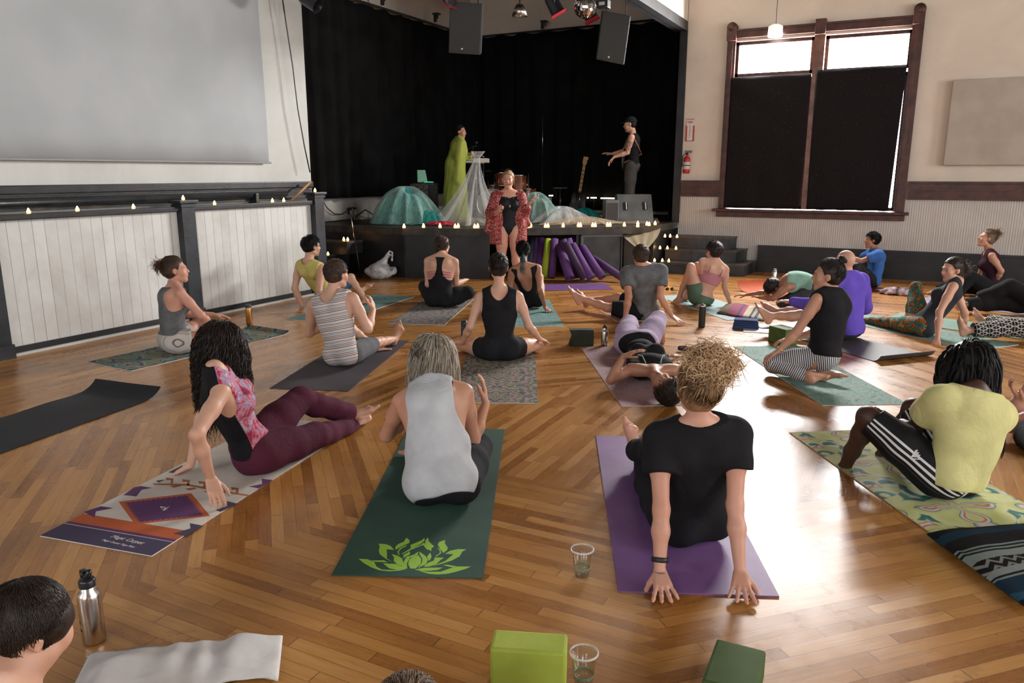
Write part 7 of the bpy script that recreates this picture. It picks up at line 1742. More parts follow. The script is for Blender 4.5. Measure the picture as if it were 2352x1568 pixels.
o = MB().box((0, 0, 0), (.22, .10, .03), bev=.006).build('audio_interface', M_BLKW); o.location = (cp[0] + .14, cp[1] - .04, 1.408); o.rotation_euler[2] = math.radians(20); tag(o, 'small audio box with a glowing turquoise strip beside the laptop', 'audio interface')
MB().box((0, -.052, .004), (.18, .004, .012)).build('light_strip', emit('turquoise_led', (.05, .7, .5), 1.2), o)
# drum kit
dk = at(1128, 505, .77) + F0 * .35; DRW = mat('amber_drum_shell', (.20, .045, .018), .25, fn=vary((.12, .025, .012), (.28, .08, .03), 6)); CHR = mat('chrome', (.7, .7, .7), .2, 1.0); SKN = mat('drum_skin', (.62, .60, .56), .5); SKC = mat('clear_drum_skin', (.36, .36, .36), .22, 0.3)
kit = empty('drum_kit', (dk[0], dk[1], .77), math.radians(30), label='drum kit with a silver-headed bass drum and amber toms behind the person in the kimono', cat='drum kit')
RY = frame(np.array([1., 0, 0]), np.array([0, 0, 1.]), np.array([0, -1., 0]))
MB().lathe([(.26, -.2), (.26, .2)], (0, 0, .27), 36, 0, RY).build('bass_drum_shell', DRW, kit); MB().lathe([(0, .19), (.25, .195)], (0, 0, .27), 36, 0, RY).build('bass_drum_head', SKC, kit)
MB().lathe([(.25, .18), (.275, .18), (.275, .215), (.25, .215), (.25, .18)], (0, 0, .27), 36, 0, RY).build('bass_drum_hoop', CHR, kit)
def tom(c, r, h, tilt, name='tom_tom'):
    R_ = frame(np.array([1., 0, 0]), np.array([0, math.cos(tilt), math.sin(tilt)]), np.array([0, -math.sin(tilt), math.cos(tilt)])); m = MB(); m.lathe([(r, -h / 2), (r, h / 2)], c, 28, 0, R_); q = m.build(name, DRW, kit)
    MB().lathe([(0, h / 2 - .005), (r, h / 2)], c, 28, 0, R_).build('skin', SKN, q); m = MB()
    for zz in (-h / 2, h / 2): m.lathe([(r, zz - .012), (r + .008, zz - .012), (r + .008, zz + .012), (r, zz + .012)], c, 28, 0, R_)
    for k in range(6):
        a = k * 1.047; m.tube([np.array(c) + R_ @ np.array([(r + .012) * math.cos(a), (r + .012) * math.sin(a), -h / 2]), np.array(c) + R_ @ np.array([(r + .012) * math.cos(a), (r + .012) * math.sin(a), h / 2])], .004, 6)
    m.build('hoops_and_lugs', CHR, q)
tom((.20, .12, .66), .13, .24, -.35); tom((.48, -.02, .62), .15, .26, -.15); tom((.06, .36, .50), .17, .15, -.1, 'snare_drum'); tom((.62, .25, .34), .20, .38, 0, 'floor_tom')
for p_, h_ in (((.30, .0, 0), .88), ((.66, -.10, 0), .80), ((-.05, .45, 0), .85)):
    m = MB(); m.tube([(p_[0], p_[1], .0), (p_[0], p_[1], h_)], .010, 8)
    for k in range(3): m.tube([(p_[0], p_[1], .2), (p_[0] + .2 * math.cos(k * 2.1), p_[1] + .2 * math.sin(k * 2.1), .01)], .008, 6)
    q = m.build('cymbal_stand', CHR, kit)
    if p_[0] != .66: m = MB(); m.lathe([(0, .014), (.03, .010), (.035, .0), (.20, -.018)], (p_[0], p_[1], h_), 32); m.build('cymbal', mat('brass', (.55, .40, .16), .3, 1.0), q)
# bass guitar on a stand
bp = at(1327, 500, .77) + F0 * .5; bt = ORG + ray(1345, 362) * (np.dot(bp - ORG, FW)); nb_ = nrm(bt - bp)
g = empty('bass_guitar', (bp[0], bp[1], .77), label='bass guitar standing upright with a pale maple neck, behind the tulle heaps', cat='guitar'); L_ = np.linalg.norm(bt - bp) 
MAP = mat('maple_neck', (.50, .28, .11), .35, fn=vary((.42, .22, .08), (.56, .33, .14), 10)); rr_ = frame(nrm(np.cross(nb_, -F0)), nrm(np.cross(nrm(np.cross(nb_, -F0)), -nb_)), nb_)
m = MB(); m.box(nb_ * (L_ * .66), (.052, .022, L_ * .50), 0, rr_, .004).box(nb_ * (L_ * .955), (.085, .018, L_ * .12), 0, rr_, .01).box(nb_ * (L_ * .99) + RT * .02, (.07, .018, L_ * .05), 0, rr_, .008); nk_ = m.build('neck', MAP, g)
m = MB()
for k in range(14): m.box(nb_ * (L_ * (.42 + .036 * k)) + rr_[:, 1] * -.013 * np.sign(rr_[:, 1] @ F0), (.050, .003, .003 if k % 2 else .016), 0, rr_)
m.build('fret_marks', M_BLKW, nk_)
G = [dict(k=.05, P=[E(nb_ * .20, rr_, (.17, .022, .15)), E(nb_ * .38 + rr_[:, 0] * .09, rr_, (.07, .02, .10)), E(nb_ * .38 - rr_[:, 0] * .09, rr_, (.06, .02, .08))], ko=.01)]
sdf_obj('body', G, .012, M_BLKW, g); m = MB(); m.tube([(0, .1, .0), (0, .04, .40)], .012, 8); m.tube([(-.15, -.1, .01), (0, .06, .14), (.15, -.1, .01)], .012, 8); m.build('stand', M_BLKW, g)
# the guitar worn by the player
b = PEOPLE['guitar']; gp = b.pel + F0 * -.0 + b.sf * .14 + Z3 * .14; g = empty('electric_guitar', tuple(gp), label='dark electric guitar hanging from the shoulder of the person in the black cap', cat='guitar')
ax_ = nrm(b.sr * .75 + Z3 * .35 - b.sf * .05 + RT * 0) ; R_ = frame(nrm(np.cross(ax_, b.sf)), b.sf, ax_)
sdf_obj('body', [dict(k=.04, P=[E(-ax_ * .12, R_, (.15, .022, .16)), E(ax_ * .06 + R_[:, 0] * .05, R_, (.09, .02, .09))], ko=.01)], .01, M_BLKW, g)
m = MB(); m.box(ax_ * .42, (.05, .022, .62), 0, R_, .004).box(ax_ * .78, (.08, .018, .14), 0, R_, .01); m.build('neck', MAP, g)
m = MB(); m.tube([b.sh['L'] + Z3 * .05 - gp, b.neck + b.sf * .06 - b.sr * .02 - gp, b.pel + Z3 * .32 + b.sf * .15 + b.sr * .03 - gp, ax_ * .1 + b.sf * .02], .012, 6); m.tube([b.sh['L'] + Z3 * .05 - gp, b.sh['L'] - b.sf * .10 - Z3 * .12 - gp, b.pel + Z3 * .2 - b.sf * .15 - gp, -ax_ * .2], .012, 6); m.build('strap', mat('tan_leather', (.20, .09, .05), .6), g)
# glowing gaps of light, box and small things on the stage
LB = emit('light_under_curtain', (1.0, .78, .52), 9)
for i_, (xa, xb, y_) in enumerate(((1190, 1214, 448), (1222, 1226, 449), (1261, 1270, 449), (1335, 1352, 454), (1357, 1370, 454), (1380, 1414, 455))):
    pa, pb = on(xa, y_, 1, 14.80), on(xb, y_, 1, 14.80); m = MB(); m.box(((pa[0] + pb[0]) / 2, 14.80, pa[2]), (pb[0] - pa[0], .02, .022)); o = m.build('curtain_gap_glow', LB); MB().box(((pa[0] + pb[0]) / 2, 14.825, (pa[2] + .77) / 2 - .005), (.02, .02, pa[2] - .78)).build('bracket', M_BLKM, o); tag(o, 'thin warm glowing strip standing in for a light gap under the back stage curtain', 'light', 'bars of light at the back curtain');  # glowing strips stand in for light gaps under the curtain; bracket posts are added
q = at(1018, 510, .77) + F0 * .2; o = MB().box((0, 0, .13), (.17, .06, .26), bev=.006).build('printed_box', mat('box_card', (.30, .32, .34), .6, fn=vary((.12, .13, .15), (.50, .52, .52), 14))); o.location = (q[0], q[1], .77); o.rotation_euler[2] = .4; tag(o, 'small printed box with a red top standing behind the stage candles', 'box'); MB().box((0, 0, .262), (.17, .06, .008)).build('lid', RED, o)
q = at(1010, 519, .77) + F0 * .14
def lump(name, label, cat, c, rx, ry, h, m, rot=0, seed=2, z0=0.0, lob=7, nt=48, nr=12):
    o = mound(name, label, c, rx, ry, h, m, seed, rot, cat, None, lob, None, .2, z0, nt=nt, nr=nr, pw=3.0); md = o.modifiers.new('thick', 'SOLIDIFY'); md.thickness = .004; return o
lump('folded_cloth', 'folded coral red cloth lying behind the stage candles', 'cloth', q, .20, .09, .05, fabric('coral_cloth', (.50, .045, .07)), rot=.5, z0=.772)
# phone screen on a dark keyboard stand behind the heaps
o = empty('music_stand', tuple(at(1290, 500, .77) + F0 * .6), .5, label='small dark stand holding a lit phone behind the tulle heaps', cat='stand'); MB().tube([(0, 0, 0), (0, 0, .52)], .02, 8).build('pole', M_BLKW, o); MB().box((0, 0, .53), (.26, .14, .015)).build('tray', M_BLKW, o); MB().box((0, -.075, .16), (.09, .01, .05)).build('phone', emit('phone_light', (.6, .7, .9), 1.3), o)

# ------------------------------------------------------------------ lights and speakers overhead
CAB = mat('speaker_cabinet', (.030, .032, .030), .6, fn=vary((.022, .024, .022), (.038, .040, .037), 6, .001, 200))
def hung_speaker(label, depth, quad, d=.36):
    c = [ORG + ray(x, y) * (depth + (-.13, -.13, .13, .13)[i]) for i, (x, y) in enumerate(quad)]; tl, trr, br, bl = c; u = nrm(trr - tl); v = nrm(bl - tl); n = nrm(np.cross(u, v)); 
    if n @ F0 < 0: n = -n
    w = np.linalg.norm(trr - tl); h_ = np.linalg.norm(bl - tl); ctr = (tl + trr + br + bl) / 4; R_ = frame(u, n, -v); g = empty('hanging_speaker', tuple(ctr), label=label, cat='speaker')
    MB().box(R_ @ np.array([0, d / 2, 0]), (w, d, h_), 0, R_, .012).build('cabinet', CAB, g); MB().box(R_ @ np.array([0, -.004, 0]), (w * .95, .012, h_ * .95), 0, R_, .003).build('grille', mat('speaker_grille', (.028, .030, .027), .7, fn=vary((.022, .024, .022), (.034, .036, .033), 300)), g)
    MB().lathe([(0, .004), (.012, .003), (.014, 0)], R_ @ np.array([-w * .08, -.012, -h_ * .40]), 12, 0, frame(R_[:, 0], R_[:, 2], -R_[:, 1])).build('badge', mat('badge_silver', (.7, .7, .66), .3, .8), g)
    up_ = ctr + Z3 * (5.95 - ctr[2])
    m = MB()
    for sx in (-.35, .35): m.tube([R_ @ np.array([sx * w, d / 2, h_ / 2]), R_ @ np.array([sx * w, d / 2, 0]) * [1, 1, 0] + Z3 * (5.98 - ctr[2])], .006, 6)
    m.build('chain', M_BLKW, g); return g
hung_speaker('black loudspeaker hanging nearest the middle of the stage opening', 10.3, ((1033, 4), (1107, 9), (1103, 125), (1030, 122)))
hung_speaker('black loudspeaker hanging tilted beside the proscenium beam', 10.6, ((1385, 24), (1450, 37), (1430, 148), (1371, 137)))
q = ORG + ray(1344, 15) * 9.6; db = empty('mirror_ball', tuple(q), label='mirror ball hanging beside the tilted loudspeaker', cat='mirror ball'); m = MB(); n1, n2 = 26, 15
for j in range(n2):
    for i in range(n1):
        R0 = .145; a0, a1 = 6.283 * i / n1, 6.283 * (i + .94) / n1; b0, b1 = -1.5 + 3.0 * j / n2, -1.5 + 3.0 * (j + .94) / n2; rj = np.random.rand(3) * .010
        m.add([(R0 * math.cos(b) * math.cos(a) + rj[0] * (b == b0), R0 * math.cos(b) * math.sin(a) + rj[1] * (a == a0), R0 * math.sin(b)) for a, b in ((a0, b0), (a1, b0), (a1, b1), (a0, b1))], [(0, 1, 2, 3)])
m.build('mirror_facets', mat('mirror_tiles', (.85, .85, .85), .05, 1.0), db); MB().lathe([(0, -.14), (.14, 0), (0, .14)], n=16).build('core', M_BLKM, db); MB().tube([(0, 0, .14), (0, 0, 5.98 - q[2])], .006, 6).build('hanger', M_BLKW, db)
q = ORG + ray(1194, 28) * 11.0; pl = empty('dome_pendant', tuple(q), label='shiny metal dome pendant lamp hanging between the two loudspeakers', cat='pendant lamp'); MB().lathe([(.02, .11), (.05, .10), (.085, .05), (.115, -.06), (.112, -.06), (.08, .045), (.045, .09)], n=28).build('lamp_shade', mat('brushed_steel', (.55, .52, .48), .28, 1.0), pl); MB().lathe([(0, -.06), (.03, -.045), (.04, -.01), (.03, .04)], n=16).build('bulb', mat('frosted_bulb', (.6, .58, .54), .4), pl); MB().tube([(0, 0, .10), (0, 0, 5.98 - q[2])], .01, 8).build('hanger', M_BLKW, pl); MB().tube([(0, 0, .16), (.035, 0, .19), (-.02, 0, .24), (.03, 0, .29)], .008, 6).build('cord', M_BLKW, pl)
def par(label, x, y, depth, d0, gel=None, s=1.0):
    q = ORG + ray(x, y) * depth; o = empty('stage_light', tuple(q), label=label, cat='stage light'); d = nrm(np.array(d0, float)); a = nrm(np.cross(d, Z3)); R_ = frame(a, np.cross(d, a), d)
    MB().lathe([(0, -.16), (.06, -.15), (.085, -.08), (.09, .10), (.10, .12)], n=20, R=R_).build('housing', M_BLKW, o)
    if gel: m = MB(); m.box(d * .13, (.21, .21, .006), 0, R_); m.build('colour_gel', gel, o)
    m = MB(); m.tube([a * .11, a * .11 + Z3 * .14, -a * .11 + Z3 * .14, -a * .11], .008, 6); m.tube([Z3 * .14, Z3 * (5.98 - q[2])], .010, 6); m.build('yoke', M_BLKW, o); return o
GELR = mat('red_gel', (.40, .02, .04), .3)
par('black stage spotlight with a red gel left of the mirror ball', 1272, 10, 9.8, (.4, .2, -.8), GELR); par('black stage light with a red gel behind the mirror ball', 1352, 26, 10.5, (.4, .1, -.9), GELR)
par('black stage light above the left end of the stage curtains', 712, 2, 9.2, (.8, .2, -.5)); par('black stage light with a red gel at the top of the left loudspeaker', 1040, -14, 10.0, (-.6, .1, -.6), GELR)
q = ORG + ray(1386, 10) * 10.0; o = MB().box((0, 0, 0), (.16, .12, .10), bev=.008).tube([(0, 0, .05), (0, 0, 5.98 - q[2])], .008, 6).build('motor_box', M_BLKW); o.location = tuple(q); tag(o, 'small black motor box hanging between the mirror ball and the loudspeaker', 'motor box'); MB().box((0, -.062, .0), (.08, .004, .04)).build('label_plate', WHT, o)
q = ORG + ray(1781, 72) * 11.6; pn = empty('glass_pendant', tuple(q), label='white glass pendant lamp hanging in front of the front window', cat='pendant lamp'); MB().lathe([(.0, .10), (.05, .10), (.105, .07), (.11, -.07), (.10, -.08), (.0, -.08)], n=24).build('lamp_shade', mat('opal_glass', (.8, .78, .75), .3, Emission_Color=(1, .95, .9, 1), Emission_Strength=.6), pn); MB().tube([(0, 0, .10), (0, 0, 5.98 - q[2])], .005, 6).build('cord', M_BLKW, pn)
m = MB(); pts = [on(x, y, 0, -7.17) for x, y in ((648, -8), (655, 40), (672, 150), (684, 250), (700, 340), (712, 396))]; m.tube(pts, .008, 8); o = m.build('hanging_cable', M_BLKW); tag(o, 'thin black cable hanging down the end of the left wall', 'cable')
m = MB(); pts = [on(x, y, 0, -7.10) for x, y in ((713, 418), (668, 462))]; m.tube(pts, .016, 10); o = m.build('wooden_pole', mat('bare_pine', (.42, .22, .09), .6)); tag(o, 'short wooden pole leaning at the end of the left wall above the rail', 'pole')

# ------------------------------------------------------------------ small things on the floor
def block(label, tl, w, d, h, rz, c, z=0.0):
    o = MB().box((0, 0, h / 2), (w, d, h), bev=.010).build('yoga_block', mat('foam_block_' + str(int(c[1] * 1000)), c, .75, spec=.3, fn=vary(tuple(np.array(c) * .85), tuple(np.array(c) * 1.08), 6, .001, 300))); o.location = (tl[0], tl[1], z); o.rotation_euler[2] = rz; return tag(o, label, 'yoga block', 'foam yoga blocks')
def face_az(p, q): return math.atan2(q[1] - p[1], q[0] - p[0])
a, b_ = at(1125, 1490, .155), at(1300, 1502, .155); rz = face_az(a, b_); c_ = (a + b_) / 2 + np.array([-math.sin(rz), math.cos(rz), 0]) * .055
block('lime green yoga block beside the front plastic cup', c_, .235, .105, .155, rz, (.36, .44, .06))
a, b_ = at(1650, 1466, .10), at(1756, 1493, .10); rz = face_az(a, b_); c_ = (a + b_) / 2 - np.array([-math.sin(rz), math.cos(rz), 0]) * .115
block('dark green yoga block below the blonde person, bottom edge', c_, .155, .235, .10, rz, (.055, .095, .022))
a, b_ = at(1758, 797, 0), at(1796, 802, 0); c_ = at(1800, 786, 0)
block('olive green yoga block beside the crossed feet and blue towel', at(1801, 790, 0) + F0 * .05, .15, .23, .155, math.radians(50), (.075, .12, .028))
# dark notched block
nb = MB(); pr = [(-.115, 0), (.115, 0), (.118, .075), (.115, .155), (-.11, .155), (-.085, .085)]
V = [(x, y, z) for y in (-.05, .05) for x, z in pr]; n = len(pr); nb.add(V, [tuple(range(n)), tuple(range(2 * n - 1, n - 1, -1))] + [((i + 1) % n, i, n + i, n + (i + 1) % n) for i in range(n)])
o = nb.build('yoga_block', mat('worn_dark_foam', (.018, .024, .012), .8, fn=vary((.012, .016, .009), (.028, .036, .018), 8, .002, 200))); q = at(1335, 795, 0) + F0 * .05; o.location = tuple(q); o.rotation_euler[2] = YAW; md = o.modifiers.new('b', 'BEVEL'); md.width = .006; tag(o, 'dark worn yoga block with a dented left side beside the small steel bottle', 'yoga block', 'foam yoga blocks')
STEEL = mat('brushed_stainless', (.62, .60, .57), .24, 1.0)
def bottle(label, p, prof, m, capprof, cm, s=1.0, rz=0):
    o = empty('water_bottle', (p[0], p[1], 0), rz, label=label, cat='bottle', group='water bottles'); MB().lathe([(r * s, z * s) for r, z in prof], n=32).build('body', m, o); MB().lathe([(r * s, z * s) for r, z in capprof], n=24).build('cap', cm, o); return o
o = bottle('large steel bottle with a black sport cap beside the bowed head, bottom left', at(207, 1484, 0) + F0 * .03, [(0, .002), (.034, .002), (.037, .010), (.037, .170), (.034, .186), (.024, .196), (.024, .222), (.021, .224)], STEEL, [(.026, .210), (.027, .232), (.022, .240), (.0, .241)], M_BLKW)
m = MB(); m.tube([(-.014, 0, .236), (-.020, 0, .262)], [.010, .009], 10); m.tube([(-.004, 0, .240), (.010, 0, .252), (.022, 0, .272)], [.012, .011, .008], 10); m.box((-.012, 0, .262), (.022, .018, .012), bev=.003); m.build('spout', M_BLKW, o)
DEC = mat('dark_sticker', (.02, .02, .02), .5); YEL = mat('yellow_sticker', (.62, .45, .02), .5)
def patch(o, r, z0, z1, a0, a1, m, name):
    k = 10; V = [(r * math.cos(a0 + (a1 - a0) * i / k), r * math.sin(a0 + (a1 - a0) * i / k), z) for z in (z0, z1) for i in range(k + 1)]; mesh_np(name, np.array(V), [(i, i + 1, k + 2 + i, k + 1 + i) for i in range(k)], m, o)
va = math.atan2(-F0[1], -F0[0]); patch(o, .0374, .055, .062, va - 1.35, va - .55, DEC, 'black_sticker'); patch(o, .0374, .095, .112, va - 1.25, va - .80, YEL, 'yellow_sticker'); patch(o, .0374, .080, .094, va - 1.3, va - .7, DEC, 'text_sticker')
bottle('gold metal bottle with a black lid behind the curly-haired person', at(571, 745, 0) + F0 * .03, [(0, .002), (.032, .002), (.034, .01), (.034, .165), (.030, .178)], mat('gold_metal_paint', (.42, .21, .06), .28, .9), [(.030, .172), (.031, .205), (.026, .212), (0, .213)], M_BLKW)
bottle('blue bottle with dark cap behind the left arm of the person with the bun', at(1066, 772, 0) + F0 * .03, [(0, .002), (.030, .002), (.034, .01), (.034, .10), (.030, .13)], clear('blue_clear_plastic', (.12, .30, .55), .2), [(.031, .12), (.032, .15), (0, .152)], M_BLKW)
bottle('small steel bottle with a black loop cap beside the dark notched block', at(1389, 795, 0) + F0 * .03, [(0, .002), (.032, .002), (.034, .01), (.034, .130), (.030, .142), (.022, .148), (.022, .172)], STEEL, [(.022, .165), (.022, .182), (.010, .188), (.009, .20), (0, .202)], M_BLKW)
bottle('tall black insulated bottle with a steel rim', at(1613, 752, 0) + F0 * .03, [(0, .002), (.033, .002), (.035, .01), (.035, .222)], mat('black_powder_coat', (.012, .013, .013), .55), [(.035, .222), (.034, .236), (.012, .238), (.012, .246), (0, .247)], STEEL)
bottle('steel bottle standing behind the head of the folded person', at(1779, 655, 0) + F0 * .03, [(0, .002), (.033, .002), (.035, .01), (.035, .17), (.026, .19)], STEEL, [(.026, .185), (.026, .215), (0, .217)], STEEL, 1.1)
PLA = clear('clear_cup_plastic', (.97, .98, .98), .10, .05); WAT = clear('water', (.98, .99, .99), .10, .01, 1.33)
GP = mat('green_line_print', (.08, .30, .16), .6); CP_ = mat('teal_line_print', (.10, .42, .42), .6)
def cup(label, p, s=1.0):
    o = empty('plastic_cup', (p[0], p[1], 0), label=label, cat='cup', group='clear plastic cups'); MB().lathe([(0, .002), (.029 * s, .002), (.0295 * s, .006), (.042 * s, .112 * s), (.0465 * s, .113 * s), (.047 * s, .117 * s), (.043 * s, .119 * s), (.041 * s, .112 * s), (.0285 * s, .006), (0, .005)], n=40).build('cup_wall', PLA, o)
    MB().lathe([(.0425 * s, .1125 * s), (.0475 * s, .1135 * s), (.0475 * s, .1175 * s), (.043 * s, .1195 * s)], n=40).build('rim', mat('milky_rim', (.75, .75, .74), .2, Alpha=.55), o)
    MB().lathe([(0, .006), (.028 * s, .006), (.0315 * s, .036 * s), (0, .036 * s)], n=32).build('water', WAT, o)
    MB().lathe([(.0326 * s, .034 * s), (.0330 * s, .0375 * s)], n=32).build('printed_band', GP, o); MB().lathe([(.0334 * s, .040 * s), (.0338 * s, .0425 * s)], n=32).build('teal_band', CP_, o); return o
cup('clear plastic cup of water between the green and the purple mats', at(1338, 1330, 0) + F0 * .03); cup('clear plastic cup of water beside the lime green block, bottom edge', at(1342, 1585, 0) + F0 * .03, .98); cup('small clear cup beside the feet of the person in the pink bralette', at(1552, 673, 0) + F0 * .03, .95)
# blankets and towels
def spread(name, label, cat, A, B, Cc, m, h, seed=1, nx=70, ny=50, fx=9, th=.008, z0=.006, fringe=False, edge=None):
    """cloth lying on the floor over the parallelogram A (origin), B (x end), C (y end)"""
    A, B, Cc = [np.array(q[:2]) for q in (A, B, Cc)]; V = []; r = np.random.RandomState(seed)
    Lx, Ly = np.linalg.norm(B - A), np.linalg.norm(Cc - A); ux, uy = (B - A) / Lx, (Cc - A) / Ly
    for j in range(ny + 1):
        for i in range(nx + 1):
            u, v = i / nx, j / ny; e = min(1, min(u, 1 - u, v, 1 - v) * 7); X = np.array([[[u * Lx, v * Ly, 0]]])
            z = z0 + th + h * e ** .5 * (.55 + .45 * float(sines(X * [fx, fx * .45, 1], 1.9, seed)[0, 0])) * (.6 + .4 * math.sin(math.pi * v))
            wob = .02 * math.sin(u * 11 + seed) * (v < .02 or v > .98) + .012 * math.sin(v * 13) * (u < .02 or u > .98)
            V.append((u * Lx, v * Ly + wob, z))
    a = math.atan2(ux[1], ux[0]); ly = np.array([math.cos(-a) * uy[0] - math.sin(-a) * uy[1], math.sin(-a) * uy[0] + math.cos(-a) * uy[1]])
    V = [(x + y * ly[0], y * ly[1], z) for x, y, z in V]
    F = np.array([(j * (nx + 1) + i, j * (nx + 1) + i + 1, (j + 1) * (nx + 1) + i + 1, (j + 1) * (nx + 1) + i) for j in range(ny) for i in range(nx)])
    uv = np.array([((i / nx) * Lx, (j / ny) * Ly, 0) for j in range(ny + 1) for i in range(nx + 1)])
    o = mesh_np(name, np.array(V), F, m, attrs={'lc': ('FLOAT_VECTOR', uv)}); o.location = (A[0], A[1], 0); o.rotation_euler[2] = a; md = o.modifiers.new('thick', 'SOLIDIFY'); md.thickness = th; md.offset = -1; return tag(o, label, cat)
def _sarape(t, b):
    s = t.sep(t.attr('lc')); y = t.math('ADD', s[1], t.math('MULTIPLY', t.noise(t.attr('lc'), 6, 2), .02)); f = t.math('FRACT', t.math('DIVIDE', y, .60))
    zz = t.math('ABSOLUTE', t.math('SUBTRACT', t.math('FRACT', t.math('MULTIPLY', s[0], 16.0)), .5)); g = t.math('LESS_THAN', t.math('ABSOLUTE', t.math('SUBTRACT', t.math('FRACT', t.math('ADD', t.math('MULTIPLY', y, 22.0), t.math('MULTIPLY', zz, 1.4))), .5)), .20)
    inb = t.math('MULTIPLY', t.math('GREATER_THAN', f, .50), t.math('LESS_THAN', f, .62)); c0 = t.ramp(f, [(0, (.010, .012, .016)), (.10, (.012, .035, .055)), (.20, (.014, .012, .014)), (.34, (.18, .22, .20)), (.36, (.012, .016, .018)), (.38, (.18, .22, .20)), (.40, (.012, .016, .018)), (.42, (.20, .24, .22)), (.50, (.012, .012, .012)), (.62, (.22, .25, .24)), (.68, (.012, .014, .016)), (.70, (.18, .22, .20)), (.72, (.012, .03, .05)), (.86, (.02, .07, .11)), (.92, (.010, .010, .012))], 'CONSTANT')
    t.L.new(t.mix(t.math('MULTIPLY', inb, g), c0, c4((.20, .20, .18))), b.inputs['Base Color']); t.L.new(t.bump(t.noise(t.attr('lc'), 240, 2), .002, .6), b.inputs['Normal'])
spread('striped_blanket', 'dark blanket striped in grey-green and blue on the near end of the feather print mat', 'blanket', at(2128, 1238), at(2560, 1195), at(2345, 1400), mat('woven_blanket', (.02, .03, .04), .95, spec=.1, fn=_sarape), .065, 3, fx=7, z0=.012)
spread('white_towel', 'rumpled white towel on the floor at the bottom left', 'towel', at(150, 1620), at(640, 1566), at(205, 1510), fabric('white_terry', (.64, .62, .60), wr=.003), .07, 5, fx=20, z0=.002)
def _pil(stops):
    def fn(t, b):
        s = t.sep(t.attr('lc')); t.L.new(t.ramp(t.math('MULTIPLY', s[0], 1.6), stops, 'CONSTANT'), b.inputs['Base Color']); t.L.new(t.bump(t.noise(t.attr('lc'), 120, 2), .004, .7), b.inputs['Normal'])
    return fn
spread('rolled_blanket', 'folded wine, cream and black-white patterned blanket on the end of the pale blue mat', 'blanket', at(1645, 722), at(1755, 738), at(1668, 700), mat('wine_blanket', (.2, .05, .08), .95, fn=_pil([(0, (.12, .08, .04)), (.22, (.20, .03, .07)), (.40, (.08, .02, .08)), (.46, (.28, .03, .10)), (.52, (.42, .38, .26)), (.64, (.05, .05, .05)), (.68, (.35, .33, .30)), (.74, (.05, .05, .05)), (.80, (.30, .33, .28))])), .085, 7, nx=40, ny=24, fx=4)
m = MB()
for i_ in range(5): m.box((0, 0, .011 + i_ * .019), (.26 - i_ * .006, .19 - i_ * .012, .017), 0, Rz(.08 * (i_ % 2)), .008)
o = m.build('folded_towel', fabric('slate_blue_terry', (.045, .085, .20))); q = at(1716, 755, 0) + F0 * .05; o.location = tuple(q); o.rotation_euler[2] = YAW - .35; tag(o, 'folded slate blue towel on the floor beside the crossed feet', 'towel')
q = at(1575, 808, 0) + F0 * .03; o = empty('sandal_pair', tuple(q), YAW, label='dark sunglasses case and pale cloth on the floor behind the blonde topknot', cat='case'); MB().lathe([(0, -.07), (.02, -.06), (.028, 0), (.02, .06), (0, .07)], (0, 0, .028), 16, 0, frame(np.array([0, 0, 1.]), np.array([0, 1., 0]), np.array([1., 0, .0]))).build('case_shell', mat('dark_violet_leather', (.03, .02, .05), .35), o); MB().box((.05, .05, .02), (.08, .06, .035), bev=.012).build('cloth', fabric('pale_lilac_cloth', (.5, .45, .5)), o); o.name = 'sunglasses_case'
q = at(1538, 668, 0); o = empty('sunglasses', tuple(q), YAW, label='sunglasses lying on the floor left of the small clear cup', cat='sunglasses')
for sx in (-1, 1): MB().lathe([(0, -.003), (.024, 0), (0, .003)], (sx * .034, 0, .026), 16, 0, frame(np.array([1., 0, 0]), np.array([0, 0, 1.]), np.array([0, -1., 0]))).build('lens', mat('dark_lens', (.05, .008, .015), .1), o); MB().tube([(sx * .055, 0, .03), (sx * .06, .10, .006)], .003, 6).build('temple', M_BLKW, o)
MB().tube([(-.012, 0, .032), (0, 0, .036), (.012, 0, .032)], .003, 6).build('bridge', M_BLKW, o)
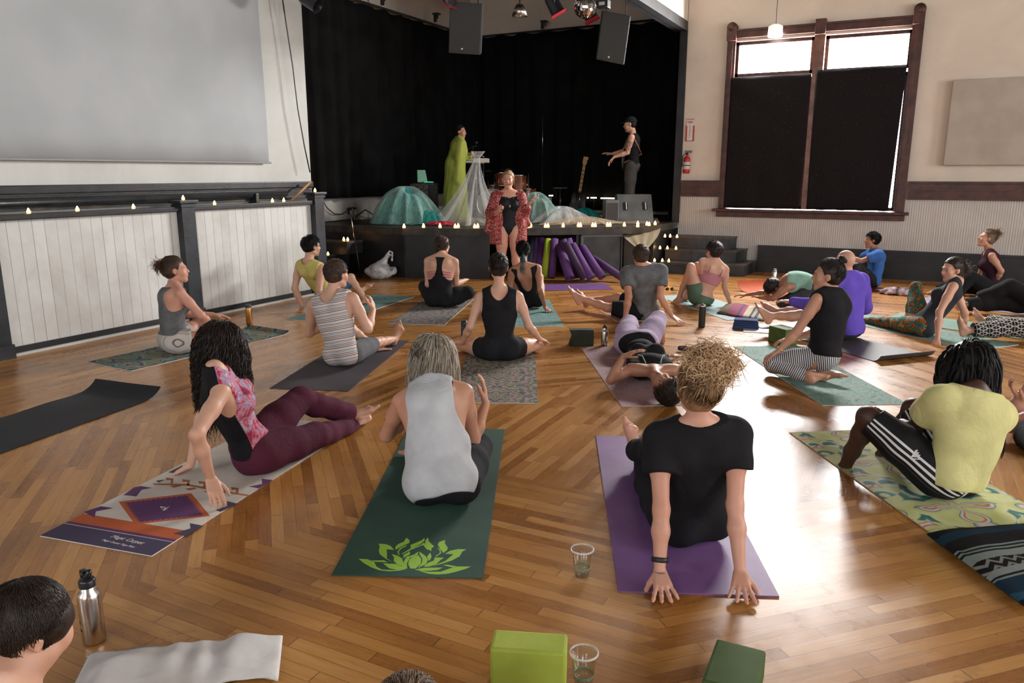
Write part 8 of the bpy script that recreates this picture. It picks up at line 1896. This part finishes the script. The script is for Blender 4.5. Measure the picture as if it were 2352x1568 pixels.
o = MB().box((0, 0, .006), (.20, .14, .010), bev=.002).build('paper_pad', mat('white_paper', (.66, .66, .64), .7)); q = at(2036, 669, 0) + F0 * .05; o.location = (q[0], q[1], .006); o.rotation_euler[2] = YAW; tag(o, 'white paper pad on the dark red mat behind the person in blue', 'paper pad')
lump('pile_of_clothes', 'small pile of pink and dark clothes beside the dark red mat', 'clothes', at(2068, 678, 0) + F0 * .05, .20, .11, .08, mat('mixed_clothes', (.3, .2, .25), .9, fn=vary((.03, .02, .025), (.55, .42, .48), 14)))
lump('purple_bolster', 'purple cushion behind the person in the charcoal tank top', 'cushion', at(2232, 672, 0) + F0 * .1, .20, .14, .16, fabric('dusk_purple_cotton', (.09, .06, .10)), seed=5)
o = MB().box((0, 0, .004), (.30, .20, .008)).build('open_magazine', mat('glossy_page', (.6, .58, .56), .35)); q = at(1745, 762, 0) + F0 * .04; o.location = tuple(q); o.rotation_euler[2] = .2; tag(o, 'open pale magazine half under the blue towel', 'magazine')
# plastic bag
bg = at(872, 641, 0) + F0 * .04
G = [dict(k=.06, P=[E((0, 0, .12), np.eye(3), (.19, .14, .13)), C((.02, 0, .16), (.14, 0, .34), .10, .05), C((-.13, 0, .08), (-.20, 0, .13), .05, .03), C((.10, 0, .12), (.19, 0, .12), .09, .07)], ko=.02, sub=[(E((.17, -.05, .24), np.eye(3), (.06, .12, .11)), .02)]), dict(k=.01, P=[C((.10, -.02, .33), (.155, -.02, .43), .016, .014), C((.155, -.02, .43), (.20, -.02, .40), .014, .014), C((.20, -.02, .40), (.19, -.02, .28), .014, .018)], ko=.02)]
def bagn(X, d): return np.maximum(d + .012 * sines(X, 34, 3) + .006 * sines(X, 80, 5), .003 - X[..., 2])
o = sdf_obj('plastic_bag', G, .009, mat('crinkled_white_plastic', (.50, .52, .53), .25, spec=.6, fn=vary((.42, .43, .46), (.72, .74, .74), 9, .004, 60), Alpha=.85), None, bagn); o.location = (bg[0], bg[1], 0); o.rotation_euler[2] = YAW + .3; tag(o, 'crumpled white plastic bag on the floor in front of the stage', 'bag')
